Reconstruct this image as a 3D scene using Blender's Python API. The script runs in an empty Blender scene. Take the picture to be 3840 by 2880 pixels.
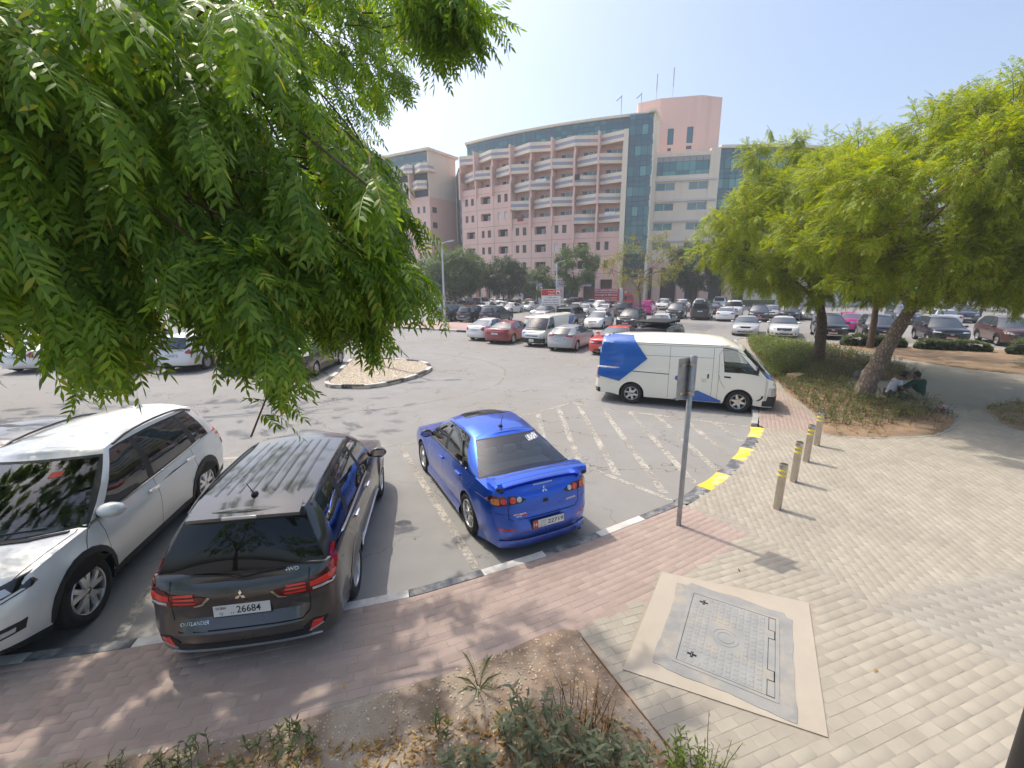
import bpy,bmesh,math,random
import numpy as np
from mathutils import Vector,Matrix,noise
from mathutils.bvhtree import BVHTree
# ------------------------------------------------------------------ camera, sky, sun, exposure
SC = bpy.context.scene
COL = SC.collection
CAM_H = 3.815
cam = bpy.data.cameras.new('camera')
cam.sensor_width = 36.0
cam.lens = 1640.0 / 3840.0 * 36.0
cam.clip_start = 0.05
cam.clip_end = 3000.0
cam_ob = bpy.data.objects.new('camera',cam)
COL.objects.link(cam_ob)
cam_ob.matrix_world = (Matrix.Translation((0,0,CAM_H)) @ Matrix.Rotation(math.pi / 2 - 0.2236,4,'X')
                       @ Matrix.Rotation(-0.006,4,'Z'))
SC.camera = cam_ob
SUN_EL = math.radians(59.0)
SUN_AZ = math.atan2(-0.72,0.69)
world = bpy.data.worlds.new('World')
SC.world = world
world.use_nodes = True
wn = world.node_tree
for n in list(wn.nodes):
 wn.nodes.remove(n)
sky = wn.nodes.new('ShaderNodeTexSky')
sky.sky_type = 'NISHITA'
sky.sun_disc = False
sky.sun_elevation = SUN_EL
sky.sun_rotation = SUN_AZ
sky.altitude = 0
sky.air_density = 1.0
sky.dust_density = 4.0
sky.ozone_density = 1.2
bgn = wn.nodes.new('ShaderNodeBackground')
bgn.inputs['Strength'].default_value = 0.15
won = wn.nodes.new('ShaderNodeOutputWorld')
wn.links.new(sky.outputs[0],bgn.inputs[0])
wn.links.new(bgn.outputs[0],won.inputs[0])
to_sun = Vector((math.sin(SUN_AZ) * math.cos(SUN_EL),math.cos(SUN_AZ) * math.cos(SUN_EL),math.sin(SUN_EL)))
sun = bpy.data.lights.new('sun','SUN')
sun.energy = 2.0
sun.angle = math.radians(0.55)
sun.color = (1.0,0.93,0.82)
sun_ob = bpy.data.objects.new('sun',sun)
COL.objects.link(sun_ob)
sun_ob.rotation_euler = to_sun.to_track_quat('Z','Y').to_euler()
sun_ob.location = (-30,30,60)
SC.view_settings.view_transform = 'Standard'
SC.view_settings.look = 'None'
SC.view_settings.exposure = 0.76
SC.view_settings.gamma = 1.0
SC.render.engine = 'CYCLES'
SC.cycles.use_denoising = True
SC.cycles.max_bounces = 7
SC.cycles.diffuse_bounces = 3
SC.cycles.glossy_bounces = 3
SC.cycles.transmission_bounces = 5
SC.cycles.transparent_max_bounces = 8
SC.cycles.caustics_reflective = False
SC.cycles.caustics_refractive = False
SC.cycles.sample_clamp_indirect = 6.0
rnd = random.Random(7)
# ------------------------------------------------------------------ materials
MATS = {}
def nodes_mat(name):
 m = bpy.data.materials.new(name)
 m.use_nodes = True
 nt = m.node_tree
 b = nt.nodes['Principled BSDF']
 return m,nt,b
def N(nt,t,**kw):
 n = nt.nodes.new(t)
 for k,v in kw.items():
  setattr(n,k,v)
 return n
def coords(nt,kind='Object',scale=(1,1,1)):
 if kind == 'World':
  g = N(nt,'ShaderNodeNewGeometry')
  src = g.outputs['Position']
 else:
  t = N(nt,'ShaderNodeTexCoord')
  src = t.outputs[kind]
 mp = N(nt,'ShaderNodeMapping')
 mp.inputs['Scale'].default_value = scale
 nt.links.new(src,mp.inputs[0])
 return mp.outputs[0]
def noise_node(nt,vec,scale,detail=4,rough=0.55):
 n = N(nt,'ShaderNodeTexNoise')
 n.inputs['Scale'].default_value = scale
 n.inputs['Detail'].default_value = detail
 n.inputs['Roughness'].default_value = rough
 nt.links.new(vec,n.inputs['Vector'])
 return n.outputs[0]
def ramp(nt,fac,stops):
 r = N(nt,'ShaderNodeValToRGB')
 el = r.color_ramp.elements
 while len(el) < len(stops):
  el.new(0.5)
 for e,(p,c) in zip(el,stops):
  e.position = p
  e.color = (c[0],c[1],c[2],1) if len(c) == 3 else c
 nt.links.new(fac,r.inputs[0])
 return r.outputs[0]
def mixc(nt,fac,a,b,mode='MIX'):
 m = N(nt,'ShaderNodeMix',data_type='RGBA',blend_type=mode)
 for s,v in ((m.inputs[0],fac),(m.inputs[6],a),(m.inputs[7],b)):
  if isinstance(v,(int,float)):
   s.default_value = v
  elif isinstance(v,tuple):
   s.default_value = (v[0],v[1],v[2],1)
  else:
   nt.links.new(v,s)
 return m.outputs[2]
def math_node(nt,op,a,b=None,c=None):
 m = N(nt,'ShaderNodeMath',operation=op)
 for i,v in enumerate((a,b,c)):
  if v is None:
   continue
  if isinstance(v,(int,float)):
   m.inputs[i].default_value = v
  else:
   nt.links.new(v,m.inputs[i])
 return m.outputs[0]
def bump(nt,b,h,strength=0.3,dist=0.01):
 bn = N(nt,'ShaderNodeBump')
 bn.inputs['Strength'].default_value = strength
 bn.inputs['Distance'].default_value = dist
 nt.links.new(h,bn.inputs['Height'])
 nt.links.new(bn.outputs[0],b.inputs['Normal'])
def plain(name,col,rough=0.6,metal=0.0,spec=0.5,coat=0.0,emit=None):
 m,nt,b = nodes_mat(name)
 b.inputs['Base Color'].default_value = (*col,1)
 b.inputs['Roughness'].default_value = rough
 b.inputs['Metallic'].default_value = metal
 b.inputs['Specular IOR Level'].default_value = spec
 b.inputs['Coat Weight'].default_value = coat
 b.inputs['Coat Roughness'].default_value = 0.04
 MATS[name] = m
 return m
def mottled(name,c1,c2,scale=3.0,rough=0.8,kind='World',bump_s=0.0,bump_scale=60,detail=6,c3=None,s3=0.4,island=0.0,metal=0.0,spec=0.4,vs=1.0):
 """two tones mixed by noise, a larger stain tone, optional tone change per loose piece, fine relief"""
 m,nt,b = nodes_mat(name)
 v = coords(nt,kind,(1,1,vs))
 f = noise_node(nt,v,scale,detail,0.6)
 col = ramp(nt,f,[(0.3,c1),(0.7,c2)])
 if c3 is not None:
  g = noise_node(nt,v,s3,5,0.6)
  fac = ramp(nt,g,[(0.48,(0,0,0)),(0.68,(1,1,1))])
  col = mixc(nt,fac,col,c3)
 if island:
  g = N(nt,'ShaderNodeNewGeometry')
  o = N(nt,'ShaderNodeObjectInfo')
  r = math_node(nt,'FRACT',math_node(nt,'ADD',g.outputs['Random Per Island'],o.outputs['Random']))
  k = math_node(nt,'MULTIPLY_ADD',r,2 * island,1 - island)
  hs = N(nt,'ShaderNodeHueSaturation')
  nt.links.new(k,hs.inputs['Value'])
  nt.links.new(col,hs.inputs['Color'])
  col = hs.outputs[0]
 nt.links.new(col,b.inputs['Base Color'])
 b.inputs['Roughness'].default_value = rough
 b.inputs['Metallic'].default_value = metal
 b.inputs['Specular IOR Level'].default_value = spec
 if bump_s:
  bump(nt,b,noise_node(nt,v,bump_scale,5,0.7),bump_s,0.01)
 MATS[name] = m
 return m
def carpaint(name='car_paint',metal=0.25,rough=0.38):
 m,nt,b = nodes_mat(name)
 o = N(nt,'ShaderNodeObjectInfo')
 v = coords(nt,'Object')
 dust = noise_node(nt,v,2.0,6,0.65)
 z = N(nt,'ShaderNodeSeparateXYZ')
 nt.links.new(v,z.inputs[0])
 low = math_node(nt,'SUBTRACT',1.0,math_node(nt,'DIVIDE',z.outputs[2],0.75))
 low = math_node(nt,'MAXIMUM',low,0.02)
 fac = math_node(nt,'MULTIPLY',math_node(nt,'MULTIPLY',dust,low),0.55)
 col = mixc(nt,fac,o.outputs['Color'],(0.36,0.31,0.25))
 nt.links.new(col,b.inputs['Base Color'])
 b.inputs['Metallic'].default_value = metal
 rg = math_node(nt,'MULTIPLY_ADD',dust,0.15,rough - 0.07)
 nt.links.new(rg,b.inputs['Roughness'])
 b.inputs['Coat Weight'].default_value = 0.9
 cr_ = math_node(nt,'MULTIPLY_ADD',dust,0.08,0.015)
 nt.links.new(cr_,b.inputs['Coat Roughness'])
 MATS[name] = m
 return m
def tinted_glass(name,tint,refl=1.0,rough=0.02):
 """window: fresnel reflection over tinted see-through"""
 m,nt,b = nodes_mat(name)
 nt.nodes.remove(b)
 out = nt.nodes['Material Output']
 tr = N(nt,'ShaderNodeBsdfTransparent')
 tr.inputs[0].default_value = (*tint,1)
 gl = N(nt,'ShaderNodeBsdfGlossy')
 gl.inputs['Roughness'].default_value = rough
 gl.inputs[0].default_value = (0.95,0.97,1,1)
 fr = N(nt,'ShaderNodeFresnel')
 fr.inputs[0].default_value = 1.52
 mx = N(nt,'ShaderNodeMixShader')
 f = math_node(nt,'MULTIPLY',fr.outputs[0],refl)
 nt.links.new(f,mx.inputs[0])
 nt.links.new(tr.outputs[0],mx.inputs[1])
 nt.links.new(gl.outputs[0],mx.inputs[2])
 nt.links.new(mx.outputs[0],out.inputs[0])
 MATS[name] = m
 return m
def leafmat(name,c_dark,c_light,c_odd,trans=0.45,odd=0.06,rough=0.45):
 m,nt,b = nodes_mat(name)
 out = nt.nodes['Material Output']
 g = N(nt,'ShaderNodeNewGeometry')
 o = N(nt,'ShaderNodeObjectInfo')
 r = math_node(nt,'FRACT',math_node(nt,'ADD',g.outputs['Random Per Island'],o.outputs['Random']))
 v = coords(nt,'World')
 big = noise_node(nt,v,0.9,3,0.6)
 f = math_node(nt,'MULTIPLY_ADD',r,0.6,math_node(nt,'MULTIPLY_ADD',big,0.9,-0.25))
 col = ramp(nt,f,[(0.15,c_dark),(0.85,c_light)])
 r2 = math_node(nt,'FRACT',math_node(nt,'MULTIPLY',r,37.7))
 fo = math_node(nt,'LESS_THAN',r2,odd)
 col = mixc(nt,fo,col,c_odd)
 nt.links.new(col,b.inputs['Base Color'])
 b.inputs['Roughness'].default_value = rough
 b.inputs['Specular IOR Level'].default_value = 0.35
 tl = N(nt,'ShaderNodeBsdfTranslucent')
 hs = N(nt,'ShaderNodeHueSaturation')
 hs.inputs['Saturation'].default_value = 1.15
 hs.inputs['Value'].default_value = 1.7
 hs.inputs['Hue'].default_value = 0.485
 nt.links.new(col,hs.inputs['Color'])
 nt.links.new(hs.outputs[0],tl.inputs[0])
 mx = N(nt,'ShaderNodeMixShader')
 mx.inputs[0].default_value = trans
 nt.links.new(b.outputs[0],mx.inputs[1])
 nt.links.new(tl.outputs[0],mx.inputs[2])
 nt.links.new(mx.outputs[0],out.inputs[0])
 MATS[name] = m
 return m
def wornpaint(name,col,wear=0.5,scale=9.0):
 """road paint that has worn away in patches (bare asphalt shows through)"""
 m,nt,b = nodes_mat(name)
 out = nt.nodes['Material Output']
 v = coords(nt,'World')
 f1 = noise_node(nt,v,scale,8,0.75)
 f2 = noise_node(nt,v,1.3,4,0.6)
 f = math_node(nt,'ADD',math_node(nt,'MULTIPLY',f1,0.7),math_node(nt,'MULTIPLY',f2,0.5))
 a = ramp(nt,f,[(0.44 + 0.2 * wear,(1,1,1)),(0.62 + 0.2 * wear,(0,0,0))])
 c2 = mixc(nt,noise_node(nt,v,4.0),col,tuple(x * 0.8 for x in col))
 nt.links.new(c2,b.inputs['Base Color'])
 b.inputs['Roughness'].default_value = 0.75
 tr = N(nt,'ShaderNodeBsdfTransparent')
 mx = N(nt,'ShaderNodeMixShader')
 nt.links.new(a,mx.inputs[0])
 nt.links.new(tr.outputs[0],mx.inputs[1])
 nt.links.new(b.outputs[0],mx.inputs[2])
 nt.links.new(mx.outputs[0],out.inputs[0])
 MATS[name] = m
 return m
# ground
def asphalt():
 m,nt,b = nodes_mat('asphalt')
 v = coords(nt,'World')
 fine = noise_node(nt,v,90.0,3,0.7)
 mid = noise_node(nt,v,1.6,7,0.65)
 big = noise_node(nt,v,0.13,5,0.6)
 col = ramp(nt,mid,[(0.3,(0.25,0.243,0.231)),(0.7,(0.318,0.308,0.29))])
 col = mixc(nt,ramp(nt,big,[(0.42,(0,0,0)),(0.62,(1,1,1))]),col,(0.255,0.235,0.205))
 col = mixc(nt,0.35,col,ramp(nt,fine,[(0.3,(0.12,0.12,0.12)),(0.7,(0.38,0.37,0.355))]))
 # oil and tyre stains
 st = noise_node(nt,v,0.7,6,0.7)
 col = mixc(nt,math_node(nt,'MULTIPLY',ramp(nt,st,[(0.6,(0,0,0)),(0.75,(1,1,1))]),0.45),col,(0.12,0.115,0.11))
 # cracks, wide and few
 vo = N(nt,'ShaderNodeTexVoronoi',feature='DISTANCE_TO_EDGE')
 vo.inputs['Scale'].default_value = 0.42
 wv = N(nt,'ShaderNodeVectorMath',operation='ADD')
 nz = N(nt,'ShaderNodeTexNoise')
 nz.inputs['Scale'].default_value = 2.2
 nz.inputs['Detail'].default_value = 6
 nt.links.new(v,nz.inputs['Vector'])
 nt.links.new(v,wv.inputs[0])
 sc_ = N(nt,'ShaderNodeVectorMath',operation='SCALE')
 sc_.inputs['Scale'].default_value = 1.1
 nt.links.new(nz.outputs[1],sc_.inputs[0])
 nt.links.new(sc_.outputs[0],wv.inputs[1])
 nt.links.new(wv.outputs[0],vo.inputs['Vector'])
 thin = noise_node(nt,v,0.5,3,0.5)
 cr_ = math_node(nt,'LESS_THAN',vo.outputs['Distance'],math_node(nt,'MULTIPLY_ADD',thin,0.022,-0.0085))
 col = mixc(nt,math_node(nt,'MULTIPLY',cr_,0.75),col,(0.06,0.057,0.052))
 nt.links.new(col,b.inputs['Base Color'])
 b.inputs['Roughness'].default_value = 0.88
 b.inputs['Specular IOR Level'].default_value = 0.3
 bump(nt,b,fine,0.35,0.006)
 MATS['asphalt'] = m
asphalt()
def farpavers(name,c1,c2,mortar,rot):
 m,nt,b = nodes_mat(name)
 g = N(nt,'ShaderNodeNewGeometry')
 mp = N(nt,'ShaderNodeMapping')
 mp.inputs['Rotation'].default_value = (0,0,rot)
 nt.links.new(g.outputs['Position'],mp.inputs[0])
 br = N(nt,'ShaderNodeTexBrick')
 br.inputs['Scale'].default_value = 1.0
 br.inputs['Brick Width'].default_value = 0.2
 br.inputs['Row Height'].default_value = 0.1
 br.inputs['Mortar Size'].default_value = 0.004
 br.inputs['Color1'].default_value = (*c1,1)
 br.inputs['Color2'].default_value = (*c2,1)
 br.inputs['Mortar'].default_value = (*mortar,1)
 nt.links.new(mp.outputs[0],br.inputs[0])
 v = coords(nt,'World')
 f = noise_node(nt,v,0.8,6,0.65)
 col = mixc(nt,math_node(nt,'MULTIPLY',f,0.5),br.outputs[0],tuple(x * 0.72 for x in c1))
 nt.links.new(col,b.inputs['Base Color'])
 b.inputs['Roughness'].default_value = 0.9
 MATS[name] = m
farpavers('far_beige',(0.36,0.325,0.265),(0.32,0.29,0.24),(0.24,0.215,0.18),0.4)
farpavers('far_grey',(0.40,0.375,0.33),(0.36,0.34,0.30),(0.22,0.20,0.175),0.9)
farpavers('far_red',(0.47,0.335,0.29),(0.42,0.30,0.26),(0.25,0.2,0.17),1.06)
mottled('paver_beige',(0.33,0.295,0.235),(0.39,0.35,0.28),2.5,0.9,bump_s=0.2,bump_scale=120,c3=(0.31,0.275,0.22),s3=0.9,island=0.07)
mottled('paver_grey',(0.29,0.265,0.22),(0.34,0.315,0.265),2.5,0.9,bump_s=0.2,bump_scale=120,c3=(0.27,0.245,0.20),s3=0.9,island=0.07)
mottled('paver_red',(0.33,0.245,0.21),(0.39,0.295,0.255),2.5,0.9,bump_s=0.2,bump_scale=120,c3=(0.35,0.275,0.23),s3=0.9,island=0.07)
mottled('joint_sand',(0.30,0.26,0.205),(0.36,0.315,0.25),14,0.95)
mottled('soil',(0.20,0.135,0.09),(0.33,0.245,0.175),5,0.95,bump_s=0.8,bump_scale=35,c3=(0.42,0.36,0.28),s3=1.1)
mottled('soil_red',(0.23,0.15,0.09),(0.33,0.23,0.145),4,0.95,bump_s=0.8,bump_scale=30,c3=(0.19,0.14,0.095),s3=0.8)
mottled('concrete',(0.39,0.335,0.265),(0.44,0.385,0.305),3,0.85,bump_s=0.15,bump_scale=80,c3=(0.40,0.35,0.29),s3=1.2)
mottled('cement_grey',(0.225,0.228,0.222),(0.31,0.305,0.29),3,0.8,bump_s=0.2,bump_scale=50,c3=(0.37,0.33,0.265),s3=3.5,spec=.15)
mottled('cover_grey',(0.26,0.262,0.252),(0.32,0.318,0.302),5,0.8,c3=(0.35,0.32,0.27),s3=4.0,spec=.15)
mottled('kerb_white',(0.50,0.48,0.44),(0.66,0.635,0.59),5,0.8,c3=(0.42,0.39,0.34),s3=2.6)
mottled('kerb_black',(0.05,0.057,0.068),(0.13,0.14,0.155),9,0.7,c3=(0.30,0.285,0.26),s3=5)
mottled('kerb_black_far',(0.03,0.033,0.038),(0.06,0.06,0.065),6,0.7)
mottled('kerb_yellow',(0.72,0.43,0.025),(0.85,0.56,0.06),4,0.7,c3=(0.62,0.52,0.30),s3=4.5)
mottled('kerb_grey',(0.30,0.30,0.295),(0.40,0.39,0.37),5,0.85,c3=(0.47,0.44,0.38),s3=2.0)
mottled('gravel',(0.42,0.35,0.26),(0.62,0.54,0.42),20,0.95,island=0.35)
wornpaint('lane_paint',(0.47,0.435,0.375),0.50,14.0)
wornpaint('lane_paint_faint',(0.40,0.35,0.27),0.25,14.0)
# cars
carpaint('car_paint',0.15,0.32)
carpaint('car_paint_metallic',0.72,0.29)
plain('black_plastic',(0.018,0.018,0.02),0.55)
plain('gloss_black',(0.008,0.008,0.009),0.12,coat=0.5)
plain('gap',(0.006,0.006,0.006),0.9)
plain('rubber',(0.022,0.021,0.02),0.85)
plain('chrome',(0.78,0.79,0.8),0.12,1.0)
plain('silver_plastic',(0.56,0.57,0.58),0.35,0.6)
plain('alloy',(0.62,0.62,0.63),0.28,0.85)
plain('alloy_dark',(0.03,0.03,0.032),0.35,0.5)
plain('red_lens',(0.42,0.012,0.012),0.12,coat=1.0)
plain('red_lens_dark',(0.10,0.004,0.006),0.12,coat=1.0)
plain('red_led',(0.75,0.03,0.02),0.15,coat=1.0)
plain('amber_lens',(0.75,0.22,0.03),0.15,coat=1.0)
plain('clear_lens',(0.55,0.56,0.57),0.08,0.3,coat=1.0)
plain('plate_white',(0.72,0.72,0.70),0.4)
plain('plate_red',(0.60,0.06,0.035),0.4)
plain('ink',(0.012,0.012,0.014),0.6)
plain('white_print',(0.78,0.78,0.77),0.5)
plain('interior',(0.09,0.09,0.09),0.8)
plain('seat_light',(0.38,0.38,0.36),0.85)
plain('seat_grey',(0.09,0.09,0.095),0.85)
plain('glass_opaque',(0.008,0.009,0.010),0.03,spec=0.45)
plain('glass_far',(0.05,0.062,0.07),0.04,spec=0.9,coat=0.8)
tinted_glass('glass_dark',(0.12,0.13,0.14),1.8)
tinted_glass('glass_tint',(0.60,0.66,0.65),2.0)
tinted_glass('glass_clear',(0.7,0.75,0.74),1.8)
plain('van_blue',(0.002,0.10,0.42),0.3,coat=0.8)
plain('van_cream',(0.84,0.81,0.69),0.3,coat=0.8)
plain('pink_paint',(0.62,0.02,0.24),0.3,coat=0.8)
plain('red_paint',(0.55,0.03,0.03),0.35,coat=0.6)
# street
mottled('galvanised',(0.30,0.305,0.31),(0.42,0.425,0.43),8,0.45,metal=0.75,kind='Object')
mottled('steel',(0.42,0.39,0.35),(0.55,0.52,0.47),3,0.24,metal=0.95,kind='Object')
plain('reflective_yellow',(0.85,0.72,0.06),0.4)
plain('lamp_grey',(0.52,0.54,0.55),0.5,0.2)
plain('dark_metal',(0.035,0.032,0.03),0.6)
# building
mottled('pink_wall',(0.86,0.585,0.49),(0.90,0.62,0.52),0.5,0.85,c3=(0.80,0.53,0.44),s3=0.5,vs=0.12)
mottled('pink_wall_deep',(0.84,0.52,0.41),(0.88,0.55,0.44),0.5,0.85)
mottled('cream_wall',(0.86,0.75,0.58),(0.90,0.79,0.62),0.5,0.85,c3=(0.79,0.68,0.52),s3=0.5,vs=0.12)
mottled('band_tile',(0.34,0.34,0.42),(0.43,0.43,0.50),6.0,0.6)
plain('joint_line',(0.30,0.19,0.165),0.9)
plain('white_trim',(0.66,0.65,0.64),0.6)
plain('frame_white',(0.62,0.63,0.62),0.5)
plain('mullion',(0.02,0.06,0.075),0.4,0.3)
plain('glass_green',(0.05,0.20,0.195),0.05,spec=0.9,coat=0.5)
plain('glass_green_pale',(0.12,0.33,0.30),0.07,spec=0.8,coat=0.5)
plain('glass_blue',(0.045,0.13,0.155),0.05,spec=0.9,coat=0.5)
plain('glass_room',(0.03,0.045,0.05),0.05,spec=0.8)
plain('glass_curtain',(0.22,0.33,0.32),0.12,spec=0.8)
plain('dark_room',(0.05,0.04,0.04),0.9)
plain('shop_grey',(0.42,0.45,0.47),0.6)
plain('shop_dark',(0.05,0.05,0.05),0.4)
plain('brown_wall',(0.16,0.115,0.09),0.8)
plain('maroon',(0.25,0.03,0.045),0.5)
# plants
leafmat('neem_leaf',(0.085,0.165,0.022),(0.25,0.39,0.06),(0.34,0.36,0.06),0.5,0.04)
leafmat('right_leaf',(0.13,0.20,0.015),(0.34,0.42,0.045),(0.42,0.36,0.05),0.48,0.08)
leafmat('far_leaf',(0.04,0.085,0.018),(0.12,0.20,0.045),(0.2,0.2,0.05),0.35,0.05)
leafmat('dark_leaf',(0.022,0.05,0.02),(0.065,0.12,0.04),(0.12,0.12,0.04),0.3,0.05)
leafmat('yellow_leaf',(0.16,0.20,0.03),(0.32,0.36,0.06),(0.30,0.20,0.08),0.4,0.15)
leafmat('shrub_leaf',(0.045,0.08,0.02),(0.15,0.20,0.06),(0.24,0.17,0.08),0.35,0.09)
leafmat('hedge_leaf',(0.09,0.14,0.02),(0.24,0.31,0.06),(0.22,0.2,0.08),0.35,0.06)
leafmat('grey_leaf',(0.12,0.145,0.075),(0.24,0.265,0.15),(0.30,0.24,0.12),0.3,0.12)
leafmat('dry_leaf',(0.25,0.13,0.04),(0.45,0.29,0.10),(0.5,0.38,0.16),0.2,0.2)
def barkmat():
 m,nt,b = nodes_mat('bark')
 v = coords(nt,'Object',(20,20,5))
 vo = N(nt,'ShaderNodeTexVoronoi',feature='DISTANCE_TO_EDGE')
 vo.inputs['Scale'].default_value = 1.0
 nz = noise_node(nt,v,1.6,6,0.7)
 nt.links.new(mixc(nt,0.35,v,N(nt,'ShaderNodeTexNoise').outputs[1]),vo.inputs['Vector'])
 h = math_node(nt,'ADD',math_node(nt,'MINIMUM',vo.outputs['Distance'],0.35),math_node(nt,'MULTIPLY',nz,0.35))
 nt.links.new(ramp(nt,h,[(0.12,(0.09,0.066,0.047)),(0.3,(0.20,0.15,0.108)),(0.6,(0.34,0.265,0.195))]),b.inputs['Base Color'])
 b.inputs['Roughness'].default_value = 0.95
 bump(nt,b,h,1.0,0.035)
 MATS['bark'] = m
barkmat()
mottled('bark_dark',(0.07,0.05,0.036),(0.17,0.12,0.085),9,0.95,kind='Object',bump_s=0.8,bump_scale=20)
plain('twig',(0.13,0.075,0.045),0.9)
plain('grass_green',(0.10,0.2,0.03),0.9)
# ------------------------------------------------------------------ object helpers
def tag(o,label=None,cat=None,group=None,kind=None):
 if label: o['label'] = label
 if cat: o['category'] = cat
 if group: o['group'] = group
 if kind: o['kind'] = kind
 return o
def link(o,parent=None):
 COL.objects.link(o)
 if parent is not None:
  o.parent = parent
 return o
def empty(name,loc=(0,0,0),rz=0.0,parent=None):
 o = bpy.data.objects.new(name,None)
 o.empty_display_size = 0.2
 o.location = loc
 o.rotation_euler = (0,0,rz)
 return link(o,parent)
def new_mesh(name,V,F,mats=(),mi=None,smooth=True,sharp=35):
 me = bpy.data.meshes.new(name)
 me.from_pydata([tuple(v) for v in V],[],[tuple(f) for f in F])
 for m in mats:
  me.materials.append(MATS[m] if isinstance(m,str) else m)
 if mi is not None:
  me.polygons.foreach_set('material_index',np.asarray(mi,dtype=np.int32))
 if smooth:
  me.polygons.foreach_set('use_smooth',[True] * len(me.polygons))
  if sharp:
   me.set_sharp_from_angle(angle=math.radians(sharp))
 me.update()
 return me
def mobj(name,me,parent=None,loc=None,rot=None):
 o = bpy.data.objects.new(name,me)
 if loc is not None: o.location = loc
 if rot is not None: o.rotation_euler = rot
 return link(o,parent)
def np_mesh(name,V,F,mat,smooth=False):
 """V (n,3), F (m,k) arrays of equal-sized faces"""
 V = np.asarray(V,dtype=np.float32); F = np.asarray(F,dtype=np.int32)
 me = bpy.data.meshes.new(name)
 me.vertices.add(len(V)); me.vertices.foreach_set('co',V.ravel())
 k = F.shape[1]
 me.loops.add(F.size); me.loops.foreach_set('vertex_index',F.ravel())
 me.polygons.add(len(F))
 me.polygons.foreach_set('loop_start',np.arange(0,F.size,k,dtype=np.int32))
 me.polygons.foreach_set('loop_total',np.full(len(F),k,dtype=np.int32))
 if smooth:
  me.polygons.foreach_set('use_smooth',np.ones(len(F),dtype=bool))
 for m in (mat if isinstance(mat,(list,tuple)) else [mat]):
  me.materials.append(MATS[m])
 me.update(calc_edges=True)
 return me
class MB:
 """collects shapes into one mesh"""
 def __init__(s):
  s.V = []; s.F = []; s.M = []
 def add(s,V,F,m=0):
  k = len(s.V)
  s.V += [tuple(v) for v in V]
  s.F += [tuple(i + k for i in f) for f in F]
  s.M += [m] * len(F)
  return s
 def box(s,x0,x1,y0,y1,z0,z1,m=0,mtx=None):
  V = [Vector(p) for p in ((x0,y0,z0),(x1,y0,z0),(x1,y1,z0),(x0,y1,z0),(x0,y0,z1),(x1,y0,z1),(x1,y1,z1),(x0,y1,z1))]
  if mtx is not None: V = [mtx @ v for v in V]
  return s.add(V,[(0,3,2,1),(4,5,6,7),(0,1,5,4),(1,2,6,5),(2,3,7,6),(3,0,4,7)],m)
 def bbox(s,x0,x1,y0,y1,z0,z1,b=0.01,m=0,mtx=None):
  """box with chamfered edges"""
  xs = (x0,x0 + b,x1 - b,x1); ys = (y0,y0 + b,y1 - b,y1); zs = (z0,z0 + b,z1 - b,z1)
  bm = bmesh.new()
  bmesh.ops.create_cube(bm,size=1)
  for v in bm.verts:
   v.co = Vector((x0 if v.co.x < 0 else x1,y0 if v.co.y < 0 else y1,z0 if v.co.z < 0 else z1))
  bmesh.ops.bevel(bm,geom=bm.edges[:],offset=b,segments=2,affect='EDGES',profile=0.6)
  return s.addbm(bm,m,mtx)
 def addbm(s,bm,m=0,mtx=None):
  bm.verts.index_update()
  V = [(mtx @ v.co) if mtx is not None else v.co.copy() for v in bm.verts]
  F = [[v.index for v in f.verts] for f in bm.faces]
  bm.free()
  return s.add(V,F,m)
 def prism(s,poly,z0,z1,m=0,cap=True):
  n = len(poly)
  V = [(p[0],p[1],z0) for p in poly] + [(p[0],p[1],z1) for p in poly]
  F = [(i,(i + 1) % n,n + (i + 1) % n,n + i) for i in range(n)]
  if cap: F += [tuple(range(n,2 * n)),tuple(range(n - 1,-1,-1))]
  return s.add(V,F,m)
 def tube(s,pts,radii,seg=8,m=0,cap=True):
  pts = [Vector(p) for p in pts]
  if not isinstance(radii,(list,tuple)): radii = [radii] * len(pts)
  V = []; F = []
  up = None
  for i,p in enumerate(pts):
   d = (pts[min(i + 1,len(pts) - 1)] - pts[max(i - 1,0)])
   if d.length < 1e-9: d = Vector((0,0,1))
   d.normalize()
   if up is None:
    up = Vector((1,0,0)) if abs(d.x) < 0.8 else Vector((0,1,0))
   u = (up - d * up.dot(d))
   if u.length < 1e-6: u = d.orthogonal()
   u.normalize(); w = d.cross(u); up = u
   for k in range(seg):
    a = 2 * math.pi * k / seg
    V.append(p + (u * math.cos(a) + w * math.sin(a)) * radii[i])
  n = len(pts)
  for i in range(n - 1):
   for k in range(seg):
    a,b = i * seg + k,i * seg + (k + 1) % seg
    F.append((a,b,b + seg,a + seg))
  if cap:
   F.append(tuple(range(seg - 1,-1,-1)))
   F.append(tuple((n - 1) * seg + k for k in range(seg)))
  return s.add(V,F,m)
 def lathe(s,prof,seg=24,m=0,axis='Z',mtx=None,close=False):
  """prof: (radius, height) pairs"""
  V = []; F = []
  n = len(prof)
  for r,h in prof:
   for k in range(seg):
    a = 2 * math.pi * k / seg
    c,d = r * math.cos(a),r * math.sin(a)
    p = (c,d,h) if axis == 'Z' else (c,h,d)
    V.append(mtx @ Vector(p) if mtx is not None else p)
  for i in range(n - 1 + (1 if close else 0)):
   j = (i + 1) % n
   for k in range(seg):
    k2 = (k + 1) % seg
    F.append((i * seg + k,i * seg + k2,j * seg + k2,j * seg + k))
  if not close:
   if prof[0][0] > 1e-6: F.append(tuple(range(seg - 1,-1,-1)))
   if prof[-1][0] > 1e-6: F.append(tuple((n - 1) * seg + k for k in range(seg)))
  return s.add(V,F,m)
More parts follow.
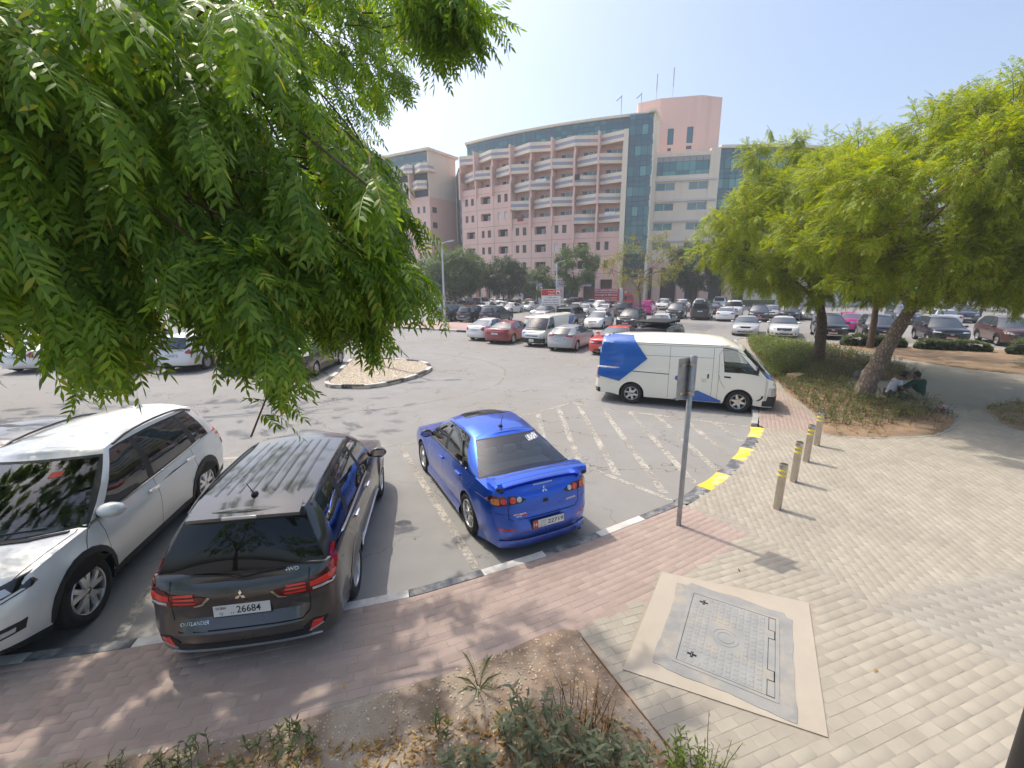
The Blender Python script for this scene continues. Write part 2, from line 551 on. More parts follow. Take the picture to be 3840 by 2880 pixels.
 def ball(s,c,r,seg=12,rings=8,m=0):
  if not isinstance(r,(tuple,list)): r = (r,r,r)
  bm = bmesh.new()
  bmesh.ops.create_uvsphere(bm,u_segments=seg,v_segments=rings,radius=1)
  mt = Matrix.Translation(c) @ Matrix.Diagonal((*r,1))
  return s.addbm(bm,m,mt)
 def mesh(s,name,mats,smooth=True,sharp=35,fixn=True):
  if isinstance(mats,str): mats = [mats]
  if fixn:
   bm = bmesh.new()
   vs = [bm.verts.new(v) for v in s.V]
   for f,m in zip(s.F,s.M):
    try:
     fc = bm.faces.new([vs[i] for i in f]); fc.material_index = m; fc.smooth = smooth
    except ValueError:
     pass
   bmesh.ops.recalc_face_normals(bm,faces=bm.faces[:])
   me = bpy.data.meshes.new(name)
   bm.to_mesh(me); bm.free()
   for m in mats: me.materials.append(MATS[m])
   if smooth and sharp: me.set_sharp_from_angle(angle=math.radians(sharp))
   return me
  return new_mesh(name,s.V,s.F,mats,s.M,smooth,sharp)
 def build(s,name,mats,parent=None,smooth=True,sharp=35,loc=None,rot=None,fixn=True):
  return mobj(name,s.mesh(name,mats,smooth,sharp,fixn),parent,loc,rot)
def in_poly(x,y,poly):
 c = False
 n = len(poly)
 j = n - 1
 for i in range(n):
  xi,yi = poly[i][0],poly[i][1]; xj,yj = poly[j][0],poly[j][1]
  if (yi > y) != (yj > y) and x < (xj - xi) * (y - yi) / (yj - yi) + xi:
   c = not c
  j = i
 return c
def flat_poly(name,poly,z,mat,parent=None):
 """flat n-gon sheet, triangulated"""
 bm = bmesh.new()
 f = bm.faces.new([bm.verts.new((p[0],p[1],z)) for p in poly])
 bmesh.ops.triangulate(bm,faces=[f])
 for f in bm.faces:
  if f.normal.z < 0: f.normal_flip()
 me = bpy.data.meshes.new(name)
 bm.to_mesh(me); bm.free()
 me.materials.append(MATS[mat])
 return mobj(name,me,parent)
def smooth_line(pts,step=0.25,closed=False):
 """Catmull-Rom through 2D points, resampled"""
 P = [Vector((p[0],p[1])) for p in pts]
 n = len(P); out = []
 for i in range(n if closed else n - 1):
  if closed:
   a,b,c,d = P[i - 1],P[i],P[(i + 1) % n],P[(i + 2) % n]
  else:
   a,b,c,d = P[max(i - 1,0)],P[i],P[i + 1],P[min(i + 2,n - 1)]
  k = max(2,int((c - b).length / step))
  for q in range(k):
   t = q / k
   out.append(0.5 * ((2 * b) + (-a + c) * t + (2 * a - 5 * b + 4 * c - d) * t * t + (-a + 3 * b - 3 * c + d) * t ** 3))
 if not closed: out.append(P[-1])
 return out
# ------------------------------------------------------------------ lettering (one pass)
_AR = {'ا': 'ﺍﺎ','أ': 'ﺃﺄ','ب': 'ﺏﺐﺑﺒ','ت': 'ﺕﺖﺗﺘ','ة': 'ﺓﺔ','ج': 'ﺝﺞﺟﺠ','د': 'ﺩﺪ','ر': 'ﺭﺮ','س': 'ﺱﺲﺳﺴ','ظ': 'ﻅﻆﻇﻈ',
       'ع': 'ﻉﻊﻋﻌ','ف': 'ﻑﻒﻓﻔ','ق': 'ﻕﻖﻗﻘ','ك': 'ﻙﻚﻛﻜ','ل': 'ﻝﻞﻟﻠ','م': 'ﻡﻢﻣﻤ','ن': 'ﻥﻦﻧﻨ','ه': 'ﻩﻪﻫﻬ','و': 'ﻭﻮ','ي': 'ﻱﻲﻳﻴ','ص': 'ﺹﺺﺻﺼ','ض': 'ﺽﺾﺿﻀ'}
def arabic(t):
 out = []
 for w in t.split(' '):
  r = []
  for i,ch in enumerate(w):
   if ch not in _AR:
    r.append(ch); continue
   f = _AR[ch]
   prev = i > 0 and w[i - 1] in _AR and len(_AR[w[i - 1]]) == 4
   nxt = i < len(w) - 1 and w[i + 1] in _AR and len(f) == 4
   k = (3 if nxt else 1) if prev else (2 if nxt else 0)
   r.append(f[k])
  out.append(''.join(reversed(r)))
 return ' '.join(reversed(out))
TEXTS = {}
def prepare_texts(items):
 tmp = []
 for key,s,bold in items:
  cu = bpy.data.curves.new('lettering','FONT')
  cu.body = s
  cu.align_x = 'CENTER'; cu.align_y = 'CENTER'
  cu.size = 1.0
  cu.resolution_u = 3
  cu.offset = bold
  o = bpy.data.objects.new('lettering',cu)
  COL.objects.link(o)
  tmp.append((key,o))
 dg = bpy.context.evaluated_depsgraph_get()
 dg.update()
 for key,o in tmp:
  me = bpy.data.meshes.new_from_object(o.evaluated_get(dg))
  V = np.array([v.co[:] for v in me.vertices]) if len(me.vertices) else np.zeros((0,3))
  F = [tuple(p.vertices) for p in me.polygons]
  if len(V):
   V[:,0] -= (V[:,0].min() + V[:,0].max()) / 2
   V[:,1] -= (V[:,1].min() + V[:,1].max()) / 2
   h = max(V[:,1].max() - V[:,1].min(),1e-6)
   w = max(V[:,0].max() - V[:,0].min(),1e-6)
  else:
   h = w = 1
  TEXTS[key] = (V,F,w,h)
  bpy.data.meshes.remove(me)
 for key,o in tmp:
  cu = o.data
  bpy.data.objects.remove(o)
  bpy.data.curves.remove(cu)
prepare_texts([
 ('26684','26684',0.012),('q','Q',0.0),('dubai','DUBAI',0.02),('11','11',0.0),
 ('22719','22719',0.008),('16','16',0.01),('ad_ar1',arabic('الامارات'),0.0),('ad_ar2',arabic('ابوظبي'),0.0),('ad_en','U.A.E AD',0.0),
 ('outlander','OUTLANDER',0.0),('4wd','4WD',0.0),('lancer','LANCER',0.01),('mitsubishi','MITSUBISHI',0.02),('urias','URIASPA',0.04),
 ('e','e',0.06),('van_ar',arabic('السيدة'),0.0),('van_ar2',arabic('النبيلة'),0.0),
 ('attention','Attention',0.02),('tanbih',arabic('تنبيه'),0.02),('ar1','٦ ' + arabic('يمنع وقوف'),0.012),('ar2',arabic('المركبات التجارية'),0.012),
 ('en1','Parking is Not Allowed',0.012),('en2','for Commercial Vehicles',0.012),
 ('brc','BRC CARGO SERVICES',0.03),('brc2','WORLDWIDE SHIPPING SEA, LAND & AIR',0.02),('brc3','Storage & Movers',0.04),('brc4','RELOCATION & LAND TRANSPORT',0.02),('brc5','TEL: 04 256 6763',0.02),
 ('super',arabic('سوبر ماركت'),0.03),('open','OPEN',0.02),('24h','24-7',0.02),('plate_far','4 26184',0.0),('bnk','BANKAS',0.03),('cover','ETISALAT',0.0),('b125','B125',0.0)])
def text_mesh(mb,key,mtx,height,m=0,width=None):
 """adds flat lettering to an MB; lies in local XY, given glyph height"""
 V,F,w,h = TEXTS[key]
 sy = height / h
 sx = (width / w) if width else sy
 mb.add([mtx @ Vector((v[0] * sx,v[1] * sy,0)) for v in V],F,m)
# ------------------------------------------------------------------ ground, road, pavement
def sheet(name,x0,x1,y0,y1,z,mat):
 return mobj(name,new_mesh(name,[(x0,y0,z),(x1,y0,z),(x1,y1,z),(x0,y1,z)],[(0,1,2,3)],[mat],smooth=False))
road = sheet('road',-900,900,-300,1500,0.0,'asphalt')
tag(road,'pale dusty asphalt of the car park and its lanes',None,kind='structure')
KERB = [(-13,2.75),(-9,3.2),(-6.5,3.58),(-5,3.84),(-3.87,4.06),(-1.74,4.61),(-0.8,4.97),(0.91,5.82),(2.87,7.0)]
kline = smooth_line(KERB,0.12)
def offset_line(line,d):
 out = []
 for i,p in enumerate(line):
  t = (line[min(i + 1,len(line) - 1)] - line[max(i - 1,0)]).normalized()
  out.append(p + Vector((t.y,-t.x)) * d)
 return out
kin = offset_line(kline,0.15)
YR = [(2.88,7.18),(3.54,7.77),(4.21,8.39),(4.85,9.08),(5.4,9.79),(5.95,10.52),(6.46,11.29)]
YI = [(x * 0.9685,y * 0.9685) for x,y in [(3.06,7.03),(3.75,7.6),(4.44,8.24),(5.09,8.96),(5.7,9.68),(6.26,10.44),(6.80,11.22)]]
K2 = [(6.46,11.29),(6.95,12.1),(8.55,15.5),(10.5,19.6),(13.0,25.0),(15.0,29.4),(16.2,30.4),(22,27.4),(28,24.5),(36,20.6),(46,15.6)]
k2in = [(6.62,11.2),(7.1,12.0),(8.7,15.42),(10.64,19.53),(13.14,24.9),(15.12,29.25),(16.2,30.22),(22,27.22),(28,24.32),(36,20.42),(46,15.42)]
pave_poly = [(p.x,p.y) for p in kin] + YI + k2in + [(46,-4),(-13,-4)]
pavement = flat_poly('pavement',pave_poly,0.1193,'joint_sand')
tag(pavement,'raised brick-paved pavement along the parked cars',kind='structure')
# paving beyond the built bricks
path_poly = [(4.02,4.25),(3.5,5.95),(2.9,6.75)] + YI + k2in + [(46,-4),(9,-4),(6.2,2.6)]
path = flat_poly('paved_path',path_poly,0.1199,'far_beige')
tag(path,'pale block-paved footpath winding between the planting beds',kind='structure')
def kerb_blocks(line,width,length,mats,zt=0.125,zb=-0.05,label='painted kerb',start=0,end_ramp=None,group=None,phase=0.0,slope=0.0):
 """a row of kerb stones along a polyline: each stone its own child of one kerb"""
 root = empty('kerb',(line[0].x,line[0].y,0))
 tag(root,label,'kerb',group)
 L = [0.0]
 for a,b in zip(line,line[1:]): L.append(L[-1] + (b - a).length)
 def at(s):
  s = min(max(s,0),L[-1])
  for i in range(len(L) - 1):
   if L[i + 1] >= s:
    t = (s - L[i]) / max(L[i + 1] - L[i],1e-9)
    p = line[i].lerp(line[i + 1],t)
    d = (line[min(i + 2,len(line) - 1)] - line[max(i - 1,0)]).normalized()
    return p,Vector((d.y,-d.x))
  return line[-1],Vector((1,0))
 s = -phase; k = start
 while s < L[-1] - 0.02:
  a,b = max(s,0) + 0.006,min(s + length,L[-1]) - 0.006
  if b - a > 0.05:
   V = []; F = []
   n = 4
   hz = rnd.uniform(-0.004,0.004)
   for i in range(n + 1):
    p,nn = at(a + (b - a) * i / n)
    o0 = p; o1 = p + nn * width
    ch = 0.018
    V += [(o0.x,o0.y,zb),(o0.x,o0.y,zt - ch + hz - slope),(o0.x + nn.x * ch,o0.y + nn.y * ch,zt + hz - slope),(o1.x,o1.y,zt + hz),(o1.x,o1.y,zb)]
   for i in range(n):
    for j in range(4):
     F.append((i * 5 + j,i * 5 + j + 1,(i + 1) * 5 + j + 1,(i + 1) * 5 + j))
   F += [(4,3,2,1,0),tuple(n * 5 + j for j in range(5))]
   mb = MB().add([(x - root.location.x,y - root.location.y,z) for x,y,z in V],F)
   mb.build('kerb_stone',mats[k % len(mats)],root,sharp=30)
  s += length; k += 1
 return root
kerb_blocks(kline,0.15,0.95,['kerb_white','kerb_black'],label='black and white painted kerb behind the parked cars',phase=0.47)
kerb_blocks([Vector(p) for p in K2[:6]],0.15,0.9,['kerb_grey'],label='plain grey kerb running under the front of the cream van',start=0)
kerb_blocks([Vector(p) for p in K2[5:]],0.15,1.0,['kerb_grey'],label='plain grey kerb along the noses of the right-hand parked cars')
# sloped yellow and black kerb
yk = empty('kerb',(4.5,9.0,0)); tag(yk,'sloped yellow and black painted kerb curving past the hatched bay','kerb')
for i in range(6):
 a0,a1 = Vector(YR[i]),Vector(YR[i + 1]); b0,b1 = Vector(YI[i]),Vector(YI[i + 1])
 if i == 0: b0 = Vector((2.97,6.86))
 V = []; F = []
 n = 6
 for q in range(n + 1):
  t = (q / n) * 0.992 + 0.004
  # gentle bow of the curve
  bow = 0.035 * math.sin(math.pi * t)
  dirn = Vector((a1.y - a0.y,-(a1.x - a0.x))).normalized()
  o = a0.lerp(a1,t) + dirn * bow; w = b0.lerp(b1,t) + dirn * bow
  m = o.lerp(w,0.55)
  for p,z in ((o,-0.03),(o,0.022),(m,0.085),(w,0.118),(w,-0.03)):
   V.append((p.x - 4.5,p.y - 9.0,z))
 for q in range(n):
  for j in range(4):
   F.append((q * 5 + j,q * 5 + j + 1,(q + 1) * 5 + j + 1,(q + 1) * 5 + j))
 F += [(4,3,2,1,0),tuple(n * 5 + j for j in range(5))]
 MB().add(V,F).build('kerb_stone','kerb_black' if i % 2 == 0 else 'kerb_yellow',yk,sharp=30)
# ---- bricks
slab_poly = [(1.95,5.04),(1.07,3.56),(2.61,2.89),(3.49,4.46)]
bed_front = [(-6.5,2.2),(-4.6,2.6),(-3.74,2.74),(-2.69,2.83),(-1.95,3.05),(-1.39,3.25),(-0.72,3.51),(-0.21,3.72),(0.37,4.05),(0.69,4.07),(0.75,3.94),(0.89,3.63),(1.07,3.24),(1.29,2.78),(1.6,2.2),(1.9,1.0),(-6.5,1.0)]
red_poly = [(p.x,p.y) for p in kin] + [(2.94,6.83),(3.27,6.59),(3.59,6.22),(3.61,5.96),(2.29,5.01),(1.76,4.68),(1.22,4.33),(0.69,4.07),(0.37,4.05),(-0.21,3.72),(-0.72,3.51),(-1.39,3.25),(-1.95,3.05),(-2.69,2.83),(-3.74,2.74),(-6.5,2.2),(-9,1.5),(-13,1.5)]
zoneA = [(0.69,4.07),(1.22,4.33),(1.76,4.68),(2.29,5.01),(3.61,5.96),(4.0,5.2),(4.15,4.42),(4.6,3.94),(5.03,3.58),(6.3,2.6),(6.3,1.4),(1.7,1.4),(1.6,2.2),(1.29,2.78),(1.07,3.24),(0.89,3.63),(0.75,3.94)]
zoneD = [(4.15,4.42),(6.55,5.06),(10,5.9),(10,1.5),(6.3,2.6),(5.03,3.58),(4.6,3.94)]
zoneC = [(3.61,5.96),(3.59,6.22),(3.27,6.59),(2.99,6.8)] + YI + [(6.6,10.8),(7.55,10.55),(7.8,10.2),(8.44,10.05),(10.4,10.1),(11.33,10.6),(12.3,11.3),(12.9,12.3),(13.9,12.5),(13.0,11.2),(12.9,10.6),(13,8.6),(10,5.9),(6.55,5.06),(4.15,4.42),(4.0,5.2)]
zoneV = [(6.6,11.1),(6.6,10.8),(7.55,10.55),(7.75,10.4),(8.4,11.55),(9.0,13.4),(9.6,15.5),(8.72,15.4),(7.05,11.9)]
BRICKS = []
def lay(poly,ang,mat,holes=(),lx=0.2,wy=0.1,gap=0.004,amp=0.0):
 c,s = math.cos(ang),math.sin(ang)
 us = [p[0] * c + p[1] * s for p in poly]; vs = [-p[0] * s + p[1] * c for p in poly]
 r = 0
 v = math.floor(min(vs) / wy) * wy
 while v < max(vs):
  u = math.floor(min(us) / lx) * lx + (lx / 2 if r % 2 else 0) + rnd.uniform(-0.012,0.012)
  while u < max(us):
   bend = amp * math.sin(u * 0.9 + 0.5)
   uc,vc = u + lx / 2,v + wy / 2 + bend
   x,y = uc * c - vc * s,uc * s + vc * c
   if in_poly(x,y,poly) and not any(in_poly(x,y,h) for h in holes):
    BRICKS.append((x,y,ang + amp * 0.9 * math.cos(u * 0.9 + 0.5) + rnd.uniform(-0.012,0.012),mat,lx - gap - rnd.uniform(0,0.003),wy - gap - rnd.uniform(0,0.003)))
   u += lx
  v += wy; r += 1
grow = lambda poly,k: [(sum(p[0] for p in poly) / len(poly) + (q[0] - sum(p[0] for p in poly) / len(poly)) * k,sum(p[1] for p in poly) / len(poly) + (q[1] - sum(p[1] for p in poly) / len(poly)) * k) for q in poly]
slab_hole = grow(slab_poly,1.03)
# red strip follows the kerb row by row
L = [0.0]
for a,b in zip(kin,kin[1:]): L.append(L[-1] + (b - a).length)
for row in range(28):
 off = 0.052 + row * 0.1015
 line = offset_line(kin,off)
 d = (0.1 if row % 2 else 0.0) + rnd.uniform(-0.01,0.01)
 acc = 0.0; tgt = d
 for i in range(len(line) - 1):
  sl = (line[i + 1] - line[i]).length
  while acc + sl > tgt:
   p = line[i].lerp(line[i + 1],(tgt - acc) / sl)
   t = line[i + 1] - line[i]
   if in_poly(p.x,p.y,red_poly) and not in_poly(p.x,p.y,bed_front) and not in_poly(p.x,p.y,slab_hole) and p.x > -7:
    BRICKS.append((p.x,p.y,math.atan2(t.y,t.x) + rnd.uniform(-0.014,0.014),'paver_red',0.1955,0.0965))
   tgt += 0.2015
  acc += sl
lay(zoneA,math.radians(19),'paver_beige',(slab_hole,bed_front))
lay(zoneD,math.radians(-33),'paver_grey')
lay(zoneC,math.radians(72),'paver_beige',amp=0.05)
lay(zoneV,math.radians(62),'paver_red')
def brick_mesh(l,w):
 ch = 0.004
 z0,z1,z2 = -0.02,0.0105,0.0135
 V = []
 for z,k in ((z0,0),(z1,0),(z2,ch)):
  V += [(-l / 2 + k,-w / 2 + k,z),(l / 2 - k,-w / 2 + k,z),(l / 2 - k,w / 2 - k,z),(-l / 2 + k,w / 2 - k,z)]
 F = []
 for r in (0,4):
  for i in range(4):
   F.append((r + i,r + (i + 1) % 4,r + 4 + (i + 1) % 4,r + 4 + i))
 F.append((8,9,10,11))
 return np.array(V),np.array(F)
def brick_rank(b):
 x,y = b[0],b[1]
 d = math.hypot(math.hypot(x,y),CAM_H)
 depth = y * math.cos(0.2236) + CAM_H * math.sin(0.2236)
 sx = x / depth * 1640; sy = (CAM_H * math.cos(0.2236) - y * math.sin(0.2236)) / depth * 1640
 inside = abs(sx) < 1900 and sy < 1430
 return (0 if inside else 1000) + d
BRICKS.sort(key=brick_rank)
bme = {}
for m in ('paver_red','paver_beige','paver_grey'):
 V,F = brick_mesh(0.1955,0.0955)
 bme[m] = new_mesh('brick',V,F,[m],smooth=False)
for b in BRICKS[:300]:
 o = bpy.data.objects.new('brick',bme[b[3]])
 o.location = (b[0],b[1],0.108 + rnd.uniform(-0.0015,0.0015))
 o.rotation_euler = (rnd.uniform(-0.006,0.006),rnd.uniform(-0.006,0.006),b[2])
 link(o,pavement)
rest = {}
for b in BRICKS[300:]:
 rest.setdefault(b[3],[]).append(b)
for m,bs in rest.items():
 VV = []; FF = []
 for i,(x,y,a,_,l,w) in enumerate(bs):
  V,F = brick_mesh(l,w)
  c,s = math.cos(a),math.sin(a)
  tx,ty,dz = rnd.uniform(-0.006,0.006),rnd.uniform(-0.006,0.006),rnd.uniform(-0.0015,0.0015)
  W = np.column_stack((V[:,0] * c - V[:,1] * s + x,V[:,0] * s + V[:,1] * c + y,V[:,2] + 0.108 + dz + V[:,0] * tx + V[:,1] * ty))
  VV.append(W); FF.append(F + 12 * i)
 o = mobj('brick_field',np_mesh('brick_field',np.concatenate(VV),np.concatenate(FF),m),pavement)
 o['kind'] = 'stuff'
# ---- planting beds
bed1 = [(10.1,16.2),(9.46,14.65),(9.12,13.47),(8.77,12.3),(8.45,11.58),(7.9,10.6),(7.9,10.3),(8.44,10.12),(9.52,10.11),(10.39,10.25),(11.33,10.75),(11.95,11.24),(12.28,11.64),(12.4,12.08),(12.62,12.6),(12.35,13.1),(12.0,13.5),(11.95,14.3),(12.1,15.3),(12.9,16.4),(14.3,16.4),(15.8,16.6),(16.3,17.07),(16.9,18.3),(17.6,20.0),(18.2,22.7),(18.4,25.2),(18.1,26.9),(16.9,28.2),(15.6,28.6),(13.6,24.5),(11.6,19.6)]
bed2 = [(14.1,12.5),(14.7,12.9),(15.4,13.15),(16.25,13.3),(20,13.0),(19,9),(13.6,8.6),(12.95,10.4),(13.0,11.0),(13.45,11.6),(13.75,12.05)]
bed3 = [(19.7,26.9),(19.35,22.5),(19.6,19.4),(20.8,17.4),(24,15.6),(36,14),(36,19.9),(28,23.7),(21.2,26.9)]
def soil_bed(name,poly,mat,label,mound=0.05,step=0.22,zb=0.121,detail=1.0):
 """gently mounded soil surface clipped to the bed outline"""
 line = smooth_line(poly,0.3,closed=True)
 bm = bmesh.new()
 f = bm.faces.new([bm.verts.new((p.x,p.y,0)) for p in line])
 bmesh.ops.triangulate(bm,faces=[f])
 xs = [p.x for p in line]; ys = [p.y for p in line]
 for ax,lo,hi in ((0,min(xs),max(xs)),(1,min(ys),max(ys))):
  q = lo + step
  while q < hi:
   g = bm.verts[:] + bm.edges[:] + bm.faces[:]
   bmesh.ops.bisect_plane(bm,geom=g,dist=1e-5,plane_co=(q,0,0) if ax == 0 else (0,q,0),plane_no=(1,0,0) if ax == 0 else (0,1,0))
   q += step
 for v in bm.verts:
  b = v.is_boundary
  n = noise.noise(Vector((v.co.x * 1.3,v.co.y * 1.3,0.3))) * 0.5 + noise.noise(Vector((v.co.x * 5,v.co.y * 5,1.3))) * 0.25 * detail
  v.co.z = zb + (0.0 if b else max(0.0,mound * (0.7 + n)))
 for fc in bm.faces:
  fc.smooth = True
  if fc.normal.z < 0: fc.normal_flip()
 me = bpy.data.meshes.new(name); bm.to_mesh(me); bm.free()
 me.materials.append(MATS[mat])
 o = mobj(name,me)
 tag(o,label,kind='structure')
 # flush edging stones
 return o,line
soil1,line1 = soil_bed('planting_bed',bed1,'soil_red','brown soil of the planting bed under the leaning trees')
soil2,line2 = soil_bed('planting_bed',bed2,'soil_red','brown soil of the bed at the right edge')
soil3,line3 = soil_bed('planting_bed',bed3,'soil_red','sandy soil of the bed in front of the dark cars')
soil4,line4 = soil_bed('planting_bed',bed_front,'soil','bare gravelly soil of the front planting bed',0.02,0.1,0.121,1.6)
def edging(line,label,mat='paver_grey',w=0.09,l=0.22):
 root = empty('bed_edging',(line[0].x,line[0].y,0)); tag(root,label,'edging')
 me = None
 pts = line + [line[0]]
 acc = 0; tgt = 0
 V,F = brick_mesh(l - 0.01,w)
 me = new_mesh('edging_stone',V,F,[mat],smooth=False)
 for a,b in zip(pts,pts[1:]):
  sl = (b - a).length
  while acc + sl > tgt:
   p = a.lerp(b,(tgt - acc) / sl); t = b - a
   if p.y < 20 and -6 < p.x < 20:
    o = bpy.data.objects.new('edging_stone',me)
    o.location = (p.x - root.location.x,p.y - root.location.y,0.116)
    o.rotation_euler = (0,0,math.atan2(t.y,t.x))
    link(o,root)
   tgt += l
  acc += sl
edging(line1,'flush grey edging stones round the bed under the leaning trees')
edging(line2,'flush grey edging stones round the bed at the right edge')
# thin rusty metal strip edging the front bed
es = MB()
epts = [(0.72,4.02),(0.75,3.94),(0.89,3.63),(1.07,3.24),(1.29,2.78),(1.6,2.2)]
for a,b in zip(epts,epts[1:]):
 es.add([(a[0],a[1],0.10),(b[0],b[1],0.10),(b[0],b[1],0.135),(a[0],a[1],0.135),(a[0] - .012,a[1],0.10),(b[0] - .012,b[1],0.10),(b[0] - .012,b[1],0.135),(a[0] - .012,a[1],0.135)],[(0,1,2,3),(4,7,6,5),(3,2,6,7)])
mottled('rust',(0.13,0.055,0.025),(0.25,0.12,0.06),12,0.9)
tag(es.build('edging_strip','rust'),'thin rusty metal strip edging the front bed','edging')
# ---- manhole cover slab
mx,my = 2.28,3.98
sb = MB()
sb.prism([(p[0] - mx,p[1] - my) for p in slab_poly],0.09,0.132)
man = empty('manhole',(mx,my,0)); tag(man,'grey ribbed access cover set in a pale concrete slab','manhole')
sb.build('slab','concrete',man,sharp=20)
ca,cb = Vector((-0.56,-0.94)),Vector((0.8,-0.31))
ea = ca.normalized(); eb = Vector((-ea.y,ea.x))
if eb.dot(cb) < 0: eb = -eb
c0 = Vector((2.2,4.63)) - Vector((mx,my))
def cm(a,b): p = c0 + ea * a + eb * b; return (p.x,p.y)
# smeared cement round the frame: an uneven skin
pp = []
for i in range(64):
 t = i / 64 * 4
 k = int(t); u = t - k
 A0,A1,B0,B1 = -0.17,1.28,-0.20,1.02
 a,b = [(A0 + (A1 - A0) * u,B0),(A1,B0 + (B1 - B0) * u),(A1 - (A1 - A0) * u,B1),(A0,B1 - (B1 - B0) * u)][k]
 nn = noise.noise(Vector((a * 3,b * 3,2))) * 0.05 + noise.noise(Vector((a * 11,b * 11,5))) * 0.02
 ctr = Vector((0.6,0.45)); v = Vector((a,b)) - ctr
 v *= 1 + nn - (0.10 if max(abs(v.x) / 0.8,abs(v.y) / 0.67) > 0.92 and min(abs(v.x) / 0.8,abs(v.y) / 0.67) > 0.85 else 0)
 q = ctr + v
 pp.append(cm(q.x,q.y))
MB().prism(pp,0.13,0.1365).build('cement_patch','cement_grey',man,smooth=False)
fr = MB()
LA,LB = 1.12,0.86
def cbox(mb,a0,a1,b0,b1,z0,z1,m=0):
 mb.prism([cm(a0,b0),cm(a1,b0),cm(a1,b1),cm(a0,b1)],z0,z1,m)
for a0,a1,b0,b1 in ((-0.035,0,-0.035,LB + 0.035),(LA,LA + 0.035,-0.035,LB + 0.035),(0,LA,-0.035,0),(0,LA,LB,LB + 0.035)):
 cbox(fr,a0,a1,b0,b1,0.13,0.141)
fr.build('cover_frame','cover_grey',man,smooth=False)
cv = MB(); cbox(cv,0.006,LA - 0.006,0.006,LB - 0.068,0.13,0.1405)
cvo = cv.build('cover_plate','cover_grey',man,smooth=False)
gp = MB(); cbox(gp,0,LA,0,LB,0.13,0.1375); gp.build('cover_gap','gap',man,smooth=False)
hg = MB()
for a in (0.22,0.8):
 cbox(hg,a,a + 0.12,LB - 0.075,LB - 0.012,0.13,0.1415)
hg.build('hinge','cover_grey',man,smooth=False)
for a0_,a1_ in ((0.012,0.21),(0.35,0.79),(0.93,LA - 0.012)):
 q = MB(); cbox(q,a0_,a1_,LB - 0.062,LB - 0.004,0.13,0.1402); q.build('cover_rim','cover_grey',man,smooth=False)
stud_me = None
studs = 0
for i in range(18):
 for j in range(11):
  a,b = 0.055 + i * 0.06,0.06 + j * 0.067
  if 0.40 < a < 0.74 and 0.24 < b < 0.56: continue
  if (abs(a - 0.12) < 0.06 or abs(a - 0.98) < 0.06) and 0.07 < b < 0.2: continue
  if stud_me is None:
   sm = MB(); w = 0.021; h = 0.024
   sm.add([(-w,-h,0),(w,-h,0),(w,h,0),(-w,h,0),(-w + .005,-h + .005,.0035),(w - .005,-h + .005,.0035),(w - .005,h - .005,.0035),(-w + .005,h - .005,.0035)],
                   [(4,5,6,7),(0,1,5,4),(1,2,6,5),(2,3,7,6),(3,0,4,7)])
   stud_me = sm.mesh('tread_stud','cover_grey',smooth=False)
  p = cm(a,b)
  o = mobj('tread_stud',stud_me,cvo,(p[0],p[1],0.1403),(0,0,math.atan2(ea.y,ea.x)))
p = cm(0.57,0.4)
rg = MB()
for r in (0.13,0.085):
 rg.lathe([(r,0),(r,0.003),(r - 0.008,0.0045),(r - 0.016,0.003),(r - 0.016,0)],32,mtx=Matrix.Translation((p[0],p[1],0.1403)))
rg.build('cover_emblem','cover_grey',cvo)
for a in (0.12,0.98):
 p = cm(a,0.13)
 h = MB()
 mt = Matrix.Translation((p[0],p[1],0.1405)) @ Matrix.Rotation(math.atan2(ea.y,ea.x),4,'Z')
 h.box(-0.04,0.04,-0.012,0.012,0,0.0022,1,mt)
 h.box(-0.012,0.012,-0.045,0.045,0,0.0020,1,mt)
 h.tube([mt @ Vector((-0.033,0,0.004)),mt @ Vector((0.033,0,0.004))],0.0055,8,0)
 h.build('lifting_bar',['steel','gap'],man)
tm = MB()
p = cm(0.45,0.13)
text_mesh(tm,'cover',Matrix.Translation((p[0],p[1],0.1412)) @ Matrix.Rotation(math.atan2(ea.y,ea.x) + math.pi,4,'Z'),0.028)
tm.build('cover_lettering','cement_grey',man,smooth=False)
# ---- road paint
def stripe(pts,w,mat='lane_paint',z=0.004,parent=None,name='road_marking'):
 line = [Vector(p) for p in pts]
 a = offset_line(line,w / 2); b = offset_line(line,-w / 2)
 V = [(p.x,p.y,z) for p in a] + [(p.x,p.y,z) for p in b]
 n = len(line)
 F = [(i,i + 1,n + i + 1,n + i) for i in range(n - 1)]
 me = new_mesh(name,V,F,[mat],smooth=False)
 for pl in me.polygons:
  if pl.normal.z < 0: pl.flip()
 o = mobj(name,me,parent)
 if parent is None: tag(o,kind='structure')
 return o
stripe([(-2.78,10.15),(-0.5,5.3)],0.13)
stripe([(-6.6,9.3),(-2.78,10.12),(-0.4,11.0)],0.11,z=0.0045)
stripe([(-6.3,9.4),(-4.4,4.12)],0.13)
stripe([(-9.6,8.9),(-7.9,3.6)],0.13)
hz = empty('hatched_marking',(3.2,10.5,0)); tag(hz,'worn white hatched no-parking marking beside the blue sedan',None,kind='structure')
def hstripe(pts,w,z=0.004):
 return stripe([(x - 3.2,y - 10.5) for x,y in pts],w,'lane_paint',z,hz,'marking_stripe')
hstripe([(-0.3,11.0),(1.43,8.93),(2.86,7.22)],0.11)
hstripe([(-0.35,11.6),(0.33,12.46),(1.95,13.9)],0.11)
hstripe([(1.95,13.9),(2.94,13.2),(6.44,11.34)],0.11)
for x,y0,y1 in ((0.78,9.9,12.7),(1.47,9.1,13.4),(2.14,8.3,13.6),(2.83,7.5,13.15),(3.56,7.85,12.78),(4.28,8.5,12.4),(4.94,9.3,12.0),(5.66,10.25,11.66)):
 hstripe([(x,y0),(x,y1)],0.15,0.0036)
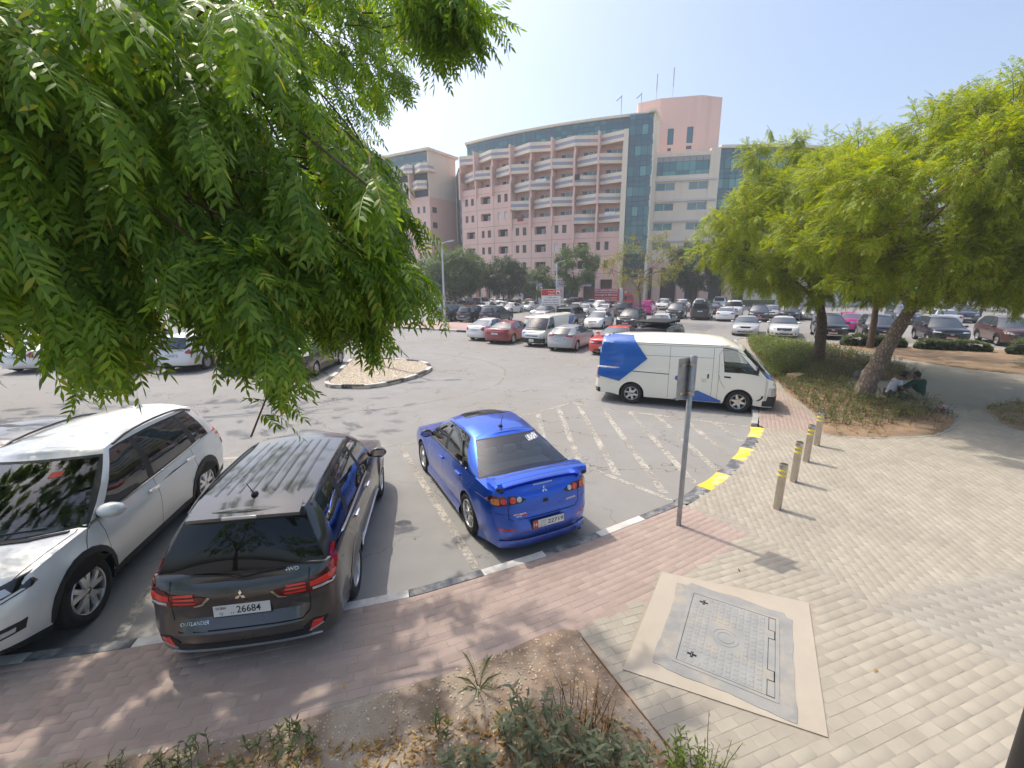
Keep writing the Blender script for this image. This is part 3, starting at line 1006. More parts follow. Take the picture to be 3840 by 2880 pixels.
stripe(smooth_line([(-4.94,25.15),(-3.08,23.7),(-1.68,22.5),(-.87,21.2),(-.33,19.6),(-.4,17.6),(-.75,16.3),(-2.02,14.8),(-4,13.4),(-8,12.5)],0.4),0.10,'lane_paint_faint')
HV = Vector((0.48,0.877)); HU = Vector((0.877,-0.48))
for k,(x,y) in enumerate([(-4.6,29.2),(-2.6,27.6),(-0.5,26.6),(1.16,25.1),(2.4,23.0),(3.07,20.7),(-6.4,31.2),(-9,33)]):
 stripe([(x,y),(x + HV.x * 4.6,y + HV.y * 4.6)],0.10)
 stripe([(x - HU.x * .6,y - HU.y * .6),(x + HU.x * .3,y + HU.y * .3)],0.10,z=0.0045)
for k in range(-5,14):
 o = Vector((12.2,34.0)) + HU * (k * 2.55)
 if k > 1: o = o + HV * 0.3
 stripe([o,o + HV * 4.8],0.10)
for k in range(-7,14):
 o = Vector((13.0,48.0)) + HU * (k * 2.55)
 stripe([o,o + HV * 4.8],0.10)
# ---- traffic island with gravel
isl = [(-7.25,16.55),(-6.3,16.15),(-5.4,16.15),(-4.65,16.85),(-3.95,18.2),(-3.7,19.7),(-4.2,21.1),(-5.2,21.9),(-6.8,22.5),(-8.2,22.6),(-8.3,22.2),(-7.7,18.8)]
il = smooth_line(isl,0.3,closed=True)
il2 = il + [il[0]]
kerb_blocks(il2,-0.15,0.9,['kerb_white','kerb_black_far'],label='black and white kerb round the gravel traffic island',zt=0.15)
gb = MB(); gb.prism([(p.x,p.y) for p in il],-0.05,0.10)
io = gb.build('traffic_island','gravel',None,smooth=False); tag(io,'teardrop traffic island covered in pale gravel',kind='structure')
# gravel stones
rg_ = random.Random(3)
pebV = np.array([(-1,-0.8,-.3),(1,-0.7,-.3),(0.9,0.8,-.3),(-0.9,0.9,-.3),(-0.5,-0.4,.5),(0.5,-0.5,.45),(0.5,0.4,.5),(-0.4,0.5,.4)])
pebF = np.array([(0,1,5,4),(1,2,6,5),(2,3,7,6),(3,0,4,7),(4,5,6,7)])
def pebbles(name,poly,n,r0,r1,z,mat,parent,label=None,test=None):
 xs = [p[0] for p in poly]; ys = [p[1] for p in poly]
 VV = []; FF = []
 k = 0
 while k < n:
  x,y = rg_.uniform(min(xs),max(xs)),rg_.uniform(min(ys),max(ys))
  if not in_poly(x,y,poly) or (test and not test(x,y)): continue
  r = rg_.uniform(r0,r1); a = rg_.uniform(0,6.3)
  c,s = math.cos(a) * r,math.sin(a) * r
  VV.append(np.column_stack((pebV[:,0] * c - pebV[:,1] * s + x,pebV[:,0] * s + pebV[:,1] * c + y,pebV[:,2] * r + z)))
  FF.append(pebF + 8 * k); k += 1
 o = mobj(name,np_mesh(name,np.concatenate(VV),np.concatenate(FF),mat),parent)
 o['kind'] = 'stuff'
 if label: o['label'] = label
 return o
pebbles('gravel',[(p.x * 0.985 - .09,p.y * 0.992 + .15) for p in il],9000,0.018,0.045,0.105,'gravel',None,'pale gravel spread over the traffic island')
# far kerbed pavement in front of the black cars on the left
fk = [(-16,42.6),(-10.5,39.9),(-7.43,38.3),(-4.23,36.2),(-1.5,34.9)]
fl = smooth_line(fk,0.5)
kerb_blocks(fl,-0.2,1.0,['kerb_white','kerb_black_far'],label='black and white kerb of the far pavement by the lamp post',zt=0.15)
fp = flat_poly('pavement',[(p.x,p.y) for p in offset_line(fl,-0.19)] + [(-0.3,35.2),(-3.0,43.0),(-9.5,46.2),(-16,48)],0.14,'far_red')
tag(fp,'pink paved strip behind the three black cars',kind='structure')
# ------------------------------------------------------------------ main building
B_A0,B_R,B_X0,B_Y0 = math.radians(14.5),92.0,23.05,78.0
def bp(s,out=0.0,z=0.0):
 a = B_A0 + s / B_R
 x = B_X0 - B_R * (math.sin(a) - math.sin(B_A0)); y = B_Y0 + B_R * (math.cos(B_A0) - math.cos(a))
 return Vector((x - math.sin(a) * out,y - math.cos(a) * out,z))
BW = 4.07
CL = [4.43 + (7 - i) * BW for i in range(8)]
SL = 36.85
bld = empty('apartment_building',(8,84,0))
tag(bld,'pink and cream apartment building with zigzag balconies and green curtain wall','building')
BL = Vector((8,84,0))
def bmb(pts_faces,name,mat,parent=None,smooth=False):
 pass
def strip_wall(mb,s0,s1,out,z0,z1,m=0,n=None,thick=0.0):
 """curved wall panel between s0..s1; optional thickness toward the back"""
 n = n or max(1,int(abs(s1 - s0) / 2.0))
 V = []; F = []
 for i in range(n + 1):
  s = s0 + (s1 - s0) * i / n
  V += [bp(s,out,z0) - BL,bp(s,out,z1) - BL]
 for i in range(n): F.append((2 * i,2 * i + 1,2 * i + 3,2 * i + 2))
 if thick:
  k = len(V)
  for i in range(n + 1):
   s = s0 + (s1 - s0) * i / n
   V += [bp(s,out - thick,z0) - BL,bp(s,out - thick,z1) - BL]
  for i in range(n):
   F.append((k + 2 * i,k + 2 * i + 2,k + 2 * i + 3,k + 2 * i + 1))
   F.append((2 * i + 1,k + 2 * i + 1,k + 2 * i + 3,2 * i + 3))
   F.append((2 * i,2 * i + 2,k + 2 * i + 2,k + 2 * i))
  F.append((0,k,k + 1,1)); F.append((2 * n,2 * n + 1,k + 2 * n + 1,k + 2 * n))
 mb.add(V,F,m)
def sbox(mb,s0,s1,o0,o1,z0,z1,m=0):
 V = [bp(s,o,z) - BL for z in (z0,z1) for s,o in ((s0,o0),(s1,o0),(s1,o1),(s0,o1))]
 mb.add(V,[(0,3,2,1),(4,5,6,7),(0,1,5,4),(1,2,6,5),(2,3,7,6),(3,0,4,7)],m)
def rowtop(k): return 28.3 - 3.13 * (k - 1)
REC,APX = -0.7,0.7
# back wall of the balconies and general body
mb = MB(); strip_wall(mb,4.0,SL - 0.3,-1.7,10.5,28.6,thick=0.3)
mb.build('back_wall','pink_wall',bld,smooth=False)
core = MB()
core.prism([(p.x,p.y) for p in [bp(s,-2.1) - BL for s in (-0.3,6,12,18,24,30,SL - 0.4)] + [Vector((-16,30,0)),Vector((14,22,0))]],0,30.0)
core.build('core','pink_wall',bld,smooth=False)
# roof slab with eave
rf = MB(); strip_wall(rf,-0.45,SL - 0.35,-0.9,30.72,31.1,n=24,thick=1.4)
rf.prism([(p.x,p.y) for p in [bp(s,-1.0) - BL for s in (-0.4,6,12,18,24,30,SL - 0.4)] + [Vector((-16,30,0)),Vector((14,22,0))]],30.7,31.0)
rf.build('roof','cream_wall',bld,smooth=False)
# curtain wall: panes one by one
cw = empty('curtain_wall',(0,0,0),0,bld)
mul = MB()
levels = [30.72]
while levels[-1] > 6:
 for h in (0.8,0.8,1.53): levels.append(levels[-1] - h)
pr = random.Random(11)
def pane(s0,s1,out,z0,z1,mat,parent):
 g = 0.035
 a,b = bp(s0 - g,out),bp(s1 + g,out)
 t = (pr.uniform(-0.012,0.012),pr.uniform(-0.02,0.02))
 V = [Vector((a.x,a.y,z0 + g)) - BL,Vector((b.x,b.y,z0 + g)) - BL,Vector((b.x,b.y,z1 - g)) - BL,Vector((a.x,a.y,z1 - g)) - BL]
 n = Vector((-math.sin(B_A0 + s0 / B_R),-math.cos(B_A0 + s0 / B_R),0))
 V = [V[0] + n * t[0],V[1] - n * t[0],V[2] - n * (t[0] + t[1]),V[3] + n * (t[0] - t[1])]
 W = [v - n * 0.04 for v in V]
 mobj('pane',new_mesh('pane',V + W,[(0,3,2,1),(0,1,5,4),(1,2,6,5),(2,3,7,6),(3,0,4,7)],[mat],smooth=False),parent)
def panemat(k):
 r = pr.random()
 if k % 3 == 2:
  return 'glass_green_pale' if r < 0.42 else ('glass_green' if r < 0.85 else 'glass_blue')
 return 'glass_blue' if r < 0.8 else 'glass_green'
ncol = 33
cs_ = [3.72 + (SL - 0.6 - 3.72) * i / ncol for i in range(ncol + 1)]
for i in range(ncol):
 for k in range(3):
  pane(cs_[i + 1],cs_[i],-1.25,levels[k + 1],levels[k],panemat(k),cw)
strip_wall(mul,3.7,SL - 0.6,-1.3,27.2,30.72,n=20)
st = [-0.28 + 1.0 * i for i in range(5)]
nlev = 0
for i in range(4):
 for k in range(len(levels) - 1):
  if levels[k + 1] < 8.5: break
  pane(st[i + 1],st[i],-0.35,levels[k + 1],levels[k],panemat(k),cw)
strip_wall(mul,-0.3,3.74,-0.4,5,30.72,n=4)
sbox(mul,3.70,3.76,-1.3,-0.35,27,30.72)
mul.build('mullion_frame','mullion',cw,smooth=False)
# parapets: folded balcony fronts
def balcony(row,i0,i1):
 """one folded balcony front running from fin line i0 to i1 (i0, i1 recessed, the line between folds out)"""
 zt = rowtop(row); zb = zt - 1.58
 pts = []
 for i in range(i0,i1 + 1):
  s = SL - 0.25 if i < 0 else CL[i]
  apex = (i + row) % 2 == 0
  pts.append((s,APX if apex else REC))
 mb = MB()
 Z = [zb,zb + 0.46,zb + 0.5,zb + 1.02,zb + 1.06,zt]
 for (s0,o0),(s1,o1) in zip(pts,pts[1:]):
  n = 3
  for q in range(n):
   ta,tb = q / n,(q + 1) / n
   A,B_ = (s0 + (s1 - s0) * ta,o0 + (o1 - o0) * ta),(s0 + (s1 - s0) * tb,o0 + (o1 - o0) * tb)
   for z0,z1,m,dd in ((zb,zb + 0.5,0,0),(zb + 0.5,zb + 1.02,1,-0.03),(zb + 1.02,zt,0,0)):
    V = [bp(A[0],A[1] + dd,z0),bp(B_[0],B_[1] + dd,z0),bp(B_[0],B_[1] + dd,z1),bp(A[0],A[1] + dd,z1),
                     bp(A[0],A[1] - .22,z0),bp(B_[0],B_[1] - .22,z0),bp(B_[0],B_[1] - .22,z1),bp(A[0],A[1] - .22,z1)]
    mb.add([v - BL for v in V],[(0,1,2,3),(4,7,6,5),(3,2,6,7),(0,4,5,1),(0,3,7,4),(1,5,6,2)],m)
   # floor slab back to the wall
   V = [bp(A[0],A[1] - .1,zb + 0.02),bp(B_[0],B_[1] - .1,zb + 0.02),bp(B_[0],-1.75,zb + 0.02),bp(A[0],-1.75,zb + 0.02)]
   V += [v + Vector((0,0,0.22)) for v in V]
   mb.add([v - BL for v in V],[(0,3,2,1),(4,5,6,7)],2)
 mb.build('balcony',['cream_wall','band_tile','pink_wall'],bld,smooth=False)
def fin(row,i,ext,zlo=None):
 mb = MB()
 s = CL[i] if i >= 0 else SL - 0.1
 zt = rowtop(row) + (0.28 if ext > 0.5 else -1.58)
 zlo = rowtop(row + 1) - 1.7 if zlo is None else zlo
 sbox(mb,s - 0.16,s + 0.16,ext,-1.75,zlo,zt)
 mb.build('fin','cream_wall' if i == 7 else 'pink_wall',bld,smooth=False)
last = {0: 2,1: 2,2: 2,3: 4,4: 4,5: 4,6: 5,7: 5}
for row in range(1,6):
 i0 = -1 if row <= 2 else (2 if row <= 4 else 5)
 folds = [i for i in range(i0,8)]
 # split at recessed lines
 cuts = [i for i in folds if (i + row) % 2 == 1]
 brk = sorted(set([i0] + cuts + [7]))
 for a,b in zip(brk,brk[1:]): balcony(row,a,b)
 for i in folds:
  rec = (i + row) % 2 == 1
  fin(row,i,0.78 if rec else 0.42)
# big end pier beside the glazed strip, down to the ground
mb = MB(); sbox(mb,3.76,4.5,0.85,-1.7,0,28.35)
mb.build('end_pier','cream_wall',bld,smooth=False)
mb = MB(); sbox(mb,SL - 0.15,SL + 0.1,0.02,-2.0,0,26.7)
mb.build('end_fin','pink_wall',bld,smooth=False)
# balcony doors on the back wall
def window(s0,s1,out,z0,z1,npane,parent,fmat='frame_white',gl=None,fw=0.09,name='window'):
 """framed window: frame is the part, each pane its child"""
 fr = MB()
 for a,b,c,d in ((s0,s1,z0,z0 + fw),(s0,s1,z1 - fw,z1)):
  sbox(fr,a,b,out + 0.05,out,c,d)
 w = (s1 - s0) / npane
 for k in range(npane + 1):
  s = s0 + w * k
  sbox(fr,s - fw / 2 * (1 if s1 > s0 else -1),s + fw / 2 * (1 if s1 > s0 else -1),out + 0.045,out,z0,z1)
 f = fr.build(name,fmat,parent,smooth=False)
 for k in range(npane):
  g = gl[k % len(gl)] if gl else pr.choice(['glass_room','glass_curtain','glass_curtain','glass_green'])
  a,b = bp(s0 + w * k,out + 0.02,z0),bp(s0 + w * (k + 1),out + 0.02,z0)
  a -= BL; b -= BL
  mobj('pane',new_mesh('pane',[a,b,b + Vector((0,0,z1 - z0)),a + Vector((0,0,z1 - z0))],[(0,1,2,3)],[g],smooth=False),f)
 return f
for i in range(0,8):
 sl = SL - 0.3 if i == 0 else CL[i - 1]
 for row in range(1,last[i] + 1):
  zf = rowtop(row + 1) - 1.35
  window(CL[i] + 0.35,CL[i] + 0.35 + (2.7 if i else 1.8),-1.69,zf,zf + 2.35,3,bld,gl=['glass_curtain',pr.choice(['glass_curtain','glass_green_pale']),'glass_room'])
# things on the balconies
for (i,row,ds,w_,h_,mat) in ((4,3,0.9,2.0,0.5,'white_print'),(3,5,1.2,1.3,0.6,'maroon'),(6,3,3.0,0.9,0.9,'dark_room'),(1,3,2.2,0.7,0.8,'white_trim'),(7,5,1.0,1.6,0.5,'white_print')):
 s = CL[i] + ds
 mb = MB()
 n = 8
 V = []
 for q in range(n + 1):
  for z in (0,1):
   V.append(bp(s + w_ * q / n,(0.95 if row in (3,5) and i != 1 else -1.0) * 0.9 + 0.05 * math.sin(q * 2.1),rowtop(row) + 0.02 - (h_ if z == 0 else 0) + (0.1 if i == 6 or i == 1 else 0.0)) - BL)
 F = [(2 * q,2 * q + 1,2 * q + 3,2 * q + 2) for q in range(n)]
 mb.add(V,F); o = mb.build('hanging_laundry',mat,bld,smooth=True)
# pink front wall with punched openings
PX = [(110,SL),(285,CL[0]),(477,CL[1]),(690,CL[2]),(915,CL[3]),(1165,CL[4]),(1420,CL[5]),(1695,CL[6]),(1985,CL[7])]
def s_px(x):
 for (a,sa),(b,sb_) in zip(PX,PX[1:]):
  if x <= b: return sa + (sb_ - sa) * (x - a) / (b - a)
 return PX[-1][1]
OP = []
def op(x0,x1,zc,h,kind): OP.append((s_px(x0),s_px(x1),zc - h / 2,zc + h / 2,kind))
for zc in (19.75,16.62):
 op(148,182,zc,1.3,'n'); op(217,250,zc,1.3,'n'); op(330,440,zc,1.35,'w'); op(525,563,zc,1.4,'n' if zc > 18 else 'c'); op(603,642,zc,1.4,'n' if zc > 18 else 'c')
for zc in (13.5,10.35,7.2):
 op(158,255,zc,1.3,'w'); op(335,368,zc,1.35,'n'); op(405,442,zc,1.35,'n'); op(528,642,zc,1.35,'w')
 op(733,775,zc,1.4,'n'); op(815,858,zc,1.4,'n'); op(958,1093,zc,1.4,'w')
 op(1195,1242,zc,1.4,'n' if zc > 12 else 'c'); op(1287,1337,zc,1.4,'n')
 if zc < 12: op(1470,1590,zc,1.4,'w'); op(1700,1745,zc,1.4,'n'); op(1800,1850,zc,1.4,'n')
def pink_section(sh,sl,z0,z1):
 ops = [o for o in OP if o[0] <= sh + 0.01 and o[1] >= sl - 0.01 and o[2] >= z0 and o[3] <= z1]
 ss = sorted(set([sh,sl] + [v for o in ops for v in o[:2]] + [sh + (sl - sh) * k / 5 for k in range(1,5)]),reverse=True)
 zs = sorted(set([z0,z1] + [v for o in ops for v in o[2:4]]))
 mb = MB()
 for a,b in zip(ss,ss[1:]):
  for c,d in zip(zs,zs[1:]):
   sm,zm = (a + b) / 2,(c + d) / 2
   if any(o[1] < sm < o[0] and o[2] < zm < o[3] for o in ops): continue
   mb.add([bp(a,0,c) - BL,bp(b,0,c) - BL,bp(b,0,d) - BL,bp(a,0,d) - BL],[(0,1,2,3)])
 for o in ops:
  dep = 0.9 if o[4] == 'w' else 0.28
  A,B_ = o[0],o[1]
  c,d = o[2],o[3]
  q = [bp(A,0,c),bp(B_,0,c),bp(B_,0,d),bp(A,0,d)]
  r = [bp(A,-dep,c),bp(B_,-dep,c),bp(B_,-dep,d),bp(A,-dep,d)]
  mb.add([v - BL for v in q + r],[(0,1,5,4),(1,2,6,5),(2,3,7,6),(3,0,4,7)])
  if o[4] == 'w': mb.add([v - BL for v in r],[(0,1,2,3)],1)
  if o[4] == 'w':
   window(B_ + 0.15,B_ + 0.15 + (A - B_) * 0.45,-dep + 0.01,c + 0.05,c + 1.0,2,bld,gl=['glass_room','glass_curtain'],fw=0.06)
  elif o[4] == 'c':
   window(B_,A,-0.2,c,d,1,bld,gl=['white_print'],fw=0.06)
  else:
   window(B_,A,-dep + 0.02,c,d,1,bld,'dark_room',gl=['glass_room'],fw=0.06)
 # recessed joints
 mb.build('front_wall',['pink_wall','dark_room'],bld,smooth=False)
pink_section(SL,CL[2],5.6,22.04)
pink_section(CL[2],CL[5],5.6,15.78)
pink_section(CL[5],3.76,5.6,12.65)
jl = MB()
for zc in (20.9,18.0,14.8,11.7,8.6,5.6):
 s0 = SL if zc > 15 else SL
 s1 = CL[2] if zc > 15.8 else (CL[5] if zc > 12.7 else 3.8)
 strip_wall(jl,s0,s1,0.012,zc,zc + 0.05,n=14,thick=0.02)
for i in range(7):
 zt = 22.0 if i < 2 else (15.7 if i < 5 else 12.6)
 sbox(jl,CL[i] - 0.03,CL[i] + 0.03,0.012,-0.01,5.6,zt)
jl.build('wall_joints','joint_line',bld,smooth=False)
tops = MB()
for a,b,z in ((SL,CL[2],22.04),(CL[2],CL[5],15.78),(CL[5],3.76,12.65)):
 strip_wall(tops,a,b,0.0,z - 0.02,z + 0.04,n=8,thick=0.25)
tops.build('wall_coping','pink_wall',bld,smooth=False)
# ground floor: columns, shopfront
gf = MB(); strip_wall(gf,SL,3.8,-1.0,0,5.7,n=16,thick=0.2); gf.build('ground_floor_wall','brown_wall',bld,smooth=False)
lint = MB(); strip_wall(lint,SL,3.8,0.0,4.6,5.7,n=16,thick=0.9); lint.build('ground_floor_lintel','pink_wall',bld,smooth=False)
for s in [SL - 0.3 - 2.5 * k for k in range(6)] + [11,8,5]:
 mb = MB(); sbox(mb,s - 0.45,s + 0.45,0.05,-0.95,0,4.6); mb.build('column','pink_wall',bld,smooth=False)
for k in range(5):
 s = SL - 1.0 - 2.5 * k
 mb = MB(); sbox(mb,s - 1.3,s - 0.2,-0.9,-0.98,0,3.0); mb.build('garage_door','cream_wall' if k % 2 else 'shop_grey',bld,smooth=False)
sf = MB(); sbox(sf,9.0,30.5,0.5,-0.9,3.42,4.5); fas = sf.build('shop_fascia','shop_grey',bld,smooth=False)
def facade_mtx(s,out,z):
 a = B_A0 + s / B_R
 X = Vector((math.cos(a),-math.sin(a),0)); Zv = Vector((0,0,1)); n = Vector((-math.sin(a),-math.cos(a),0))
 m = Matrix((X,Zv,n)).transposed().to_4x4()
 return Matrix.Translation(bp(s,out,z) - BL) @ m
tx = MB(); text_mesh(tx,'super',facade_mtx(12.3,0.53,3.98),0.95,0,5.2); tx.build('shop_lettering','maroon',bld,smooth=False)
lg = MB()
for k in range(5):
 m_ = facade_mtx(16.9,0.53,3.97) @ Matrix.Rotation(0.5,4,'Z') @ Matrix.Translation((0.12 * (k - 2),0,0))
 lg.add([m_ @ Vector(p) for p in ((-.04,-.35 + .06 * abs(k - 2),0),(.04,-.35 + .06 * abs(k - 2),0),(.05,.38 - .09 * abs(k - 2),0),(-.03,.42 - .09 * abs(k - 2),0))],[(0,1,2,3)])
lg.build('shop_emblem','maroon',bld,smooth=False)
for s in (27.0,23.0,19.0,14.8):
 mb = MB(); sbox(mb,s - 0.62,s + 0.62,0.12,-0.2,0,3.4); pn = mb.build('shop_panel','white_trim',bld,smooth=False)
 q = MB()
 m_ = facade_mtx(s,0.135,2.3)
 q.add([m_ @ Vector((0.32 * math.cos(t),0.35 * math.sin(t) + 0.12,0)) for t in [math.pi * k / 12 for k in range(13)]],[tuple(range(13))])
 q.add([m_ @ Vector(p) for p in ((-.3,-.75,0),(.3,-.75,0),(.33,-.45,0),(-.33,-.45,0))],[(0,1,2,3)])
 q.build('panel_print','maroon',pn,smooth=False)
 q = MB(); text_mesh(q,'24h',facade_mtx(s,0.136,2.2),0.2,0,0.55); q.build('panel_lettering','ink',pn,smooth=False)
 window(s - 3.2,s - 0.8,-0.5,0.2,3.2,2,bld,'dark_room',gl=['shop_dark','glass_room'],name='shop_window')
# ---- right part: chamfer wall, cream block, tower, wing
def quad_wall(mb,a,b,z0,z1,m=0,thick=0.4):
 a = Vector((a[0],a[1],0)); b = Vector((b[0],b[1],0)); d = (b - a).normalized(); n = Vector((d.y,-d.x,0))
 V = [a,b,b - n * thick,a - n * thick]
 mb.add([v + Vector((0,0,z)) - BL for z in (z0,z1) for v in V],[(0,3,2,1),(4,5,6,7),(0,1,5,4),(1,2,6,5),(2,3,7,6),(3,0,4,7)],m)
E0 = bp(-0.3,-0.3)
mb = MB(); quad_wall(mb,(E0.x + 0.02,E0.y),(25.5,82.6),0,30.7); mb.build('chamfer_wall','cream_wall',bld,smooth=False)
mb = MB(); quad_wall(mb,(E0.x - 0.2,E0.y - 0.7),(26.1,82.9),30.72,31.1,thick=1.2); mb.build('chamfer_eave','cream_wall',bld,smooth=False)
CA,CB = Vector((25.2,82.0,0)),Vector((33.7,80.2,0))
cdir = (CB - CA).normalized(); cn = Vector((cdir.y,-cdir.x,0))
def cpt(t,out,z): return CA + cdir * t + cn * out + Vector((0,0,z)) - BL
CLn = (CB - CA).length
def cbx(mb,t0,t1,o0,o1,z0,z1,m=0):
 V = [cpt(t,o,z) for z in (z0,z1) for t,o in ((t0,o0),(t1,o0),(t1,o1),(t0,o1))]
 mb.add(V,[(0,3,2,1),(4,5,6,7),(0,1,5,4),(1,2,6,5),(2,3,7,6),(3,0,4,7)],m)
cb_ = MB()
cbx(cb_,-0.6,0.05,0,-6,0,25.7); cbx(cb_,CLn - 0.05,CLn + 1.5,0.15,-6,0,26.0)
cbx(cb_,0,CLn,0,-6,24.95,25.65); cbx(cb_,0,CLn,0,-6,20.9,22.0); cbx(cb_,0,CLn,-0.5,-6,22.0,24.95)
cwins = []
for zc in (20.2,16.88,13.6,10.3,7.0):
 cwins += [(0.1 - 0.05,3.25,zc - 0.62,zc + 0.62),(5.5,8.7 - 0.05,zc - 0.62,zc + 0.62)]
zs = [0] + sorted([v for w in cwins[::2] for v in w[2:4]]) + [20.9]
for c,d in zip(zs,zs[1:]):
 hole = any(w[2] - .01 <= c and d <= w[3] + .01 for w in cwins)
 if not hole: cbx(cb_,0,CLn,0,-6,c,d)
 else:
  cbx(cb_,3.25,5.5,0,-6,c,d); cbx(cb_,0,CLn,-0.25,-6,c,d)
cb_.build('cream_block','cream_wall',bld,smooth=False)
for w in cwins:
 fr = MB()
 t0,t1,z0,z1 = max(w[0],0.1),min(w[1],CLn - 0.1),w[2],w[3]
 for a,b,c,d in ((t0,t1,z0,z0 + .07),(t0,t1,z1 - .07,z1),(t0,t0 + .07,z0,z1),(t1 - .07,t1,z0,z1),((t0 + t1) / 2 - .05,(t0 + t1) / 2 + .05,z0,z1)):
  cbx(fr,a,b,-0.1,-0.2,c,d)
 f = fr.build('window','frame_white',bld,smooth=False)
 for a,b in ((t0,(t0 + t1) / 2),((t0 + t1) / 2,t1)):
  mobj('pane',new_mesh('pane',[cpt(a,-0.16,z0),cpt(b,-0.16,z0),cpt(b,-0.16,z1),cpt(a,-0.16,z1)],[(0,1,2,3)],[pr.choice(['glass_curtain','glass_green','glass_blue'])],smooth=False),f)
for z in (21.15,17.85,14.55,11.2):
 mb = MB(); cbx(mb,-1.0,CLn + 1.2,0.42,0,z - 0.14,z + 0.14); mb.build('ledge','white_trim',bld,smooth=False)
fr = MB(); cbx(fr,0.0,CLn,-0.38,-0.45,22.0,24.9); fr = fr.build('glazed_band','mullion',bld,smooth=False)
for k in range(8):
 t0,t1 = 0.05 + (CLn - 0.1) / 8 * k,0.05 + (CLn - 0.1) / 8 * (k + 1)
 for z0,z1 in ((22.05,22.75),(22.8,24.2)):
  mobj('pane',new_mesh('pane',[cpt(t0 + .03,-0.36,z0),cpt(t1 - .03,-0.36,z0),cpt(t1 - .03,-0.36,z1),cpt(t0 + .03,-0.36,z1)],[(0,1,2,3)],['glass_blue' if k == 0 else pr.choice(['glass_green','glass_green_pale'])],smooth=False),fr)
 mobj('pane',new_mesh('pane',[cpt(t0 + .03,-0.34,24.25),cpt(t1 - .03,-0.34,24.25),cpt(t1 - .03,-0.1,24.92),cpt(t0 + .03,-0.1,24.92)],[(0,1,2,3)],['shop_grey'],smooth=False),fr)
# pink tower
tw = [(23.41,89.29),(26.86,87.23),(33.6,85.86),(37.7,86.93),(39.5,93),(25,97)]
mb = MB(); mb.prism([(p[0] - BL.x,p[1] - BL.y) for p in tw],0,36.0); two = mb.build('tower','pink_wall',bld,smooth=False)
ta,tb = Vector((26.86,87.23,0)),Vector((33.6,85.86,0)); td = (tb - ta).normalized(); tn = Vector((td.y,-td.x,0))
def tbx(mb,t0,t1,o0,o1,z0,z1,m=0):
 V = [ta + td * t + tn * o + Vector((0,0,z)) - BL for z in (z0,z1) for t,o in ((t0,o0),(t1,o0),(t1,o1),(t0,o1))]
 mb.add(V,[(0,3,2,1),(4,5,6,7),(0,1,5,4),(1,2,6,5),(2,3,7,6),(3,0,4,7)],m)
for t0,t1,z0,z1 in ((1.6,2.5,28.4,30.9),(4.9,5.8,28.5,31.0),(1.7,2.2,27.35,27.7),(4.9,5.7,27.5,27.9)):
 mb = MB(); tbx(mb,t0 - .06,t1 + .06,0.03,-0.1,z0 - .06,z1 + .06); w = mb.build('tower_window','mullion',two,smooth=False)
 mb = MB(); tbx(mb,t0,t1,0.045,0.0,z0,z1); mb.build('pane','glass_blue',w,smooth=False)
# masts and floodlights on the roof
for x,y,z0,z1,r in ((26.4,88.6,35.5,40.4,0.05),(29.0,87.6,35.5,41.0,0.05)):
 mb = MB(); mb.tube([(x - BL.x,y - BL.y,z0),(x - BL.x,y - BL.y,z0 + (z1 - z0) * .45)],r * .8,6); mb.tube([(x - BL.x,y - BL.y,z0 + (z1 - z0) * .45),(x - BL.x,y - BL.y,z1)],r * 2.2,8)
 mb.build('mast','lamp_grey',bld)
for s in (2.1,5.3):
 p = bp(s,-1.4) - BL
 mb = MB(); mb.tube([(p.x,p.y,31),(p.x,p.y,34.2)],0.06,6); mb.tube([(p.x,p.y,34.0),(p.x - 0.9,p.y - 0.3,33.2)],0.09,6); mb.build('roof_light','lamp_grey',bld)
sp_ = bp(14,-4.0) - BL
for k in range(4):
 p = bp(11.0 + 0.9 * k,-3.5) - BL
 m_ = Matrix.Translation((p.x,p.y,31.6)) @ Matrix.Rotation(0.35,4,'X')
 mb = MB(); mb.box(-0.42,0.42,-0.7,0.7,-0.04,0.04,0,m_); mb.build('solar_panel','glass_blue',bld,smooth=False)
# right wing with curtain wall
wing = [(35.3,80.6),(46.3,80.0),(58,82.5),(70,88)]
wm = MB()
for (a,b) in zip(wing,wing[1:]):
 quad_wall(wm,a,b,5,26.0,thick=0.3)
 wr = MB(); quad_wall(wr,(a[0],a[1] - 0.5),(b[0],b[1] - 0.5),25.95,26.4,thick=5); wr.build('wing_roof','cream_wall',bld,smooth=False)
 wr = MB(); quad_wall(wr,(a[0],a[1] + .02),(b[0],b[1] + .02),0,5,thick=4); wr.build('wing_base','cream_wall',bld,smooth=False)
wmo = wm.build('wing_frame','mullion',bld,smooth=False)
a,b = Vector(wing[0]),Vector(wing[1]); d = (b - a).normalized(); n = Vector((d.y,-d.x))
for k in range(11):
 zz = 25.95; j = 0
 while zz > 17:
  h = (0.8,0.8,1.53)[j % 3]
  q = [a + d * (1.0 * k + .04) + n * .03,a + d * (1.0 * k + .96) + n * .03]
  mobj('pane',new_mesh('pane',[Vector((q[0].x,q[0].y,zz - h + .04)) - BL,Vector((q[1].x,q[1].y,zz - h + .04)) - BL,Vector((q[1].x,q[1].y,zz - .04)) - BL,Vector((q[0].x,q[0].y,zz - .04)) - BL],[(0,1,2,3)],[panemat(j)],smooth=False),wmo)
  zz -= h; j += 1
# entrance columns under the cream block
for t in (1.0,5.2,9.0,13.0):
 mb = MB(); cbx(mb,t - 0.7,t + 0.7,2.0,0.2,0,7.0); mb.build('column','pink_wall',bld,smooth=False)
mb = MB(); cbx(mb,-3,16,0.1,0.02,0,6.8); mb.build('entrance_glass','shop_dark',bld,smooth=False)
mb = MB(); cbx(mb,-3,16,2.05,0.1,6.6,7.6); mb.build('entrance_canopy','pink_wall',bld,smooth=False)
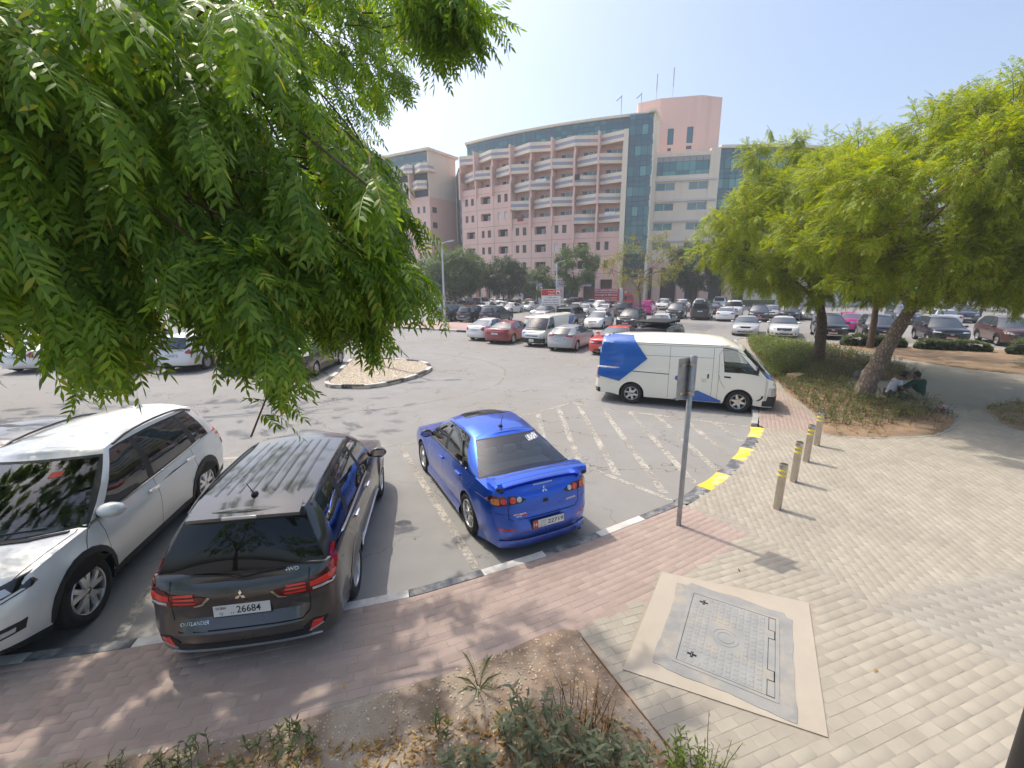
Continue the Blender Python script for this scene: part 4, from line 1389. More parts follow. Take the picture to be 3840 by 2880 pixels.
# ------------------------------------------------------------------ second building on the left
b2 = empty('apartment_building',(-20,100,0)); tag(b2,'peach side wall and balcony corner of the neighbouring apartment building at left','building')
O2 = Vector((-20,100,0))
cA,cB2,cC = Vector((-16.67,96.15,0)),Vector((-12.0,102.9,0)),Vector((-46,112.5,0))
mb = MB(); mb.prism([(p.x - O2.x,p.y - O2.y) for p in (cA,cB2,Vector((-25,118,0)),cC)],0,21.5); mb.build('lower_wall','pink_wall_deep',b2,smooth=False)
up = [cA + (cC - cA).normalized() * 0.02,cB2,Vector((-25,118,0)),cC]
fd = (cC - cA).normalized(); fn = Vector((fd.y,-fd.x,0))
if fn.y > 0: fn = -fn
mb = MB()
inner = [cA,cB2,Vector((-25,118,0)),cC]
sd = (cB2 - cA).normalized()
back = [cA + sd * 1.7,cB2,Vector((-25,118,0)),cC + sd * 1.7]
mb.prism([(p.x - O2.x,p.y - O2.y) for p in back],21.5,30.3)
mb.prism([(p.x - O2.x,p.y - O2.y) for p in (cA,cA + sd * 1.75,cA + sd * 1.75 + fd * .3,cA + fd * .3)],21.5,30.3)
mb.build('upper_wall','cream_wall',b2,smooth=False)
mb = MB(); mb.prism([(p.x - O2.x,p.y - O2.y) for p in (cA - sd * .6 - fd * .6,cB2 + sd * .4 - fd * .6,Vector((-25,118.5,0)),cC - sd * .6)],30.2,30.65); mb.build('roof','cream_wall',b2,smooth=False)
def f2(t,out,z): return cA + fd * t + fn * out + Vector((0,0,z)) - O2
def f2box(mb,t0,t1,o0,o1,z0,z1,m=0):
 V = [f2(t,o,z) for z in (z0,z1) for t,o in ((t0,o0),(t1,o0),(t1,o1),(t0,o1))]
 mb.add(V,[(0,3,2,1),(4,5,6,7),(0,1,5,4),(1,2,6,5),(2,3,7,6),(3,0,4,7)],m)
mb = MB(); f2box(mb,0.3,24,0.0,-0.1,21.5,30.2); mbo = mb.build('curtain_wall','mullion',b2,smooth=False)
for k in range(14):
 zz = 30.15
 for j,h in enumerate((0.8,0.8,1.53)):
  t = 0.4 + k * 1.0
  mobj('pane',new_mesh('pane',[f2(t + .04,.02,zz - h + .04),f2(t + .96,.02,zz - h + .04),f2(t + .96,.02,zz - .04),f2(t + .04,.02,zz - .04)],[(0,1,2,3)],[panemat(j)],smooth=False),mbo)
  zz -= h
for row,zt in ((0,27.65),(1,24.5)):
 for k in range(4):
  t0 = -0.9 + k * 4.07 if row == 0 else 0.0 + k * 4.07
  mb = MB()
  pts = [(t0,1.4 if row == 0 else 0.9),(t0 + 1.6,1.9),(t0 + 4.0,0.7)]
  if k == 0: pts = [(t0 - 0.4,0.2)] + pts if row == 0 else pts
  for (a0,o0),(a1,o1) in zip(pts,pts[1:]):
   for z0,z1,m,dd in ((zt - 1.55,zt - 1.05,0,0),(zt - 1.05,zt - .55,1,-.03),(zt - .55,zt,0,0)):
    V = [f2(a0,o0 + dd,z0),f2(a1,o1 + dd,z0),f2(a1,o1 + dd,z1),f2(a0,o0 + dd,z1),f2(a0,o0 - .25,z0),f2(a1,o1 - .25,z0),f2(a1,o1 - .25,z1),f2(a0,o0 - .25,z1)]
    mb.add(V,[(0,1,2,3),(4,7,6,5),(3,2,6,7),(0,4,5,1),(0,3,7,4),(1,5,6,2)],m)
   mb.add([f2(a0,o0,zt - 1.5),f2(a1,o1,zt - 1.5),f2(a1,-1,zt - 1.5),f2(a0,-1,zt - 1.5)],[(0,1,2,3)],2)
  mb.build('balcony',['cream_wall','band_tile','pink_wall'],b2,smooth=False)
 for k in range(4):
  mb = MB(); f2box(mb,3.9 + 4.07 * k,4.2 + 4.07 * k,1.6,0,zt - 3.2,zt + .2); mb.build('fin','pink_wall',b2,smooth=False)
mb = MB(); f2box(mb,0,26,0.12,-0.1,0,21.6); mb.build('front_wall','pink_wall',b2,smooth=False)
for zc in (19.1,16.1,13.0,9.9,6.8):
 for t,w in ((1.2,.6),(2.7,.6),(5.0,1.7),(8.0,.6),(9.4,.6)):
  mb = MB(); f2box(mb,t,t + w,0.125,0.1,zc - .65,zc + .65); q = mb.build('window','dark_room',b2,smooth=False)
  mb = MB(); f2box(mb,t + .05,t + w - .05,0.13,0.12,zc - .6,zc + .6); mb.build('pane','glass_room',q,smooth=False)
 if zc > 14:
  for t0,t1 in ((0.6,1.9),):
   V = [cA + sd * t - fd * o + Vector((0,0,z)) - O2 for z in (zc - .6,zc + .55) for t,o in ((t0,-.1),(t1,-.1),(t1,.03),(t0,.03))]
   q = MB().add(V,[(0,3,2,1),(4,5,6,7),(0,1,5,4),(1,2,6,5),(2,3,7,6),(3,0,4,7)]).build('window','dark_room',b2,smooth=False)
 else:
  for t0,t1 in ((0.5,0.9),(1.35,1.75)):
   V = [cA + sd * t - fd * o + Vector((0,0,z)) - O2 for z in (zc - .6,zc + .6) for t,o in ((t0,-.1),(t1,-.1),(t1,.03),(t0,.03))]
   q = MB().add(V,[(0,3,2,1),(4,5,6,7),(0,1,5,4),(1,2,6,5),(2,3,7,6),(3,0,4,7)]).build('window','dark_room',b2,smooth=False)
# dark glazed link between the two buildings
lk = MB(); lk.prism([(-10.5,95.6),(-9.6,95.2),(-8,101),(-12,103)],0,26.8)
lko = lk.build('stair_tower','mullion',None,smooth=False); tag(lko,'narrow dark glazed stair tower between the two pink buildings','tower')
for k in range(22):
 mobj('pane',new_mesh('pane',[(-10.48,95.55,1 + 1.17 * k),(-9.66,95.17,1 + 1.17 * k),(-9.66,95.17,2.1 + 1.17 * k),(-10.48,95.55,2.1 + 1.17 * k)],[(0,1,2,3)],['glass_room' if k % 2 else 'glass_blue'],smooth=False),lko)
# ------------------------------------------------------------------ cars
def pchip(pts):
 xs = [p[0] for p in pts]; ys = [p[1] for p in pts]
 n = len(xs)
 if n == 1: return lambda x: ys[0]
 h = [xs[i + 1] - xs[i] for i in range(n - 1)]; d = [(ys[i + 1] - ys[i]) / h[i] for i in range(n - 1)]
 m = [d[0]] + [0 if d[i - 1] * d[i] <= 0 else 2 * d[i - 1] * d[i] / (d[i - 1] + d[i]) for i in range(1,n - 1)] + [d[-1]]
 def f(x):
  if x <= xs[0]: return ys[0]
  if x >= xs[-1]: return ys[-1]
  i = 0
  while xs[i + 1] < x: i += 1
  t = (x - xs[i]) / h[i]
  return (2 * t ** 3 - 3 * t * t + 1) * ys[i] + (t ** 3 - 2 * t * t + t) * h[i] * m[i] + (-2 * t ** 3 + 3 * t * t) * ys[i + 1] + (t ** 3 - t * t) * h[i] * m[i + 1]
 return f
def sstep(t): t = min(max(t,0),1); return t * t * (3 - 2 * t)
class Kit:
 """a car as a list of shared part meshes; placed any number of times"""
 def __init__(s): s.parts = []; s.bvh = None; s.tris = ([],[])
 def add(s,name,me,parent=None,loc=None,rot=None,label=None):
  s.parts.append((name,me,parent,loc,rot,label)); return len(s.parts) - 1
 def solid(s,V,F):
  k = len(s.tris[0]); s.tris[0].extend(V); s.tris[1].extend([tuple(i + k for i in f) for f in F])
 def finish(s): s.bvh = BVHTree.FromPolygons(s.tris[0],s.tris[1])
 def hit(s,view,a,b):
  o,d = {'L': ((a,5,b),(0,-1,0)),'R': ((a,-5,b),(0,1,0)),'rear': ((-9,a,b),(1,0,0)),'front': ((9,a,b),(-1,0,0)),'top': ((a,b,6),(0,0,-1))}[view]
  r = s.bvh.ray_cast(Vector(o),Vector(d))
  if r[0] is None:
   r = s.bvh.find_nearest(Vector(o) + Vector(d) * (3 if view in ('L','R') else 6))
  n = r[1]
  if n.dot(Vector(d)) > 0: n = -n
  return r[0],n
 def patch(s,name,poly,view,mats,off=0.004,cell=0.08,parent=None,rim=True,mi=None,smooth=True):
  """a panel that lies on the body: a flat outline projected onto it, with its own small thickness"""
  bm = bmesh.new()
  f = bm.faces.new([bm.verts.new((p[0],p[1],0)) for p in poly])
  bmesh.ops.triangulate(bm,faces=[f])
  for ax in (0,1):
   lo,hi = min(p[ax] for p in poly),max(p[ax] for p in poly)
   k = int((hi - lo) / cell)
   for q in range(1,k + 1):
    c = lo + (hi - lo) * q / (k + 1)
    bmesh.ops.bisect_plane(bm,geom=bm.verts[:] + bm.edges[:] + bm.faces[:],dist=1e-6,plane_co=(c,0,0) if ax == 0 else (0,c,0),plane_no=(1,0,0) if ax == 0 else (0,1,0))
  rimv = {}
  base = {}
  for v in bm.verts:
   p,n = s.hit(view,v.co.x,v.co.y)
   base[v] = p - n * 0.002
   v.co = p + n * off
  if rim:
   for e in [e for e in bm.edges if e.is_boundary]:
    a,b = e.verts
    for q in (a,b):
     if q not in rimv: rimv[q] = bm.verts.new(base[q])
    try: bm.faces.new((a,b,rimv[b],rimv[a]))
    except ValueError: pass
  bmesh.ops.recalc_face_normals(bm,faces=bm.faces[:])
  c,nn = s.hit(view,sum(p[0] for p in poly) / len(poly),sum(p[1] for p in poly) / len(poly))
  big = max(bm.faces,key=lambda f: f.calc_area())
  if big.normal.dot(nn) < 0: bmesh.ops.reverse_faces(bm,faces=bm.faces[:])
  for f in bm.faces: f.smooth = smooth
  me = bpy.data.meshes.new(name); bm.to_mesh(me); bm.free()
  for m in ([mats] if isinstance(mats,str) else mats): me.materials.append(MATS[m])
  me.set_sharp_from_angle(angle=math.radians(40))
  return s.add(name,me,parent)
 def lettering(s,name,key,view,a,b,h,mat,off=0.005,w=None,rot=0.0,parent=None):
  V,F,tw,th = TEXTS[key]
  sy = h / th; sx = (w / tw) if w else sy
  flip = {'rear': -1,'L': -1,'R': 1,'front': 1,'top': 1}[view]
  W = []
  c,sn = math.cos(rot),math.sin(rot)
  for v in V:
   x,y = v[0] * sx,v[1] * sy
   x,y = x * c - y * sn,x * sn + y * c
   p,n = s.hit(view,a + flip * x,b + y)
   W.append(p + n * off)
  if len(W):
   s.add(name,new_mesh(name,W,F,[mat],smooth=False),parent)
 def place(s,name,label,cat,loc,heading,color,group=None,scale=1.0,skip=()):
  root = empty(name,(loc[0],loc[1],loc[2] if len(loc) > 2 else 0.0),heading)
  root.scale = (scale,) * 3
  tag(root,label,cat,group)
  made = []
  for nm,me,par,l,r,lab in s.parts:
   if nm in skip: made.append(None); continue
   o = bpy.data.objects.new(nm,me)
   if l is not None: o.location = l
   if r is not None: o.rotation_euler = r
   o.color = (*color,1)
   if lab: o['label'] = lab
   link(o,made[par] if par is not None else root)
   made.append(o)
  return root
WHEELS = {}
def wheel_meshes(R,tw,style,seg=28):
 key = (round(R,3),round(tw,3),style)
 if key in WHEELS: return WHEELS[key]
 rr = R * (0.70 if style in ('lancer','double') else 0.66 if style != 'steel' else 0.62)
 t = MB(); h = tw / 2
 t.lathe([(rr,-h + .02),(rr + .02,-h),(R - .035,-h),(R - .008,-h + .025),(R,-h + .05),(R,-.012),(R - .006,-.008),(R - .006,.008),(R,.012),(R,h - .05),(R - .008,h - .025),(R - .035,h),(rr + .02,h),(rr,h - .02)],seg,axis='Y',close=True)
 tyre = t.mesh('wheel','rubber',sharp=50)
 r = MB()
 r.lathe([(rr,-h + .02),(rr,h - .02),(rr - .012,h - .008),(rr - .022,h - .012),(rr - .03,h - .05),(rr - .03,-h + .02)],seg,axis='Y',close=True)
 r.lathe([(0.0,h - .11),(rr - .02,h - .11)],seg,axis='Y',m=1)
 r.lathe([(0.0,h - .022),(R * .075,h - .024),(R * .12,h - .035),(R * .13,h - .10)],14,axis='Y')
 def spoke(a,w0,w1,r0,r1,y0,y1,skew=0.0,m=0):
  V = []
  for rad,w,y in ((r0,w0,y0),((r0 + r1) / 2,(w0 + w1) / 2,max(y0,y1) + .004),(r1,w1,y1)):
   aa = a + skew * (rad - r0) / (r1 - r0)
   er = Vector((math.cos(aa),0,math.sin(aa))); et = Vector((-math.sin(aa),0,math.cos(aa)))
   for dw,dy in ((-w,-.03),(-w * .75,0),(w * .75,0),(w,-.03)):
    V.append(er * rad + et * dw + Vector((0,y + dy,0)))
  F = []
  for i in range(2):
   for j in range(3):
    F.append((i * 4 + j,i * 4 + j + 1,i * 4 + j + 5,i * 4 + j + 4))
  r.add(V,F,m)
 yo = h - .022
 if style == 'double':
  for k in range(5):
   a = 2 * math.pi * k / 5 + math.pi / 2
   for sgn in (-1,1): spoke(a + sgn * .10,.030,.034,R * .1,rr - .012,yo,yo - .006,sgn * .20)
 elif style == 'lancer':
  for k in range(10):
   spoke(2 * math.pi * k / 10 + (0.13 if k % 2 else -0.13),.010,.013,R * .1,rr - .012,yo,yo - .004,(-.1 if k % 2 else .1))
   spoke(2 * math.pi * k / 10 + .31,.030,.030,R * .1,rr - .02,yo - .02,yo - .02,0,1)
 elif style == 'ten':
  for k in range(10): spoke(2 * math.pi * k / 10 + .2,.018,.026,R * .1,rr - .012,yo,yo - .006,0)
 elif style == 'cap':
  r.lathe([(R * .1,h - .03),(R * .28,h - .022),(R * .3,h - .04)],24,axis='Y')
  for k in range(6): spoke(2 * math.pi * k / 6 + .26,.05,.036,R * .2,rr - .01,yo,yo - .012,0)
 else:
  for k in range(7): spoke(2 * math.pi * k / 7 + .2,.030,.040,R * .1,rr - .012,yo,yo - .006,0)
 rim = r.mesh('rim',['alloy','alloy_dark' if style in ('lancer','cap') else 'dark_metal'],sharp=40)
 WHEELS[key] = (tyre,rim)
 return WHEELS[key]
def build_car(sp):
 kit = Kit()
 kit.sp = sp
 L,W = sp['L'],sp['W'] / 2
 xf = L / 2 - sp['fo']; xr = xf - sp['wb']
 R,Ra = sp['rw'],sp.get('Ra',sp['rw'] + .05)
 zsill = sp['zsill']
 zsh = pchip(sp['zsh']); wf = pchip(sp.get('wprof',[(-L / 2,.97),(-L / 2 + .9,1),(L / 2 - 1.2,1),(L / 2,.96)]))
 rc,fc,en = sp.get('rc',.42),sp.get('fc',.55),sp.get('en',2.7)
 side_in = pchip(sp.get('side_prof',[(0.1,.10),(.25,.045),(.42,.02),(.62,0),(.80,.012),(.95,.05),(1.1,.085)]))
 fr_in = pchip(sp.get('front_prof',[(0,.10),(.18,.02),(.4,0),(.62,.03),(.85,.08),(1,.20)]))
 re_in = pchip(sp.get('rear_prof',[(0,.08),(.2,.0),(.42,0.0),(.5,.05),(.8,.09),(.95,.13),(1,.18)]))
 zfb,zrb = sp.get('zfb',zsill),sp.get('zrb',zsill + .05)
 hi = sp.get('hi',False)
 nth = 9 if hi else 6
 half = []
 for i in range(nth):
  th = math.pi / 2 * i / nth
  t = math.sin(th) ** (2 / en); x = -L / 2 + rc * (1 - math.cos(th) ** (2 / en))
  half.append([x,t * W * wf(-L / 2 + rc),1 - sstep(th / (math.pi / 2) * 1.0),0])
 xs = set()
 x0,x1 = -L / 2 + rc,L / 2 - fc
 na = 16 if hi else 10
 for xc in (xf,xr):
  for k in range(na + 1):
   xs.add(round(xc + Ra * math.cos(math.pi * k / na),4))
  xs.add(round(xc + Ra + .03,4)); xs.add(round(xc - Ra - .03,4))
 gaps = sp.get('gaps',[])
 for g in gaps:
  xs.add(round(g - .004,4)); xs.add(round(g + .004,4))
 q = x0
 st = .16 if hi else .3
 while q < x1:
  if all(abs(q - v) > st * .35 for v in xs): xs.add(round(q,4))
  q += st
 xs = sorted(v for v in xs if x0 + .01 < v < x1 - .01)
 half.append([x0,W * wf(x0),0,0])
 for x in xs: half.append([x,W * wf(x),0,0])
 half.append([x1,W * wf(x1),0,0])
 for i in range(nth - 1,-1,-1):
  th = math.pi / 2 * i / nth
  t = math.sin(th) ** (2 / en); x = L / 2 - fc * (1 - math.cos(th) ** (2 / en))
  half.append([x,t * W * wf(L / 2 - fc),0,1 - sstep(th / (math.pi / 2))])
 n = len(half)
 nrm = []
 for i in range(n):
  a,b = half[max(i - 1,0)],half[min(i + 1,n - 1)]
  t = Vector((b[0] - a[0],b[1] - a[1]))
  if i == 0 or i == n - 1: t = Vector((0,1)) if i == 0 else Vector((0,-1))
  nv = Vector((-t.y,t.x)).normalized()
  nrm.append(nv)
 fl = sp.get('levels',[0,.07,.2,.36,.52,.66,.8,.9,.96,1.0])
 K = len(fl)
 G = []
 for i,(x,y,wr,wt) in enumerate(half):
  zb0 = zsill + (zrb - zsill) * sstep((xr - Ra - x) / .25) + (zfb - zsill) * sstep((x - xf - Ra) / .25)
  za = 0
  for xc in (xf,xr):
   if abs(x - xc) < Ra: za = max(za,R + math.sqrt(max(Ra * Ra - (x - xc) ** 2,0)))
  zt = zsh(x)
  col = []
  for k,f in enumerate(fl):
   z = zb0 + f * (zt - zb0)
   z = max(z,max(za,zb0) + .012 * k)
   z = min(z,zt - .004 * (K - 1 - k))
   f2 = (z - zb0) / max(zt - zb0,.01)
   ins = side_in(z + (sp.get('belt_ref',1.0) - zt) * max(0,f2) ** 2) * (1 - wr - wt) + re_in(f2) * wr + fr_in(f2) * wt
   fl_ = sp.get('flare',.0)
   if fl_:
    for xc in (xf,xr):
     dd = math.hypot(x - xc,z - R)
     if dd < Ra + .14: ins -= fl_ * sstep((Ra + .14 - dd) / .12)
   nv = nrm[i]
   px,py = x - nv.x * ins,max(y - nv.y * ins,0.0)
   if i == 0 or i == n - 1: py = 0.0
   col.append(Vector((px,py,z)))
  G.append(col)
 # ---- lower body faces by part
 meshes = {}
 def put(part,quad,m=0):
  d = meshes.setdefault(part,([],[],[],{}))
  ids = []
  for v in quad:
   key = (round(v.x,5),round(v.y,5),round(v.z,5))
   if key not in d[3]: d[3][key] = len(d[0]); d[0].append(v.copy())
   if d[3][key] not in ids: ids.append(d[3][key])
  if len(ids) >= 3: d[1].append(tuple(ids)); d[2].append(m)
 mir = lambda v: Vector((v.x,-v.y,v.z))
 doors = sp.get('doors',[])
 clad = sp.get('clad',0)
 cabin = sp.get('cabin')
 for i in range(n - 1):
  x = (half[i][0] + half[i + 1][0]) / 2
  isgap = any(abs(x - g) < .0041 for g in gaps) and half[i][2] == 0 and half[i][3] == 0
  dn = None
  for di,(a,b) in enumerate(doors):
   if a < x < b and not isgap: dn = di
  for k in range(K - 1):
   m = 0
   part = 'body'
   if isgap and k >= 1: m = 2
   elif dn is not None and k >= sp.get('door_k0',1): part = 'door%d' % dn
   if k < clad: m = 1; part = 'body'
   a,b,c,d = G[i][k],G[i + 1][k],G[i + 1][k + 1],G[i][k + 1]
   put(part + ('L' if part != 'body' else ''),(a,b,c,d),m)
   put(part + ('R' if part != 'body' else ''),(mir(d),mir(c),mir(b),mir(a)),m)
  # inward lip of sill and arches
  a,b = G[i][0],G[i + 1][0]
  ai,bi = Vector((a.x,max(a.y - .22,0),a.z + .0)),Vector((b.x,max(b.y - .22,0),b.z))
  put('under',(a,ai,bi,b)); put('under',(mir(b),mir(bi),mir(ai),mir(a)))
  # top cap
  if not (cabin and cabin[0] < x < cabin[1]):
   cols = 7 if hi else 5
   cr0,cr1 = [sp.get('crown',.05) * min(1,G[j][K - 1].y / (W * .6)) for j in (i,i + 1)]
   for q in range(cols - 1):
    t0,t1 = 1 - 2 * q / (cols - 1),1 - 2 * (q + 1) / (cols - 1)
    quad = []
    for j,t,cr in ((i,t0,cr0),(i + 1,t0,cr1),(i + 1,t1,cr1),(i,t1,cr0)):
     p = G[j][K - 1]
     quad.append(Vector((p.x,p.y * t,p.z + cr * (1 - t * t))))
    put('body',quad)
 # ---- greenhouse
 g = sp['gh']
 zr,yt = pchip(g['zr']),pchip(g['yt'])
 crx = pchip(g['crownx']) if 'crownx' in g else (lambda x: 1.0)
 def ysh(x):
  best = min(range(n),key=lambda j: abs(G[j][K - 1].x - x) + (0 if half[j][2] + half[j][3] < .7 else 5))
  # interpolate
  for j in range(n - 1):
   if G[j][K - 1].x <= x <= G[j + 1][K - 1].x and G[j][K - 1].y > .3:
    t = (x - G[j][K - 1].x) / max(G[j + 1][K - 1].x - G[j][K - 1].x,1e-6)
    return G[j][K - 1].y * (1 - t) + G[j + 1][K - 1].y * t
  return G[best][K - 1].y
 yin = g.get('yin',.015)
 per = []
 nr = 7 if hi else 5
 xb0,xt0 = g['rear']
 ybR,ytR = (ysh(xb0) - yin),yt(xt0)
 rb,rt = g.get('rbow',(.10,.12)); wb_,wt_ = g.get('wbow',(.22,.12))
 zbase = lambda x: zsh(x) - .012
 edge_f = .02
 def seq(nn): return [0] + [edge_f] + [edge_f + (1 - 2 * edge_f) * i / (nn - 1) for i in range(1,nn - 1)] + [1 - edge_f,1]
 rts = [i / (nr - 1) * .985 for i in range(nr)] + [1.0]
 zrb_ = g.get('zrb')
 for t in rts:
  z0 = zbase(xb0) if zrb_ is None else zrb_ + (zbase(xb0) - zrb_) * t ** 4
  per.append((Vector((xb0 - rb * (1 - t * t),ybR * t,z0)),Vector((xt0 - rt * (1 - t * t),ytR * t,zr(xt0) + g.get('rcrown',.03) * (1 - t * t))),'rear'))
 cur = (xb0,xt0)
 for si,(kind,xb,xt) in enumerate(g['segs']):
  nn = 5 if (hi and kind == 'w') else (4 if kind == 'w' else 2)
  ts = seq(nn) if kind == 'w' else [i / nn for i in range(nn + 1)]
  for t in ts[1:]:
   a,b = cur[0] + (xb - cur[0]) * t,cur[1] + (xt - cur[1]) * t
   per.append((Vector((a,ysh(a) - yin,zbase(a))),Vector((b,yt(b),zr(b))),'%s%d' % (kind,si)))
  cur = (xb,xt)
 xA,xAt = cur
 yA,yAt = ysh(xA) - yin,yt(xAt)
 for t in reversed(rts[:-1]):
  z0 = zbase(xA) + g.get('wcrown',.04) * (1 - t * t)
  per.append((Vector((xA + wb_ * (1 - t * t),yA * t,z0)),Vector((xAt + wt_ * (1 - t * t),yAt * t,zr(xAt) + .03 * (1 - t * t))),'wind'))
 vl = g.get('vl',[0,.035,.075,.3,.52,.74,.90,.935,1.0])
 bul = g.get('bulge',.035)
 GG = []
 for b,t,sgm in per:
  col = []
  d = (t - b); hn = Vector((b.x - (xb0 + xA) / 2,b.y * 2.2,0))
  for v in vl:
   p = b.lerp(t,v)
   out = bul * math.sin(math.pi * v)
   if sgm == 'rear' : nn_ = Vector((-1,0,0)); out *= g.get('rbul',.6)
   elif sgm == 'wind': nn_ = Vector((1,0,0)); out *= .8
   else: nn_ = Vector((0,1,0))
   if b.y < 1e-6: p.y = 0
   p = p + nn_ * out
   if b.y < 1e-6: p.y = 0
   col.append(p)
  GG.append(col)
 m_ = len(per)
 KV = len(vl)
 wseg = {}
 for i in range(m_ - 1):
  sgm = per[i + 1][2] if per[i][2] != 'wind' and per[i + 1][2] != 'wind' else ('wind' if per[i + 1][2] == 'wind' else per[i][2])
  if per[i + 1][2] == 'wind' : sgm = 'wind'
  if per[i][2] == 'rear' and per[i + 1][2] == 'rear': sgm = 'rear'
  first = per[i][2] != per[i + 1][2] or (sgm == 'rear' and i == len(rts) - 2)
  lastq = i + 2 < m_ and per[i + 2][2] != sgm
  edge = (sgm[0] == 'w' and sgm != 'wind' and (first or lastq)) or (sgm == 'rear' and i == len(rts) - 2) or (sgm == 'wind' and per[i][2] != 'wind')
  for k in range(KV - 1):
   a,b,c,d = GG[i][k],GG[i + 1][k],GG[i + 1][k + 1],GG[i][k + 1]
   part = 'body'; m = 0
   vm = (vl[k] + vl[k + 1]) / 2
   if sgm == 'rear':
    if g.get('rear_glass',True):
     lo,hi_ = g.get('rv',(.035,.935))
     if lo < vm < hi_:
      if edge or vl[k] < lo + .001 or vl[k + 1] > hi_ - .001: m = 1
      else: part = 'rear_window'
     elif vm < lo: m = 1
   elif sgm == 'wind':
    if vm < .935:
     if edge or vl[k] < .001 or vm > .9: m = 1
     else: part = 'windshield'
   elif sgm[0] == 'w':
    if .035 < vm < .935:
     if edge or vl[k] < .036 or vm > .9: m = 1
     else: part = sgm
   elif sgm[0] == 'k':
    if vm < .935 and vm > .035: m = 1
   if part in ('body','windshield','rear_window'):
    put(part,(a,b,c,d),m); put(part,(mir(d),mir(c),mir(b),mir(a)),m)
   else:
    put(part + 'L',(a,b,c,d)); put(part + 'R',(mir(d),mir(c),mir(b),mir(a)))
  # roof cap
  cols = 7 if hi else 5
  for q in range(cols - 1):
   t0,t1 = 1 - 2 * q / (cols - 1),1 - 2 * (q + 1) / (cols - 1)
   quad = []
   for j,t in ((i,t0),(i + 1,t0),(i + 1,t1),(i,t1)):
    p = GG[j][KV - 1]
    cr = g.get('crown',.05) * min(1,p.y / .45) * crx(p.x)
    quad.append(Vector((p.x,p.y * t,p.z + cr * (1 - abs(t) ** g.get('cpow',2.2)))))
   put('body',quad)
 # ---- emit
 glass = sp.get('glass','glass_far')
 bodymats = [sp.get('paint','car_paint'),'black_plastic','gap']
 order = ['body'] + sorted(k for k in meshes if k.startswith('door')) + ['windshield','rear_window'] + sorted(k for k in meshes if k[0] == 'w' and k not in ('windshield',)) + ['under']
 doorid = {}
 for key in order:
  if key not in meshes: continue
  V,F,M,_ = meshes[key]
  if key != 'under': kit.solid(V,F)
  mb = MB(); mb.V = [tuple(v) for v in V]; mb.F = F; mb.M = M
  if key == 'body': kit.body_id = kit.add('body',mb.mesh('body',bodymats,sharp=38))
  elif key == 'under': kit.add('wheel_arch_liner',mb.mesh('wheel_arch_liner','gap',sharp=0))
  elif key.startswith('door'): doorid[key] = kit.add('door',mb.mesh('door',bodymats,sharp=38))
  elif key == 'windshield': kit.ws_id = kit.add('windshield',mb.mesh('windshield',sp.get('glass_front',glass),sharp=0))
  elif key == 'rear_window': kit.rw_id = kit.add('rear_window',mb.mesh('rear_window',sp.get('glass_rear',glass),sharp=0))
  else: kit.add('window',mb.mesh('window',glass,sharp=0))
 kit.finish()
 kit.doors = doorid
 # underbody, wheels
 ub = MB(); ub.box(-L / 2 + .35,L / 2 - .4,-W + .26,W - .26,zsill - .03,zsill + .35)
 for xc in (xf,xr):
  pass
 kit.add('underbody',ub.mesh('underbody','gap',smooth=False))
 ty,rim = wheel_meshes(R,sp.get('tw',.215),sp.get('wheel','seven'),32 if hi else 22)
 yw = W - sp.get('tw',.215) / 2 - sp.get('win',.02)
 for x in (xf,xr):
  for sgn in (1,-1):
   w = kit.add('wheel',ty,None,(x,sgn * yw,R),(0,0,0 if sgn > 0 else math.pi))
   kit.add('rim',rim,w)
 if cabin:
  tub = MB()
  x0c,x1c = cabin[0] - .02,cabin[1] + .02
  zt_ = sp.get('tub_z',.9); yb = W - .13
  V = [];
  V = [(x0c,-yb,zt_),(x1c,-yb,zt_),(x1c,yb,zt_),(x0c,yb,zt_),(x0c,-yb,.38),(x1c,-yb,.38),(x1c,yb,.38),(x0c,yb,.38)]
  tub.add(V,[(4,5,6,7),(0,1,5,4),(1,2,6,5),(2,3,7,6),(3,0,4,7)])
  tub.bbox(x1c - .5,x1c - .02,-yb + .02,yb - .02,.6,zt_ + .02,.05)
  kit.add('interior',tub.mesh('interior','interior',smooth=False))
  for sx in sp.get('seat_x',(.15,-.85)):
   for sy in (-.36,.36):
    s_ = MB()
    s_.bbox(sx - .22,sx + .28,sy - .25,sy + .25,.42,.58,.05)
    mt = Matrix.Translation((sx - .24,sy,.55)) @ Matrix.Rotation(-.25,4,'Y')
    s_.bbox(-.07,.07,-.25,.25,0,.62,.05,0,mt)
    s_.bbox(-.05,.05,-.13,.13,.66,.84,.04,0,mt)
    s_.tube([mt @ Vector((0,-.05,.6)),mt @ Vector((0,-.05,.7))],.01,6)
    s_.tube([mt @ Vector((0,.05,.6)),mt @ Vector((0,.05,.7))],.01,6)
    kit.add('seat',s_.mesh('seat','seat_grey'))
  sw = MB(); mt = Matrix.Translation((sp.get('seat_x',(.15,))[0] + .48,.36,.88)) @ Matrix.Rotation(-1.15,4,'Y')
  sw.lathe([(.165,-.012),(.18,-.012),(.185,0),(.18,.012),(.165,.012),(.16,0)],20,mtx=mt,close=True)
  kit.add('steering_wheel',sw.mesh('steering_wheel','black_plastic'))
 kit.xf,kit.xr,kit.W,kit.L = xf,xr,W,L
 return kit
